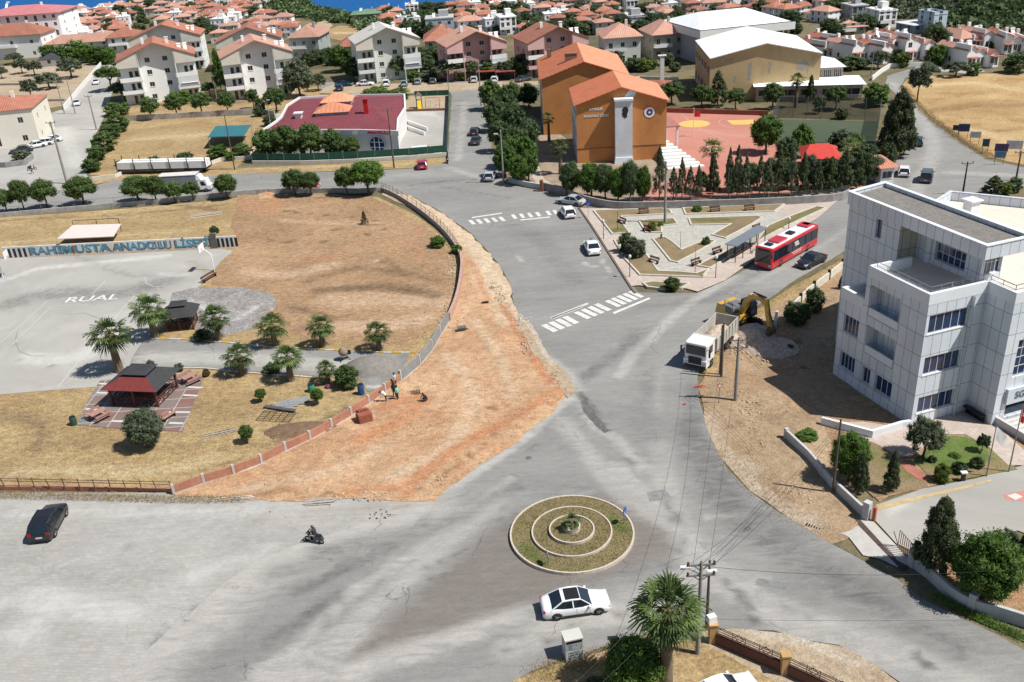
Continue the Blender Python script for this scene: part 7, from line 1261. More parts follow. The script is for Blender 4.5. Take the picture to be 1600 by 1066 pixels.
m = MB(); rail(m, [(-1.4, -1.0, 0), (-.2, -1.0, 0)], 2.3, .5, .6, .02); m.build('handrail', black, EX)
def heap(label, px, py, r, h, n, mat, cat='heap', name='rubble_heap', sx=1, sy=1, seed=1): t = rockheap(name, (0, 0, 0), r, h, n, mat, None, seed, sx, sy); t.location = G0(px, py); tag(t, label, cat); return t
heap('heap of broken stone and earth under the excavator bucket', 1176, 528, 2.6, 1.5, 90, rubble, seed=4); heap('pale spoil heap right of the excavator, partly in the building shade', 1206, 545, 2.8, .8, 70, rubble, sx=1.1, seed=5)
heap('low heap of earth behind the tipper truck', 1140, 532, 1.6, 1.0, 40, rubble, seed=8); heap('grey sand heap on the cement work floor by the kerb', 578, 575, 2.4, 1.2, 0, PM('grey_sand', (.20, .185, .165), .2, 2, .95, bump=.6), name='sand_heap', sx=1.3, seed=6)
heap('dark brown heap of soil beside the brick wall', 470, 672, 1.6, .35, 25, PM('brown_soil', (.16, .10, .06), .3, 2, .95), name='soil_heap', sx=2.4, seed=7)
# cargo truck and the stack of panels on the upper street
g = G0(293, 300); a = G0(258, 303); b = G0(332, 299); d = b-a; rz = math.atan2(d.y, d.x); LT = thing('box_truck', 'white light truck with a grey box body parked on the upper street', 'truck', (b.x, b.y+.6, 0), rz); m = MB(); m.box((-5.6, 0, .9), (6.6, 2.3, 2.3)); m.build('cargo_box', PM('tarpaulin_grey', (.22, .23, .25), .1, 1, .7), LT)
m = MB(); m.box((-5.6, 0, 3.2), (6.7, 2.4, .08)); m.build('box_roof', PM('box_roof_white', (.55, .53, .5), .1, 1, .7), LT); m = MB(); m.box((-1.25, 0, .5), (1.9, 2.0, 1.75), 0, 0, (.72, .92), (-.22, 0)); m.box((-.25, 0, .45), (.5, 1.9, .75)); m.box((-1.9, 0, 2.2), (.8, 1.9, .8), 0, 0, (.4, .9), (-.2, 0)); m.build('cab', wb, LT)
m = MB(); [m.face([(-.75, s*.99, 1.25), (-1.6, s*.99, 1.25), (-1.75, s*.955, 1.95), (-1.1, s*.955, 1.95)][::s]) for s in (1, -1)]; m.build('side_window', glass, LT)
for x in (-.9, -7.2):
 for s in (1, -1): wheel(LT, x, s*.95, .38, .24, steel)
a = G0(190, 271); b = G0(328, 268); d = b-a; ln = d.length; rz = math.atan2(d.y, d.x); ST_ = thing('flatbed_trailer', 'long flatbed trailer stacked with white wrapped panels behind the truck', 'trailer', (a.x, a.y, 0), rz); m = MB(); m.box((ln/2, 0, .75), (ln, 2.3, .25)); [m.box((x, 1.25*s, .9), (.14, .1, 2.2)) for x in [ln*k/5 for k in range(6)] for s in (1, -1)]; m.build('bed', black, ST_)
for k in range(5):
 for j in range(2): m = MB(); m.box((ln*(k+.5)/5, -.6+j*1.2, 1.05), (ln/5-.25, 1.1, 1.3-j*.05+.12*j)); m.build('panel_stack', white, ST_)
for x in (1.5, 2.8, 4.1):
 for s in (1, -1): wheel(ST_, ln-x, s*1.0, .48, .3, steel)
# ---- people
def figure(label, px, py, pose='stand', shirt=(.6, .6, .6), pants=(.03, .03, .05), rz=0, skin=(.35, .19, .12), hair=(.02, .015, .01), pos=None, name='person', parent=None, helmet=None):
 g = pos or G0(px, py); J = {'hip': (0, 0, .92), 'ch': (0, 0, 1.3), 'nk': (0, 0, 1.48), 'hd': (0.02, 0, 1.62), 'ht': (.02, 0, 1.74)}
 legs = {'stand': [((.0, .1, .5), (-.02, .11, .06), (.14, .12, .03)), ((.04, -.1, .5), (.02, -.12, .06), (.18, -.13, .03))], 'walk': [((.14, .1, .5), (.22, .1, .07), (.38, .1, .04)), ((-.05, -.1, .5), (-.28, -.1, .1), (-.14, -.1, .03))]}
 arms = {'stand': [((-.02, .24, 1.16), (.08, .26, .92)), ((.02, -.25, 1.16), (.16, -.2, .95))], 'walk': [((-.08, .24, 1.16), (-.02, .25, .9)), ((.08, -.25, 1.16), (.24, -.2, 1.0))]}
 if pose == 'bend': J = {'hip': (0, 0, .85), 'ch': (.3, 0, 1.08), 'nk': (.44, 0, 1.14), 'hd': (.56, 0, 1.12), 'ht': (.66, 0, 1.06)}; L_ = legs['stand']; A_ = [((.4, .2, .85), (.5, .15, .6)), ((.42, -.2, .85), (.52, -.12, .6))]
 elif pose == 'squat': J = {'hip': (-.15, 0, .4), 'ch': (.05, 0, .75), 'nk': (.15, 0, .9), 'hd': (.22, 0, 1.0), 'ht': (.26, 0, 1.1)}; L_ = [((.25, .16, .5), (.02, .15, .08), (.2, .16, .04)), ((.25, -.16, .5), (.02, -.15, .08), (.2, -.16, .04))]; A_ = [((.3, .2, .65), (.5, .1, .5)), ((.3, -.2, .65), (.5, -.1, .45))]
 elif pose == 'ride': J = {'hip': (-.1, 0, .85), 'ch': (0, 0, 1.22), 'nk': (.04, 0, 1.38), 'hd': (.08, 0, 1.5), 'ht': (.09, 0, 1.63)}; L_ = [((.33, .18, .78), (.3, .17, .38), (.44, .17, .34)), ((.33, -.18, .78), (.3, -.17, .38), (.44, -.17, .34))]; A_ = [((.2, .27, 1.05), (.45, .26, 1.0)), ((.2, -.27, 1.05), (.45, -.26, 1.0))]
 else: L_, A_ = legs[pose], arms[pose]
 V = [J['hip'], J['ch'], J['nk'], J['hd'], J['ht']]; Rr = [.15, .165, .06, .095, .075]; E = [(0, 1), (1, 2), (2, 3), (3, 4)]
 for s, (k, a, f) in zip((1, -1), L_): n = len(V); h = (J['hip'][0], s*.09, J['hip'][2]-.06); V += [h, k, a, f]; Rr += [.1, .068, .045, .038]; E += [(0, n), (n, n+1), (n+1, n+2), (n+2, n+3)]
 for s, (e, w) in zip((1, -1), A_):
  n = len(V); c_ = J['ch']; sh = (c_[0]+.02, s*.19, c_[2]+.1); V += [sh, e, w]; Rr += [.062, .045, .032]; E += [(1, n), (n, n+1), (n+1, n+2)]
  d = Vector(w)-Vector(e); d.normalize(); side = Vector((0, 1, 0))
  for q in range(5):
   b = Vector(w)+d*.05+side*(-.03+.018*q); n2 = len(V); ln_ = (.07, .085, .09, .08, .05)[q]; V += [tuple(b), tuple(b+d*ln_*.6+Vector((.01, 0, 0)))]; Rr += [.011, .009]; E += [(n+2, n2), (n2, n2+1)]
 me = bpy.data.meshes.new('body'); me.from_pydata(V, E, []); o = bpy.data.objects.new('body', me); SC.collection.objects.link(o); md = o.modifiers.new('s', 'SKIN'); o.modifiers.new('u', 'SUBSURF').levels = 1
 for i, sv in enumerate(me.skin_vertices[0].data): sv.radius = (Rr[i], Rr[i]*(1.25 if i in (0, 1) else 1)); sv.use_root = i == 0
 dg = bpy.context.evaluated_depsgraph_get(); m2 = bpy.data.meshes.new_from_object(o.evaluated_get(dg)); bpy.data.objects.remove(o)
 mats = [PM('skin_tone', skin, .08, 4, .6), PM('cloth_%d%d%d' % tuple(int(c*99) for c in shirt), shirt, .15, 6, .9), PM('cloth_%d%d%d' % tuple(int(c*99) for c in pants), pants, .15, 6, .9), PM('shoe', (.03, .025, .02), .1, 4, .8), PM('hair', hair, .2, 8, .8)]; m2.materials.clear(); [m2.materials.append(x) for x in mats]
 nk, hd, hip = Vector(J['nk']), Vector(J['hd']), Vector(J['hip']); A0 = [Vector(e) for e, w in A_]
 for p in m2.polygons:
  c = p.center; dh = (c-hd).length; p.use_smooth = True
  legside = min((c-Vector(l[j])).length for l in L_ for j in range(3)) < min((c-Vector(J['ch'])).length, (c-nk).length, *[(c-Vector(e)).length for e, w in A_], *[(c-Vector(w)).length for e, w in A_])
  hand = min((c-Vector(w)).length for e, w in A_) < .16
  if dh < .16 and c.z > nk.z+.02: p.material_index = 4 if (c.z > hd.z+.03 or c.x < hd.x-.03) else 0
  elif hand: p.material_index = 0
  elif c.z < .09 and pose != 'ride': p.material_index = 3
  elif legside or c.z < hip.z: p.material_index = 2
  else: p.material_index = 1
 t = thing(name, label, 'person', g, rz); link('body', m2, t)
 hm = MB(); hm.lathe([(.105, -.02), (.115, .03), (.09, .09), (.04, .125), (.005, .13)], (hd.x-.01, 0, hd.z+.02), 12); hm.build('helmet' if helmet else 'hair', PM('helmet_paint', helmet, .1, 2, .3) if helmet else mats[4], t)
 fz = hd.z; fx = hd.x+.085; m = MB(); m.box((fx+.01, 0, fz-.03), (.035, .025, .05)); m.box((fx, 0, fz-.07), (.02, .05, .012)); m.build('face_features', mats[0], t); m = MB(); [m.box((fx+.002, s*.035, fz+.01), (.015, .022, .014)) for s in (1, -1)]; m.build('eyes', black, t)
 return t
figure('worker in a white shirt bending at the brick wall', 604, 629, 'bend', (.6, .6, .6), (.03, .035, .06), R(170)); figure('worker in dark clothes standing between the two others at the wall', 617, 622, 'stand', (.02, .02, .03), (.02, .02, .02), R(80)); figure('worker in a mint green shirt beside the dark clothed one', 622, 626, 'stand', (.15, .5, .35), (.03, .03, .04), R(150)); figure('worker in a light shirt behind the end of the brick wall', 618, 606, 'stand', (.4, .4, .38), (.1, .08, .06), R(-60))
figure('worker in dark clothes crouching on the orange earth', 665, 629, 'squat', (.03, .03, .035), (.04, .035, .035), R(200))
figure('pedestrian in a white top standing beside the plaza bushes', 968, 398, 'stand', (.62, .6, .58), (.02, .02, .02), R(-60)); figure('pedestrian in dark clothes walking along the yard street at the left', 51, 272, 'walk', (.03, .03, .035), (.03, .03, .04), R(200))
figure('person in black sitting on the dark scooter by the school gate corner', 0, 0, 'ride', (.02, .02, .02), (.03, .03, .035), R(-80), pos=G0(699, 255), helmet=(.05, .05, .05))
def scooter(label, g, rz, col):
 t = thing('scooter', label, 'scooter', g, rz); m = MB(); m.box((-.35, 0, .38), (.8, .34, .35), 0, 0, (.8, .8)); m.box((.12, 0, .25), (.5, .36, .1)); m.bar((.4, 0, .3), (.52, 0, .95), .3, .1); m.build('body', PAINT('paint_sc%d' % int(col[0]*99), col), t); m = MB(); m.box((-.25, 0, .74), (.7, .28, .1)); m.build('seat', black, t)
 m = MB(); m.bar((.5, -.34, 1.02), (.5, .34, 1.02), .05); m.bar((.5, 0, .9), (.62, 0, .35), .05); m.build('handlebar', black, t); 
 for x in (-.55, .68):
  m = MB(); m.tube([(x+.2*math.cos(a*math.pi/8), 0, .24+.2*math.sin(a*math.pi/8)) for a in range(17)], .06, 6); m.build('wheel', rubber, t)
 m = MB(); m.box((.58, 0, .78), (.1, .18, .14)); m.build('headlight', headl, t); return t
gs = G0(493, 848); rs_ = R(158); scooter('dark scooter ridden across the forecourt', gs, rs_, (.02, .03, .035)); figure('helmeted rider in dark clothes on the forecourt scooter', 0, 0, 'ride', (.03, .035, .04), (.35, .33, .3), rs_, pos=gs, helmet=(.03, .03, .03))
scooter('small scooter parked at the corner of the kindergarten fence', G0(699, 255), R(-80), (.02, .02, .02)); scooter('black scooter at the dark wall of the left street', G0(50, 266), R(20), (.015, .015, .015))
# ================================================================ WALLS, FENCES, STREET FURNITURE
brickm = BRICK('brick_infill', (.42, .13, .07), (.50, .19, .11), (.36, .28, .22), .25, .10, .012, .5, .95, dirt=.3); mort = PM('mortar_grey', (.42, .40, .38), .15, 2, .95, bump=.3)
def panelwall(name, label, px, h, th, panel, post, step, base=.0, k=4):
 pts = catmull([Vector((*G0(*p)[:2], 0)) for p in px], k); g = pts[0].copy(); loc = [p-g for p in pts]; t = thing(name, label, 'wall', g); m = MB(); strip(m, loc, th+.12, -.1, .14); m.build('footing', mort, t)
 d = [0]
 for a, b in zip(loc[:-1], loc[1:]): d.append(d[-1]+(b-a).length)
 n = max(1, int(d[-1]/step)); at = lambda s: Vector((float(np.interp(s, d, [p.x for p in loc])), float(np.interp(s, d, [p.y for p in loc])), 0))
 for i in range(n):
  a, b = at(d[-1]*i/n), at(d[-1]*(i+1)/n); m = MB(); strip(m, [a, b], th, .14, h*rnd.uniform(.93, 1.0)); m.build('brick_panel', panel, t); m = MB(); m.box((0, 0, -.1), (.22, th+.06, h+.16)); m.build('post', post, t, (a.x, a.y, 0), math.atan2((b-a).y, (b-a).x))
 return t
panelwall('brick_wall', 'red brick wall with grey concrete posts under construction, curving up to the workers', [(272, 772), (330, 752), (392, 733), (432, 712), (480, 690), (520, 668), (552, 648), (590, 622), (612, 606), (626, 596)], .95, .2, brickm, mort, 2.5)
blockm = BRICK('grey_block_wall', (.25, .25, .245), (.29, .285, .28), (.2, .2, .195), .4, .2, .02, .5, .9, dirt=.3)
panelwall('block_wall', 'grey rendered block wall continuing the brick wall up the slope', [(626, 596), (650, 577), (672, 552), (688, 524), (701, 503)], 1.25, .22, blockm, mort, 3)
t, _ = pathwall('stone_wall', 'reddish low wall curving beside the dug strip', [(702, 502), (712, 478), (719, 450), (722, 420), (720, 402)], 1.0, .3, PM('red_plaster', (.42, .27, .22), .2, 1.5, .95, dirt=.3), smooth_=4)
pf = [(720, 404), (712, 388), (695, 366), (672, 345), (645, 325), (615, 307), (597, 300)]
t, loc = pathwall('railed_wall', 'low stone wall topped with thin iron posts between dug yard and avenue', pf, .75, .3, PM('weathered_wall2', (.33, .27, .24), .25, 1, .9, dirt=.5), smooth_=4); m = MB()
for i in range(len(loc)-1): a, b = loc[i], loc[i+1]; m.bar(a+Vector((0, 0, 1.5)), b+Vector((0, 0, 1.5)), .035); m.bar(a+Vector((0, 0, 1.1)), b+Vector((0, 0, 1.1)), .03)
for i in range(0, len(loc)): a = loc[i]; m.bar((a.x, a.y, .7), (a.x, a.y, 1.75), .06)
m.build('railing', PM('rusty_iron', (.14, .08, .06), .3, 4, .7), t)
pw = [(597, 300), (560, 302), (510, 301), (460, 301), (400, 303), (366, 306), (300, 313), (240, 319), (180, 324), (100, 331), (0, 340), (-80, 346)]
t, loc = pathwall('yard_wall', 'long low wall with thin rail between school yard and upper street', pw, .8, .25, PM('weathered_wall3', (.36, .34, .32), .25, 1, .9, dirt=.6)); m = MB()
for a, b in zip(loc[5:-1], loc[6:]):
 m.bar(a+Vector((0, 0, 1.7)), b+Vector((0, 0, 1.7)), .05); k = int((b-a).length/3)
 for j in range(k): q = a+(b-a)*j/k; m.bar((q.x, q.y, .8), (q.x, q.y, 1.7), .05)
m.build('rail', PM('rail_grey', (.30, .31, .33), .1, 2, .4, .5), t)
t, loc = pathwall('rail_wall', 'low brick kerb wall with leaning iron posts along the dry grass', [(-60, 764), (0, 765), (90, 766), (180, 767), (262, 768), (271, 771)], .38, .2, PM('kerb_brick', (.33, .15, .10), .3, 2, .95)); m = MB(); rust = PM('rusty_iron', (.14, .08, .06), .3, 4, .7)
A_, B_ = loc[0], loc[-1]; Lw = (B_-A_).length; n = 14
for j in range(n+1): q = A_+(B_-A_)*(j/n); m.bar((q.x, q.y, .3), (q.x+rnd.uniform(-.12, .05), q.y+rnd.uniform(-.1, .1), 1.35), .06)
for z in (.95, 1.2): m.bar(A_+Vector((0, 0, z)), B_+Vector((0, 0, z-.03)), .045)
m.build('railing', rust, t)
# dry weeds along that wall
def tufts(name, label, px, w, n, s, mat, cat='weeds'):
 n = int(n*2.2); s *= .8
 pts = W2(px); C = []; d = [0]
 for a, b in zip(pts[:-1], pts[1:]): d.append(d[-1]+(b-a).length)
 for k in range(n): u = rnd.uniform(0, d[-1]); C.append((float(np.interp(u, d, [p.x for p in pts]))+rnd.uniform(-w, w), float(np.interp(u, d, [p.y for p in pts]))+rnd.uniform(-w, w), .1+abs(rnd.gauss(0, s*.5))))
 me = leafmesh(name, np.array(C), rs.uniform(.5, 1.3, size=n)*s, rs.uniform(.2, 1, size=n), [mat], None, .13, up=1.6); tag(link(name, me), label, cat, kind='stuff')
leaf_straw = LEAF('straw', (.20, .13, .05), (.5, .37, .18), .9)
tufts('dry_weeds', 'dry straw weeds along the kerb wall by the forecourt', [(-20, 775), (120, 778), (270, 782), (380, 782)], .5, 2200, .32, leaf_straw)
tufts('dry_weeds', 'dry weeds on the verge at the bottom edge', [(830, 1056), (900, 1036), (990, 1014), (1080, 1000)], .9, 1600, .25, leaf_straw)
tufts('green_weeds', 'green weeds under the curved boundary wall', ZR([(820, 640), (1000, 730), (1260, 850)]), .4, 1500, .3, leaf_green)
tufts('dry_weeds', 'dry scrub along the golden field edge', [(1410, 138), (1432, 165), (1470, 198), (1510, 226), (1560, 250)], 1.0, 2200, .55, leaf_straw)
tufts('dry_grass_tufts', 'golden grass tufts across the lower school yard', [(20, 735), (150, 700), (260, 720), (350, 690), (430, 660)], 4.0, 3500, .22, leaf_straw)
tufts('dry_grass_tufts', 'tufts of dry grass on the excavated verge', [(1130, 700), (1200, 780), (1280, 830)], 1.3, 900, .25, leaf_straw)
tufts('dry_grass_tufts', 'dry grass tufts on the roadside verge of the bus road', [(1120, 560), (1180, 490), (1250, 445), (1320, 405)], .7, 1500, .25, leaf_straw)
def stones(label, px, w, n, s0, mat, z=.07):
 pts = W2(px); d = [0]; mb = MB()
 for a, b in zip(pts[:-1], pts[1:]): d.append(d[-1]+(b-a).length)
 for k in range(n): u = rnd.uniform(0, d[-1]); q = s0*rnd.uniform(.3, 1.3); mb.box((float(np.interp(u, d, [p.x for p in pts]))+rnd.gauss(0, w), float(np.interp(u, d, [p.y for p in pts]))+rnd.gauss(0, w), z-.02), (q, q*rnd.uniform(.5, 1), q*rnd.uniform(.3, .7)), rnd.uniform(0, 3), 0, (.7, .6))
 tag(mb.build('loose_stones', mat, None, uv=False), label, 'stones', kind='stuff')
ston = PM('stone_bits', (.40, .30, .22), .4, 2, .95); stones('loose stones and clods along the lower edge of the dug strip', [(560, 774), (655, 766), (756, 700), (874, 612)], .5, 420, .2, ston); stones('broken stones along the avenue side of the dug strip', [(768, 440), (792, 490), (832, 560), (872, 602)], .4, 380, .24, ston); stones('stones scattered over the excavated verge', [(1160, 600), (1175, 690), (1240, 770), (1310, 815)], .9, 420, .2, ston); stones('clods scattered over the orange earth', [(460, 740), (600, 700), (720, 640), (750, 540), (740, 460)], 2.6, 500, .16, PM('clods', (.36, .19, .10), .4, 2, .95)); stones('rubble bits around the excavator', [(1150, 545), (1190, 540), (1215, 560)], 1.2, 300, .3, ston); stones('pale fragments beside the curved yard wall', [(705, 400), (712, 440), (700, 490), (670, 540)], .5, 160, .22, ston)
# brick stack
def prop(name, label, cat, px, py, rz=0): return thing(name, label, cat, G0(px, py), rz)
t = prop('brick_stack', 'block of stacked red bricks in front of the wall', 'brick stack', 570, 658, R(25)); m = MB()
for k in range(5): m.box((0, 0, k*.2), (1.3, 1.25, .19), rnd.uniform(-.04, .04))
for k in range(4): m.box((.35-k*.25, .3, 1.0), (.2, .4, .18), .3)
m.build('bricks', PM('stack_brick', (.26, .085, .05), .3, 4, .95, bump=.5), t); m = MB(); m.box((0, 0, -.08), (1.35, 1.3, .07)); m.build('pallet', wood, t)
def planks(label, px, py, n, L, w, mat, rz, spread=.25, cat='planks', name='plank_pile'):
 t = prop(name, label, cat, px, py, rz); 
 for k in range(n): m = MB(); m.bar((-L/2+rnd.uniform(-.2, .2), (k-n/2)*spread, .06+.03*(k % 2)), (L/2+rnd.uniform(-.3, .2), (k-n/2)*spread+rnd.uniform(-.2, .2), .08+.03*(k % 2)), w, .05); m.build('plank', mat, t)
 return t
grw = PM('weathered_plank', (.34, .30, .26), .25, 3, .9); planks('bundle of pale pipes lying on the orange earth', 709, 541, 5, 2.0, .12, PM('pale_pipe', (.5, .48, .45), .1, 2, .7), R(62), .14); planks('dark planks lying on orange earth near the brick wall', 478, 735, 5, 1.5, .14, wood, R(40), .3); planks('jumble of grey boards at the forecourt edge', 500, 783, 6, 2.4, .14, grw, R(4), .16)
planks('two long white boards lying at the end of the kerb wall', 366, 778, 2, 3.2, .1, PM('white_board', (.55, .53, .5), .1, 2, .8), R(2)); planks('crossed white battens on the upper yard', 322, 335, 3, 5, .15, PM('white_board', (.55, .53, .5), .1, 2, .8), R(14), .9); planks('timber frame lying on the grass below the picnic gazebo', 345, 676, 3, 3.2, .12, grw, R(18), .35)
planks('red fallen barrier boards at the road edge', 1094, 605, 2, .9, .1, red, R(5), .15); planks('small red barrier piece on the asphalt', 1068, 632, 2, .6, .08, red, R(60), .1); planks('dark rods on the orange earth right of the workers', 680, 591, 3, 1.0, .12, wood, R(20), .25)
def gridframe(label, px, py, a, b, rz, mat=rust): 
 t = prop('rebar_mesh', label, 'mesh panel', px, py, rz); m = MB()
 for k in range(6): m.bar((-a/2, -b/2+b*k/5, .08), (a/2, -b/2+b*k/5, .12), .035); m.bar((-a/2+a*k/5, -b/2, .1), (-a/2+a*k/5, b/2, .13), .035)
 m.build('bars', mat, t)
gridframe('wire panel lying on the orange earth beside the workers', 645, 615, 1.5, .8, R(10)); gridframe('steel mesh frames lying in the dry grass below the driveway', 432, 652, 3.4, 1.8, R(-14), black); gridframe('rusty mesh on the orange earth above the crouching worker', 682, 600, 1.2, .7, R(0))
gridframe('metal grating on the dusty corner near the wall end', 763, 451, 1.4, .7, R(10), black); gridframe('metal grating on the dug strip', 755, 474, 1.3, .6, R(0), black)
t = prop('sheet_stack', 'grey metal sheets and a white window frame dumped in the dry grass', 'scrap pile', 452, 632, R(-16)); m = MB()
for k in range(4): m.box((-.3+k*.35, .3*k-.3, .05+k*.04), (2.0, 1.1, .03), k*.2)
m.build('sheets', PM('sheet_metal', (.36, .37, .37), .15, 1, .5, .4), t); m = MB(); m.bar((-2.2, -1.0, .2), (1.4, -1.4, .25), .45, .05); m.build('long_sheet', PM('dark_sheet', (.12, .13, .14), .15, 1, .5, .4), t)
def barrel(label, px, py, col, r=.3, h=.9, name='barrel'): t = prop(name, label, name.replace('_', ' '), px, py); m = MB(); m.lathe([(r*.95, 0), (r, h*.1), (r*1.02, h*.5), (r, h*.92), (r*.9, h)], n=14); m.build('drum', PM('plastic_%d%d' % (int(col[0]*99), int(col[2]*99)), col, .1, 2, .5), t); m = MB(); m.lathe([(r*.85, h+.002), (r*.85, h+.04)], n=14); m.build('lid', black, t)
barrel('blue barrel beside the wall at the cement floor', 565, 616, (.02, .08, .2), .34, 1.1); barrel('green barrel in the shade left of the flat pine', 487, 612, (.02, .22, .12), .34, .8); barrel('green waste bin at the left of the picnic terrace', 116, 664, (.02, .07, .05), .32, .9, 'waste_bin'); barrel('pink bag like bin in the palm shade', 514, 606, (.5, .2, .3), .25, .5, 'bucket')
t = prop('cement_mixer', 'cement mixer standing on the driveway beside the kerb', 'cement mixer', 538, 563, R(30)); m = MB(); m.lathe([(.2, 0), (.5, .3), (.5, .65), (.25, 1.0)], (0, 0, .55), 14); m.build('drum', PM('mixer_grey', (.25, .2, .14), .3, 3, .7), t); m = MB(); [m.bar((x, y, 0), (x*.3, y*.3, .7), .06) for x in (-.6, .6) for y in (-.4, .4)]; m.box((.6, 0, .6), (.4, .35, .4)); m.build('frame', black, t)
t = prop('wheelbarrow', 'wheelbarrow standing on the orange earth near the block wall', 'wheelbarrow', 722, 519, R(10)); m = MB(); m.box((0, 0, .35), (.8, .55, .3), 0, 0, (1.25, 1.25)); m.build('tray', PM('tray_grey', (.12, .12, .12), .2, 2, .6), t); m = MB(); [m.bar((.5, s*.2, .25), (-1.0, s*.3, .55), .04) for s in (1, -1)]; [m.bar((-.3, s*.25, 0), (-.25, s*.25, .4), .04) for s in (1, -1)]; m.build('handle', rust, t); m = MB(); m.tube([(.6+.17*math.cos(a*math.pi/6), 0, .2+.17*math.sin(a*math.pi/6)) for a in range(13)], .04, 6); m.build('wheel', rubber, t)
for (x, y, s_, lab) in ((700, 424, 1.3, 'crumpled white sheeting at the curved wall'), (588, 521, .8, 'white bags lying on the yellow grass'), (426, 632, .5, 'white rubble by the brick wall in the grass'), (534, 776, .8, 'torn white sacks beside the jumbled boards'), (605, 600, .7, 'spilled white lime on the cement floor'), (812, 500, 1.4, 'white broken kerb stones along the dug strip'), (595, 805, .9, 'dark broken asphalt pieces on the forecourt edge'), (1290, 808, .6, 'pale boulder lying by the gate apron')):
 dark_ = 'dark' in lab; t = rockheap('debris', (0, 0, 0), s_, .22, 22, PM('debris_dark', (.11, .08, .06), .3, 3, .9) if dark_ else PM('debris_white', (.55, .53, .5), .2, 3, .9), None, int(x), 1.2, .8); t.location = G0(x, y); tag(t, lab, 'debris')
# driveway kerbs painted yellow and white
yel = PM('kerb_yellow', (.55, .35, .06), .15, 3, .8)
for (pl, s0) in (([(237, 530), (300, 532), (360, 537), (420, 543), (480, 546), (530, 549)], 0), ([(572, 550), (600, 552), (650, 552)], 1), ([(206, 583), (300, 576), (380, 583), (450, 588), (500, 592)], 2)):
 w = catmull(W2(pl), 8); 
 for q in range(2): 
  m = MB(); 
  for i in range(len(w)-1):
   if (i//2) % 2 == q or s0 == 2: strip(m, [w[i], w[i+1]], .16, -.02, .14)
  if m.v: structure(m.build('driveway_kerb', (yel if q else whitem) if s0 != 2 else kerbm))
  if s0 == 2: break
# painted wall with the school name
a, b = G0(8, 404), G0(371, 386); d = b-a; L = d.length; rz = math.atan2(d.y, d.x); t = thing('painted_wall', 'low white wall painted RAHIM USTA ANADOLU LISESI in blue letters', 'wall', (a.x, a.y, 0), rz); m = MB(); m.box((L/2, 0, 0), (L, .25, 1.75)); m.build('wall', PM('painted_white', (.58, .57, .54), .1, 1, .85, dirt=.4), t)
def upm(px): return (G0(px, 395)-a).dot(d/L)
blu = PM('letter_blue', (.10, .25, .36), .25, 1.5, .8, c2=(.10, .33, .45)); brn = PM('letter_brown', (.18, .12, .08), .2, 2, .8)
for s, x0, x1 in (('RAHİM', 60, 119), ('USTA', 125, 173), ('ANADOLU', 182, 261), ('LİSESİ', 272, 323)):
 X0, X1 = upm(x0), upm(x1); me = text_mesh(s, 1.55, .01, blu, bold=.04); xs_ = [v.co.x for v in me.vertices]; o = link('lettering', me, t, ((X0+X1)/2, -.14, .93), 0, ((X1-X0)/(max(xs_)-min(xs_)), 1, 1)); o.rotation_euler = (R(90), 0, 0)
 me2 = text_mesh(s, 1.75, .004, brn, bold=.02); o = link('lettering_shadow', me2, t, ((X0+X1)/2+.12, -.131, .82), 0, ((X1-X0)/(max(xs_)-min(xs_)), 1, 1)); o.rotation_euler = (R(90), 0, 0)
m = MB()
for xs_ in ((30, 52, 4), (337, 364, 5)):
 for k in range(xs_[2]): X = upm(xs_[0]+(xs_[1]-xs_[0])*k/(xs_[2]-1)); m.box((X, -.132, .15), (.38, .02, 1.35))
m.build('black_stripes', black, t); m = MB(); m.box((upm(330), -.02, 0), (.9, .4, 2.3)); m.build('pillar', PM('wall_pillar', (.12, .11, .1), .3, 1, .9), t)
t = prop('tarpaulin', 'pale pink tarpaulin roof leaning behind the painted wall', 'canopy', 146, 380); g = G0(146, 380); m = MB(); m.add([Vector((*G0(*p)[:2], z))-Vector((g.x, g.y, 0)) for p, z in (((93, 388), 1.5), ((181, 384), 1.5), ((193, 366), 1.7), ((118, 368), 1.7))]+[Vector((*G0(*p)[:2], z-.12))-Vector((g.x, g.y, 0)) for p, z in (((93, 388), 1.5), ((181, 384), 1.5), ((193, 366), 1.7), ((118, 368), 1.7))], [(0, 1, 2, 3), (7, 6, 5, 4), (0, 4, 5, 1), (1, 5, 6, 2), (2, 6, 7, 3), (3, 7, 4, 0)]); m.build('sheet', PM('pink_sheet', (.6, .52, .48), .05, 1, .7), t)
t = prop('goal_frame', 'thin black goal frame standing on the dry grass', 'goal', 150, 366); o_ = G0(150, 366); q = [Vector((*G0(*p)[:2], 0))-o_ for p in ((118, 366), (155, 364), (190, 362))]; m = MB(); [m.bar(p, p+Vector((0, 0, 2.2)), .07) for p in q]; m.bar(q[0]+Vector((0, 0, 2.2)), q[2]+Vector((0, 0, 2.2)), .07); m.build('frame', black, t)
def hoop(label, px, py, rz, tx=None):
 t = prop('basketball_hoop', label, 'basketball hoop', px, py, rz); m = MB(); m.tube([(0, 0, 0), (0, 0, 2.4), (1.2, 0, 3.4)], .07, 8); m.bar((0, 0, 1.2), (0, 0, 2.0), .1); m.build('post', white, t); m = MB(); m.box((1.25, 0, 2.8), (.06, 1.7, 1.05)); m.build('backboard', white, t); m = MB(); m.tube([(1.52+.22*math.cos(a), .22*math.sin(a), 3.05) for a in [k*math.pi/6 for k in range(13)]], .02, 6); m.build('rim', red, t)
hoop('white basketball hoop at the right end of the left court', 335, 423, R(172)); hoop('white basketball hoop at the left edge of the court', 5, 434, R(8))
g = G0(144, 467); me = text_mesh('RUAL', 2.5, 0, whitem, bold=.03); wd = max(v.co.x for v in me.vertices)*2; o = link('court_lettering', me, None, (g.x, g.y, .045), ga0 := math.atan2(*(G0(180, 465)-G0(107, 470)).yx), (7.0/wd, 1, 1)); structure(o)
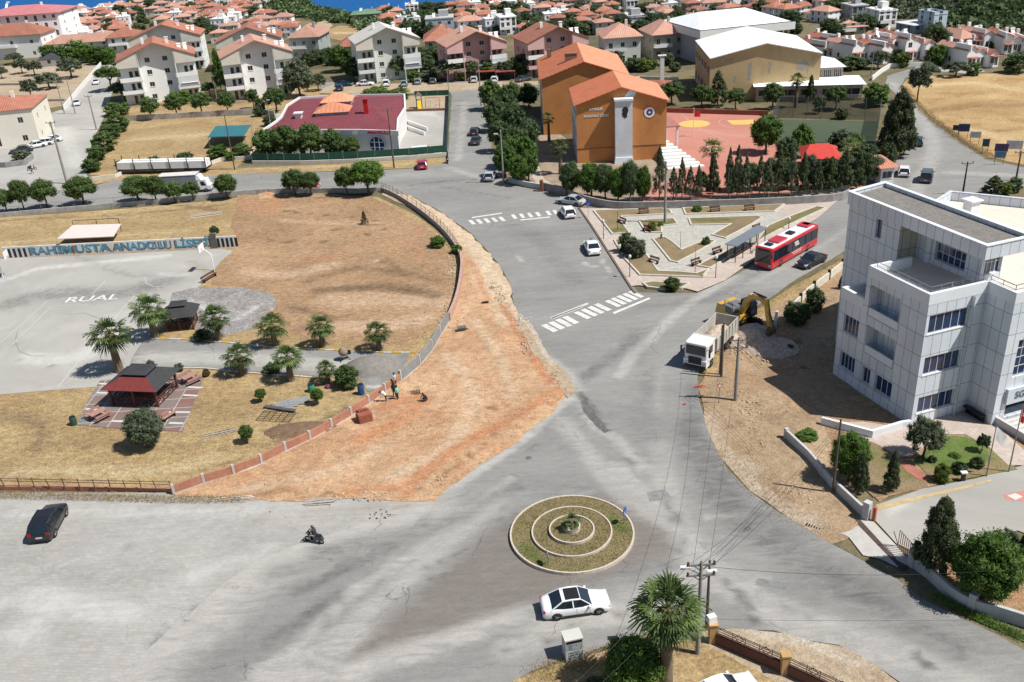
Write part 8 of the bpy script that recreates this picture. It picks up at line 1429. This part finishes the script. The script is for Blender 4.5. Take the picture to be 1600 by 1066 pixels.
# gazebos
def gazebo(label, px, W, D, H, rm, rm2, rz, vent=True, tables=True):
 g = G0(*px); t = thing('gazebo', label, 'gazebo', g, rz)
 for q in range(6): m = MB(); m.box((0, 0, 0), (.2, .2, H)); m.build('post', wood, t, ((q % 3-1)*W/2, (q//3*2-1)*D/2, 0))
 m = MB(); x, y = W/2+.6, D/2+.6; zz = H; r = [(-x, -y, zz), (x, -y, zz), (x, y, zz), (-x, y, zz)]; i_ = [(-x*.45, -y*.45, zz+.85), (x*.45, -y*.45, zz+.85), (x*.45, y*.45, zz+.85), (-x*.45, y*.45, zz+.85)]; m.add(r+i_, [(0, 1, 5, 4), (3, 2, 1, 0)], 0); m.add(r+i_, [(1, 2, 6, 5), (2, 3, 7, 6), (3, 0, 4, 7), (4, 5, 6, 7)], 1); m.build('roof', [rm, rm2], t)
 m = MB(); m.box((0, 0, zz+.86), (x*.75, y*.75, .16)); m.box((0, 0, zz+1.1), (x*.95, y*.95, .09), tp=(.8, .8)); m.build('roof_vent', rm2, t)
 m = MB()
 for (a, b) in (((-1, -1), (1, -1)), ((1, -1), (1, 1)), ((1, 1), (-1, 1)), ((-1, 1), (-1, -1))):
  A, B_ = Vector((a[0]*W/2, a[1]*D/2, 0)), Vector((b[0]*W/2, b[1]*D/2, 0)); k = 4
  for z in (.15, .95): m.bar(A+Vector((0, 0, z)), B_+Vector((0, 0, z)), .08)
  for j in range(k): p, q = A+(B_-A)*j/k, A+(B_-A)*(j+1)/k; m.bar(p+Vector((0, 0, .15)), q+Vector((0, 0, .95)), .05); m.bar(p+Vector((0, 0, .95)), q+Vector((0, 0, .15)), .05)
 m.build('balustrade', wood, t)
 for y in (-D*.2, D*.25): m = MB(); m.box((0, y, .72), (W*.5, .7, .07)); [m.box((x, y, 0), (.1, .5, .72)) for x in (-W*.2, W*.2)]; m.build('table', wood, t)
 return t
ga = lambda p, q: math.atan2((G0(*q)-G0(*p)).y, (G0(*q)-G0(*p)).x)
blackroof = PM('black_shingle', (.035, .036, .038), .2, 2, .8); redroof = PM('dark_red_shingle', (.16, .028, .025), .2, 2, .8)
gazebo('large picnic gazebo with dark red and black roof on the tiled terrace', (228, 620), 5.0, 4.0, 2.1, redroof, blackroof, ga((173, 655), (248, 658)))
gazebo('small black roofed gazebo between two fan palms', (286, 510), 3.0, 2.6, 1.9, blackroof, blackroof, R(6))
def bench(label, px, py, rz, col=wood, L=1.6, cat='bench', group=None):
 t = thing('bench', label, cat, G0(px, py), rz, group); 
 for nm, z, y, h, w in (('seat', .42, 0, .06, .4), ): m = MB(); [m.box((0, -.13+.13*k, .42), (L, .11, .05)) for k in range(3)]; m.build('seat', col, t)
 m = MB(); [m.box((0, .26, .58+.16*k), (L, .05, .12)) for k in range(2)]; m.build('backrest', col, t)
 for s in (-1, 1): m = MB(); m.box((s*L*.4, .02, 0), (.07, .42, .42)); m.bar((s*L*.4, .22, .4), (s*L*.4, .3, .86), .06); m.build('leg', black, t)
 return t
for (x, y, a_, lab) in [(1006, 336, 5, 'bench on the upper edge of the plaza, leftmost of three'), (1117, 333, 5, 'bench on the upper edge of the plaza, middle of three'), (1171, 331, 4, 'bench on the upper edge of the plaza, rightmost of three'), (971, 351, -60, 'bench beside the first plaza bed near the avenue'), (1011, 364, -45, 'bench at the small triangular bed'), (1021, 413, -50, 'bench at the lower left bed of the plaza'), (1088, 416, 32, 'bench on the lower path of the plaza'), (1121, 398, 34, 'bench further up the lower path of the plaza'), (1183, 362, 32, 'bench beyond the bus shelter')]: b_ = bench(lab, x, y, R(a_)); b_.location.z = .16
def ptable(label, px, py, rz):
 t = thing('picnic_table', label, 'picnic table', G0(px, py), rz); pk = PM('pinkish_wood', (.34, .19, .15), .2, 3, .7); m = MB(); m.box((0, 0, .72), (1.7, .8, .06)); m.build('table_top', pk, t)
 for s in (1, -1): m = MB(); m.box((0, s*.85, .42), (1.7, .35, .05)); m.box((0, s*1.03, .6), (1.7, .05, .25)); m.build('seat', pk, t); m = MB(); [m.bar((x, s*.3, .7), (x, s*.8, 0), .08) for x in (-.6, .6)]; m.build('leg', wood, t)
ptable('picnic table with pinkish benches at the near left of the picnic terrace', 155, 654, R(55)); ptable('picnic table with pale benches at the far right of the picnic terrace', 298, 597, R(50)); bench('pinkish bench beside the dense bush on the terrace', 265, 655, R(60), PM('pinkish_wood', (.34, .19, .15), .2, 3, .7)); bench('bench at the right edge of the left court', 328, 437, R(68), wood, 3.0)
# bus shelter
g = G0(1158, 408); a, b = G0(1142, 411), G0(1188, 383); d = b-a; t = thing('bus_shelter', 'glass bus shelter with flat grey roof behind the bus', 'bus shelter', (a.x, a.y, .15), math.atan2(d.y, d.x)); L = d.length; m = MB(); m.box((L/2, 0, 2.3), (L+.6, 1.7, .1)); m.build('roof', PM('shelter_roof', (.22, .24, .27), .1, 2, .4, .3), t)
m = MB(); [m.box((L*k/4, y, 0), (.08, .08, 2.3)) for k in range(5) for y in (-.6, .6)]; m.bar((0, .6, .3), (L, .6, .3), .05); m.build('frame', black, t); m = MB(); m.box((L/2, .3, .42), (L*.7, .35, .06)); m.build('seat', wood, t)
m, n_, b_, N_, L_ = newmat('clear_glass'); b_.inputs['Base Color'].default_value = (.8, .9, .9, 1); b_.inputs['Transmission Weight'].default_value = .9; b_.inputs['Roughness'].default_value = .05; b_.inputs['IOR'].default_value = 1.05; cg = m
m = MB(); m.box((L/2, .66, .35), (L, .02, 1.7)); m.build('glass_wall', cg, t)
# lamps and poles
def lamp(label, px, py, top, globe=True, group='globe lamps of the plaza'):
 g = G0(px, py); h = hgt(g, top); t = thing('street_lamp', label, 'street lamp', g, 0, group); m = MB(); m.tube([(0, 0, 0), (0, 0, .5), (0, 0, h-.35)], [.07, .05, .04], 8); m.build('pole', black if globe else steel, t); m = MB(); m.lathe([(.06, -.32), (.17, -.2), (.2, -.02), (.15, .12), (.03, .2)], (0, 0, h-.1), 12); m.build('globe', PM('globe_white', (.6, .6, .58), .05, 2, .3), t)
lamp('globe lamp on the avenue pavement, upper of two', 943, 375, 344); lamp('globe lamp on the avenue pavement, lower of two', 984, 434, 399); lamp('lamp at the bus road kerb left of the shelter', 1118, 436, 400); lamp('white headed lamp before the dark school trees', 1317, 294, 264, False); lamp('lamp on the pavement near the rear of the bus', 1232, 359, 340)
def upole(label, px, py, top, r=.13, arms=1, mat=pole_conc, h=None, ins=True, lamp_=None, tilt=0, name='utility_pole'):
 g = G0(px, py); h = h or hgt(g, top); t = thing(name, label, 'utility pole', g, tilt); m = MB(); m.tube([(0, 0, -.2), (0, 0, h*.5), (0, 0, h)], [r*1.25, r, r*.7], 10); m.build('pole', mat, t)
 for k in range(arms):
  z = h-.25-k*.8; m = MB(); m.bar((-.9, 0, z), (.9, 0, z), .09, .1); m.bar((-.5, 0, z), (0, 0, z-.45), .05); m.bar((.5, 0, z), (0, 0, z-.45), .05); ar = m.build('crossarm', steel, t)
  if ins:
   for x in (-.8, 0, .8): m = MB(); m.lathe([(.03, 0), (.09, .06), (.05, .12), (.09, .18), (.02, .26)], (x, 0, z+.05), 8); m.build('insulator', PM('porcelain', (.12, .07, .05), .1, 2, .3), ar)
 if lamp_: m = MB(); m.bar((0, 0, h-1), (lamp_[0], lamp_[1], h-.6), .05); m.box((lamp_[0], lamp_[1], h-.68), (.65, .28, .12)); m.build('lamp_head', PM('lamp_white', (.6, .6, .58), .05, 2, .4), t)
 return t, Vector((g.x, g.y, h))
PW = {}
_, PW['A'] = upole('concrete pole with a lattice head standing on the excavated verge', 1149, 627, 528, .16, 2); _, p1_ = upole('left one of the two thin dark poles beside the tipper truck', 1125, 586, 508, .1, 0, pole_wood); _, PW['C'] = upole('right one of the two thin dark poles beside the tipper truck', 1127, 590, 504, .11, 0, pole_wood)
_, PW['B'] = upole('concrete pole crowded with insulators beside the large palm', 1090, 1022, 878, .14, 2, lamp_=(-.9, .3)); _, PW['B2'] = upole('thin black pole beside the insulator pole', 1104, 982, 876, .1, 0, pole_wood, lamp_=(.1, -.3))
_, PW['D'] = upole('thin black pole at the garden wall before the white clad building', 1301, 770, 655, .1, 0, pole_wood); upole('tall concrete pole with lamps at the upper left parking', 105, 287, 190, .2, 1, lamp_=(.9, 0)); upole('concrete pole beside the bush row on the side street', 151, 203, 149, .16, 1)
upole('slender pole at the left of the side street', 101, 178, 118, .12, 0); upole('slender pole right of the other one at the side street', 118, 178, 126, .12, 0); upole('thin pole by the olive grove wall', 92, 100, 62, .1, 0); upole('leaning pole before the teal canopy', 367, 266, 180, .11, 0, pole_wood); _, PW['E'] = upole('dark pole in front of the kindergarten window', 616, 263, 170, .13, 1, pole_wood)
_, PW['F'] = upole('concrete pole with lamp at the avenue trees', 787, 287, 203, .14, 0, lamp_=(-.8, 0)); upole('pole at the top of the avenue', 752, 166, 98, .13, 0, lamp_=(.5, 0)); upole('thin pole at the parking lane corner', 701, 142, 113, .08, 0); _, PW['G'] = upole('tall grey pole with floodlight rising from the plaza', 1039, 350, 252, .17, 0, lamp_=(.5, -.3))
_, PW['H'] = upole('black pole with three insulators behind the white clad building', 1504, 304, 253, .12, 1, black); upole('dark pole at the right edge of the curving street', 1587, 283, 236, .13, 1, pole_wood); upole('thin pole beside the slanted roof lamp of the apartments', 340, 160, 115, .08, 0, lamp_=(.4, 0)); upole('thin pole before the white villas', 1361, 118, 76, .1, 0); upole('thin pole at the left side of the kindergarten', 424, 202, 152, .08, 0, lamp_=(.4, 0))
upole('white flagpole with red flag on the school court', 1083, 214, 168, .06, 0, white, name='flagpole'); upole('small bare sapling pole in the plaza bed', 965, 361, 330, .04, 0, pole_wood, name='sapling_stake'); upole('thin stake in the plaza centre', 1063, 391, 361, .03, 0, pole_wood, name='sapling_stake'); upole('tall thin stake at the lower plaza bed', 1086, 429, 386, .03, 0, pole_wood, name='sapling_stake')
m = MB(); g = G0(1083, 214); hh = hgt(g, 172); m.add([(0, 0, 0), (.6, 0, -.1), (1.2, .1, -.15), (1.2, .1, -1.3), (.6, 0, -1.25), (0, 0, -1.2)], [(0, 1, 4, 5), (1, 2, 3, 4)]); o = m.build('flag', red, None, (g.x+.08, g.y, hh-.1)); tag(o, 'red flag hanging from the white pole on the school court', 'flag')
for (x, y, tp, lab, c) in ((1541, 745, 665, 'white flag drooping on the left flagpole by the steps', white), (1576, 738, 632, 'red flag with white crescent on the right flagpole by the steps', red)):
 _, q = upole('thin grey flagpole carrying the %s flag' % ('white' if c is white else 'red'), x, y, tp, .05, 0, steel, name='flagpole'); m = MB()
 fl_ = [(0, 0, 0), (.35, .08, -.35), (.8, -.05, -.8), (1.1, .1, -1.25)] if c is white else [(0, 0, 0), (.15, .08, -.05), (.32, -.05, -.12), (.45, .05, -.2)]
 v = []; [v.extend([p, (p[0]*.75, p[1], p[2]-(1.0 if c is white else 1.55))]) for p in fl_]; m.add(v, [(0, 2, 3, 1), (2, 4, 5, 3), (4, 6, 7, 5)], 0, True); o = m.build('flag', c, None, (q.x+.06, q.y, q.z-.1)); tag(o, lab, 'flag')
 if c is red: m = MB(); m.tube([(.12+.1*math.cos(a), -.09, -.8+.12*math.sin(a)) for a in [R(40+28*k) for k in range(11)]], .022, 6); m.build('crescent', white, o); m = MB(); m.face([(.24+.05*math.cos(R(72*k+90))*(1 if k % 1 == 0 else .4), -.1, -.78+.05*math.sin(R(72*k+90))) for k in range(5)]); m.build('star', white, o)
# wires
def wire(label, a, b, sag, r=.022):
 a, b = Vector(a), Vector(b); pts = [a+(b-a)*(k/24)-Vector((0, 0, sag*4*(k/24)*(1-k/24))) for k in range(25)]; m = MB(); g = (a+b)/2; g.z = 0; m.tube([p-g for p in pts], r, 5, cap=False); o = m.build('overhead_wire', black, None, g); tag(o, label, 'wire'); return o
up = lambda p, x=0, y=0, z=-.2: p+Vector((x, y, z))
for k, (x, lab) in enumerate(((-.8, 'left'), (0, 'middle'), (.8, 'right'))): wire('%s overhead wire from insulator pole to garden wall pole' % lab, up(PW['B'], x), up(PW['D'], 0, 0, -.1-k*.25), 1.0, .011)
wire('overhead wire from insulator pole up to the truck poles', up(PW['B'], -.5), up(PW['C'], 0, 0, -.1), 1.4, .011); wire('overhead wire from black pole to the verge pole', up(PW['B2']), up(PW['A'], 0, 0, -.3), 1.2, .011)
wire('overhead wire leaving the black pole toward the right edge', up(PW['B2'], 0, 0, -.5), G0(1680, 880, 5.5), .8, .014); wire('upper wire leaving the insulator pole toward the bottom left', up(PW['B'], -.8), Vector((-6, 30, 6)), 1.2, .014); wire('lower wire leaving the insulator pole toward the bottom left', up(PW['B'], .3, 0, -1.0), Vector((-5.2, 30.3, 5)), 1.2, .014)
for k in range(4): wire('wire %s from the garden wall pole over the building plot' % ('highest', 'second', 'third', 'lowest')[k], up(PW['D'], 0, 0, -.1-.25*k), up(PW['A'], (k-1.5)*.5, 0, -.3), .8, .011)
# signs
def roundsign(label, px, py, top, col, rz, tri=False):
 g = G0(px, py); h = hgt(g, top); t = thing('traffic_sign', label, 'traffic sign', g, rz); m = MB(); m.tube([(0, 0, 0), (0, 0, h)], .035, 6); m.build('post', steel, t); z = h-.3; n = 3 if tri else 24; a0 = -90 if tri else 0; ds = lambda r, y: [(r*math.cos(R(a0+360*k/n)), y, z+r*math.sin(R(a0+360*k/n))) for k in range(n)]
 m = MB(); m.add(ds(.36, -.04)+ds(.36, -.06), [tuple(range(n))[::-1], tuple(range(n, 2*n))]+[(k, (k+1) % n, (k+1) % n+n, k+n) for k in range(n)]); m.build('plate', red if tri else col, t); m = MB(); m.face(ds(.24 if tri else .32, -.066)); m.build('plate_face', white if tri else col, t)
 if not tri:
  m = MB(); [m.bar((x*.16, -.07, z+.16*y), (x*.02-.02, -.07, z-.05), .05, .01) for x, y in ((1, -1), (-1, -1), (0, 1))]; m.build('arrow', white, t)
sblue = PM('sign_blue', (.02, .07, .36), .05, 1, .4); roundsign('blue round arrow sign on the roundabout rim', 975, 822, 794, sblue, R(60)); roundsign('white backed round sign at the lower left of the roundabout', 857, 886, 862, PM('sign_back', (.35, .35, .34), .1, 1, .5), R(-80)); roundsign('red and white give way triangle on the verge', 1123, 632, 598, red, R(5), True); roundsign('blue square crossing sign on the plaza pavement', 919, 341, 316, sblue, R(20))
# roundabout
RC = (G0(796, 838)+G0(989, 838)+G0(893, 779)+G0(893, 899))/4; RC = Vector(((G0(796, 838).x+G0(989, 838).x)/2+.1, (G0(893, 781).y+G0(893, 897).y)/2, 0)); RR = 4.72
def ring(n=56, r=1): return [Vector((RC.x+r*math.cos(2*math.pi*k/n), RC.y+r*math.sin(2*math.pi*k/n), 0)) for k in range(n)]
rk = PM('roundabout_kerb', (.50, .43, .36), .15, 3, .85, dirt=.35)
for r, z0, z1, w in ((RR, 0, .3, .13), (3.05, .15, .44, .11), (1.7, .3, .62, .11), (.62, .4, .92, .1)): m = MB(); strip(m, ring(56, r), w, z0, z1, True); structure(m.build('roundabout_kerb', rk))
bd = GROUND('roundabout_grass', (.19, .15, .075), (.26, .21, .11), (.12, .14, .04), s1=.5, s2=1.2, fine=.5, bump=.8, grain=8, third=(.09, .14, .03))
for r, z in ((RR-.06, .24), (3.0, .38), (1.65, .54), (.6, .8)): structure(surface('roundabout_bed', None, bd if r > .7 else bedm, z, .4, [('C', [(820, 860), (850, 885)], 1.5, .6), ('C', [(955, 815), (975, 830)], 1.4, .8), ('A', 'P', [(1, 1), (2, 1), (2, 2)], .01, 1)], world=ring(56, r)))
for (r0, r1, z, n, s_) in ((3.1, 4.6, .27, 3400, .15), (1.75, 2.95, .42, 2000, .14), (.7, 1.6, .58, 800, .14)):
 a_ = rs.uniform(0, 6.283, n); q = np.sqrt(rs.uniform(r0*r0, r1*r1, n)); me = leafmesh('grass_tufts', np.stack([RC.x+q*np.cos(a_), RC.y+q*np.sin(a_), np.full(n, z)], 1), rs.uniform(.5, 1.2, size=n)*s_, rs.uniform(0, 1, size=n), [LEAF('patchy_grass', (.05, .075, .02), (.36, .27, .13), .9)], None, .3, up=1); tag(link('grass_tufts', me), 'short patchy grass in the %s ring of the roundabout' % {3.1: 'outer', 1.75: 'middle', .7: 'inner'}[r0], 'grass', kind='stuff')
for i in range(3): pass
t = thing('small_palm', 'small young palm in the central pot of the roundabout', 'palm tree', (RC.x, RC.y, .8)); m = MB(); m.tube([(0, 0, -.1), (0, 0, .45)], [.14, .1], 8); m.build('trunk', palmbark, t); o = link('fronds', palm_mesh(9, 16, 9, 1.0, False), t, (0, 0, .4)); o.scale = (.85, .85, 1.1)
# electric cabinet
g = G0(895, 1025); hh = hgt(g, 976); t = thing('utility_cabinet', 'white street utility cabinet with scribbled writing and blue scene on its front', 'cabinet', (g.x, g.y, 0), R(12)); m = MB(); m.box((0, 0, 0), (1.15, .9, 1.75)); m.box((0, 0, 1.75), (1.22, .97, .09)); m.build('housing', PM('cabinet_white', (.50, .49, .46), .1, 1, .7, dirt=.5), t)
m = MB(); m.face([(-.53, -.456, .95), (.53, -.456, .95), (.53, -.456, 1.45), (-.53, -.456, 1.45)]); m.face([(-.53, -.457, 1.5), (.53, -.457, 1.5), (.53, -.457, 1.7), (-.53, -.457, 1.7)], 1); m.build('front_poster', [PM('poster_blue', (.10, .26, .34), .6, 3, .7, c2=(.45, .5, .5)), black], t); m = MB()
for r_ in range(3):
 x = -.38
 while x < .35: w = rnd.uniform(.05, .12); m.box((x, -.462, .28+r_*.2), (w*.6, .01, rnd.uniform(.06, .13))); x += w+.03
m.build('scribble', PM('scribble_blue', (.06, .10, .13), .1, 3, .8), t)
# bottom fence with ornamental rails
pts = [(1113, 1003), (1225, 1052), (1336, 1104)]; w = W2(pts); g = w[0].copy(); loc = [p-g for p in w]; t = thing('ornamental_fence', 'brown plinth fence with ornamental iron rails at the bottom edge', 'fence', g); m = MB(); strip(m, loc, .25, -.1, .85); m.build('plinth', PM('brown_plinth', (.13, .055, .04), .15, 2, .8), t); och = PM('ochre_pillar', (.45, .28, .12), .12, 2, .85, dirt=.3)
for p in loc: m = MB(); m.box((p.x, p.y, -.1), (.5, .5, 1.65)); m.box((p.x, p.y, 1.55), (.6, .6, .1)); m.build('pillar', och, t)
for a, b in zip(loc[:-1], loc[1:]):
 m = MB(); L = (b-a).length; u_ = (b-a)/L
 for z in (.95, 1.12, 1.3, 1.42): m.bar(a+Vector((0, 0, z)), b+Vector((0, 0, z)), .035)
 for k in range(1, int(L/1.8)+1):
  c = a+u_*(k*1.8); c.z = 1.2; q = [c+u_*.3, c+Vector((0, 0, .3)), c-u_*.3, c-Vector((0, 0, .3))]
  for i in range(4): m.bar(q[i], q[(i+1) % 4], .035)
  m.bar(c-u_*.42-Vector((0, 0, .3)), c-u_*.42+Vector((0, 0, .28)), .035); m.bar(c+u_*.42-Vector((0, 0, .3)), c+u_*.42+Vector((0, 0, .28)), .035)
 m.build('iron_rail', PM('iron_brown', (.06, .035, .03), .2, 3, .6), t)
m = MB(); m.box((0, 0, 0), (.55, .4, .5)); o = m.build('meter_box', white, None, (g.x-.1, g.y+.1, 1.65), .3); tag(o, 'white box sitting on the ochre corner pillar', 'meter box')
# gate, gatepost
t = prop('sliding_gate', 'open brown iron gate leaning at the curved boundary wall', 'gate', 1418, 872, ga((1402, 857), (1424, 882))); m = MB(); rail(m, [(-1.3, 0, 0), (1.3, 0, 0)], .1, 1.4, .22, .02, 1); m.bar((-1.3, 0, .15), (1.3, 0, .15), .05); m.bar((-1.3, 0, .2), (-1.3, -.5, 1.5), .05); m.build('grille', PM('gate_brown', (.22, .12, .07), .2, 3, .6), t)
t = prop('gate_post', 'grey gate pillar with a red post beside it at the garden wall end', 'gate post', 1353, 811, R(-50)); m = MB(); m.box((0, 0, 0), (.5, .5, 1.6)); m.build('pillar', wallw, t); m = MB(); m.box((.55, .15, 0), (.22, .22, 1.3)); m.build('red_post', PM('post_red', (.42, .09, .05), .1, 2, .6), t)
m = MB(); t = prop('drain_grate', 'iron drain grate at the road edge beside the gate apron', 'drain', 1271, 823, R(-35)); [m.box((-.5+k*.2, 0, .03), (.1, .5, .06)) for k in range(6)]; m.box((0, 0, -.02), (1.3, .6, .06)); m.build('grate', black, t)
# kindergarten fence, playground, canopy
def meshfence(label, px, h, mat, th=.05, base=0, name='fence', world=None, posts=True, z0=None):
 w = world or W2(px); g = w[0].copy(); loc = [p-g for p in w]; t = thing(name, label, 'fence', g); m = MB(); strip(m, loc, th, base, h); m.build('screen', mat, t)
 for a, b in zip(loc[:-1], loc[1:]):
  k = max(1, int((b-a).length/2.5))
  for j in range(k): q = a+(b-a)*j/k; m = MB(); m.box((0, 0, 0), (.09, .09, h+.1)); m.build('post', steel, t, (q.x, q.y, 0))
green_s = PM('green_screen', (.015, .075, .05), .2, 1, .8)
pathwall('base_wall', 'low white base wall under the green kindergarten fence', [(395, 257), (470, 257), (560, 254), (640, 249), (698, 244)], .7, .25, wallp); meshfence('dark green screen fence in front of the kindergarten', [(395, 256), (470, 256), (560, 253), (640, 248), (698, 243)], 2.0, green_s, base=.7)
meshfence('green screen fence at the right side of the kindergarten yard', [(699, 240), (701, 190), (702, 150)], 1.6, green_s); meshfence('green screen fence behind the playground', [(648, 151), (702, 149)], 1.3, green_s)
meshfence('small brown picket fence before the playground', [(633, 175), (698, 173)], .6, PM('picket_brown', (.2, .1, .06), .3, 3, .8))
t = prop('playground_slide', 'yellow playground slide with a green posted platform', 'slide', 655, 171); m = MB(); m.bar((.3, -1.6, .3), (.1, .6, 1.9), .8, .12); m.build('slide', PM('slide_yellow', (.65, .40, .01), .05, 1, .4), t); m = MB(); [m.box((x, y, 0), (.12, .12, 2.9)) for x in (-.6, .6) for y in (.8, 1.9)]; m.box((0, 1.35, 1.8), (1.3, 1.2, .1)); m.build('platform', PM('play_green', (.05, .2, .1), .1, 1, .5), t); m = MB(); m.box((-.0, 1.35, 2.9), (1.5, 1.5, .9), 0, 0, (.05, .05)); m.build('roof', PM('play_brown', (.15, .1, .08), .1, 1, .5), t)
t = prop('swing_frame', 'swing frame beside the yellow slide', 'swing', 676, 170); m = MB(); [m.bar((x, y, 0), (x, .8, 2.4), .07) for x in (-1.6, 1.6) for y in (0, 1.6)]; m.bar((-1.6, .8, 2.4), (1.6, .8, 2.4), .08); m.build('frame', red, t); m = MB(); [m.box((x, .8, .5), (.5, .25, .04)) for x in (-.7, .7)]; [m.bar((x+d_, .8, .5), (x+d_, .8, 2.4), .02) for x in (-.7, .7) for d_ in (-.22, .22)]; m.build('seat', black, t)
a = [G0(*p, 2.4) for p in ((325, 215), (381, 213), (392, 196), (337, 198))]; g = Vector((a[0].x, a[0].y, 0)); t = thing('shade_canopy', 'teal flat shade canopy on thin posts at the edge of the vacant lot', 'canopy', g); m = MB(); loc = [p-g for p in a]; m.add(loc+[p+Vector((0, 0, .12)) for p in loc], [(3, 2, 1, 0), (4, 5, 6, 7), (0, 1, 5, 4), (1, 2, 6, 5), (2, 3, 7, 6), (3, 0, 4, 7)]); m.build('canopy', PM('teal_sheet', (.03, .14, .17), .1, 1, .6), t); m = MB(); [m.bar((p.x, p.y, 0), (p.x, p.y, 2.4), .08) for p in loc]; m.build('post', steel, t)
pathwall('lot_wall', 'low pale wall at the near right end of the vacant lot', [(318, 262), (345, 252), (392, 249), (398, 225)], .7, .25, wallp); pathwall('lot_wall', 'low pinkish wall behind the stacked panels', [(130, 284), (180, 278), (190, 274)], .7, .25, wallp); pathwall('estate_wall', 'long low wall with dark openings in front of the apartment blocks', [(204, 189), (300, 184), (400, 178), (430, 182)], 1.3, .3, PM('estate_wall', (.36, .32, .28), .4, .3, .9, dirt=.5)); pathwall('street_wall', 'white wall along the left of the side street up to the grove', [(100, 172), (128, 138), (152, 110), (160, 100)], 1.1, .3, white)
pathwall('grove_wall', 'low stone wall across the sandy olive grove', [(-20, 134), (40, 133), (100, 130)], .6, .4, PM('grove_stone', (.32, .29, .25), .3, 2, .95)); pathwall('grove_wall', 'second stone wall nearer in the sandy grove', [(24, 159), (60, 159), (102, 158)], .6, .4, PM('grove_stone', (.32, .29, .25), .3, 2, .95)); pathwall('street_wall', 'dark weathered wall below the parked cars at the left edge', [(-40, 262), (10, 262), (40, 258), (52, 248)], 1.1, .3, PM('weathered_wall', (.27, .26, .25), .25, 1, .9, dirt=.6))
m = MB(); nt_ = newmat('net'); mm, n_, b_, N_, L_ = nt_; b_.inputs['Base Color'].default_value = (.05, .06, .06, 1); tr = N_('ShaderNodeBsdfTransparent'); ms = N_('ShaderNodeMixShader'); ms.inputs[0].default_value = .35; L_(tr.outputs[0], ms.inputs[1]); L_(b_.outputs[0], ms.inputs[2]); L_(ms.outputs[0], n_.nodes['Material Output'].inputs[0]); netm = mm
meshfence('tall dark net fence round the football pitch', [(1200, 224), (1216, 184), (1374, 188), (1368, 222)], 4.2, netm, name='net_fence'); meshfence('dark railing on the plaza wall in front of the school trees', [(985, 327), (1080, 325), (1200, 321), (1300, 315), (1326, 307)], 1.9, netm, base=1.25, name='net_fence')
pathwall('court_wall', 'low reddish wall at the back of the red court', [(1040, 176), (1100, 178), (1200, 181)], 1.0, .3, PM('court_wall', (.25, .10, .07), .2, 1, .9)); pathwall('gate_pier', 'brown brick gate piers of the school entrance', [(846, 300), (847, 298)], 1.9, .5, PM('pier_brown', (.22, .09, .06), .2, 2, .9)); pathwall('gate_pier', 'brown pier right of the school gate beside the silver car', [(886, 308), (887, 306)], 1.9, .5, PM('pier_brown', (.22, .09, .06), .2, 2, .9))
pathwall('street_wall', 'white wall below the villas at the bend of the street', [(1362, 126), (1377, 114), (1390, 106), (1440, 104), (1470, 100)], 1.0, .3, white)
for (x, y, w, h, c, lab) in ((1492, 214, 1.6, 1.3, (.05, .06, .08), 'small dark board leftmost on the field edge'), (1504, 216, 2.6, 1.9, (.03, .05, .12), 'dark blue billboard on the field edge'), (1522, 226, 2.4, 1.5, (.5, .52, .55), 'pale board beside the dark blue billboard'), (1538, 240, 1.5, 1.8, (.04, .09, .14), 'narrow blue board on the field edge'), (1562, 248, 2.8, 1.8, (.09, .05, .13), 'dark purple billboard in the group at the right'), (1582, 244, 3.4, 2.0, (.5, .53, .6), 'large pale framed billboard at the right'), (1560, 258, 2.2, 1.5, (.1, .2, .3), 'low blue board before the purple billboard')):
 w *= .72; h *= .72; t = prop('billboard', lab, 'billboard', x, y, R(-20)); m = MB(); m.box((0, 0, 1.2), (w, .08, h)); m.build('board', PM('board_%d' % x, c, .25, .8, .6), t); m = MB(); [m.bar((s*w*.4, .08, 0), (s*w*.4, .08, 1.2+h), .08) for s in (1, -1)]; m.build('post', steel, t)
for i, x in enumerate((690, 722, 760, 790)): t = prop('carport', 'carport with %s roof, %s from the left in the parking lane' % ('reddish' if i > 1 else 'dark', ORD[i]), 'carport', x, 124); m = MB(); m.box((0, 0, 2.2), (5.2, 4.5, .15)); m.build('roof', PM('carport_red', (.22, .05, .04), .1, 1, .7) if i > 1 else black, t); m = MB(); [m.bar((a_*2.4, b__*2.1, 0), (a_*2.4, b__*2.1, 2.2), .09) for a_ in (-1, 1) for b__ in (-1, 1)]; m.build('post', steel, t)
pathwall('estate_wall', 'cream wall of the upper sport ground beside the chimney', [(975, 128), (1000, 124), (1060, 126)], .8, .3, wallp)
for (x, y, lab) in ((1545, 745, 'small white information stand beside the lawn'),): t = prop('info_stand', lab, 'stand', 1504, 752); m = MB(); m.box((0, 0, .8), (.5, .35, .1)); m.build('top', white, t); m = MB(); m.box((0, 0, 0), (.3, .2, .8)); m.build('body', black, t)
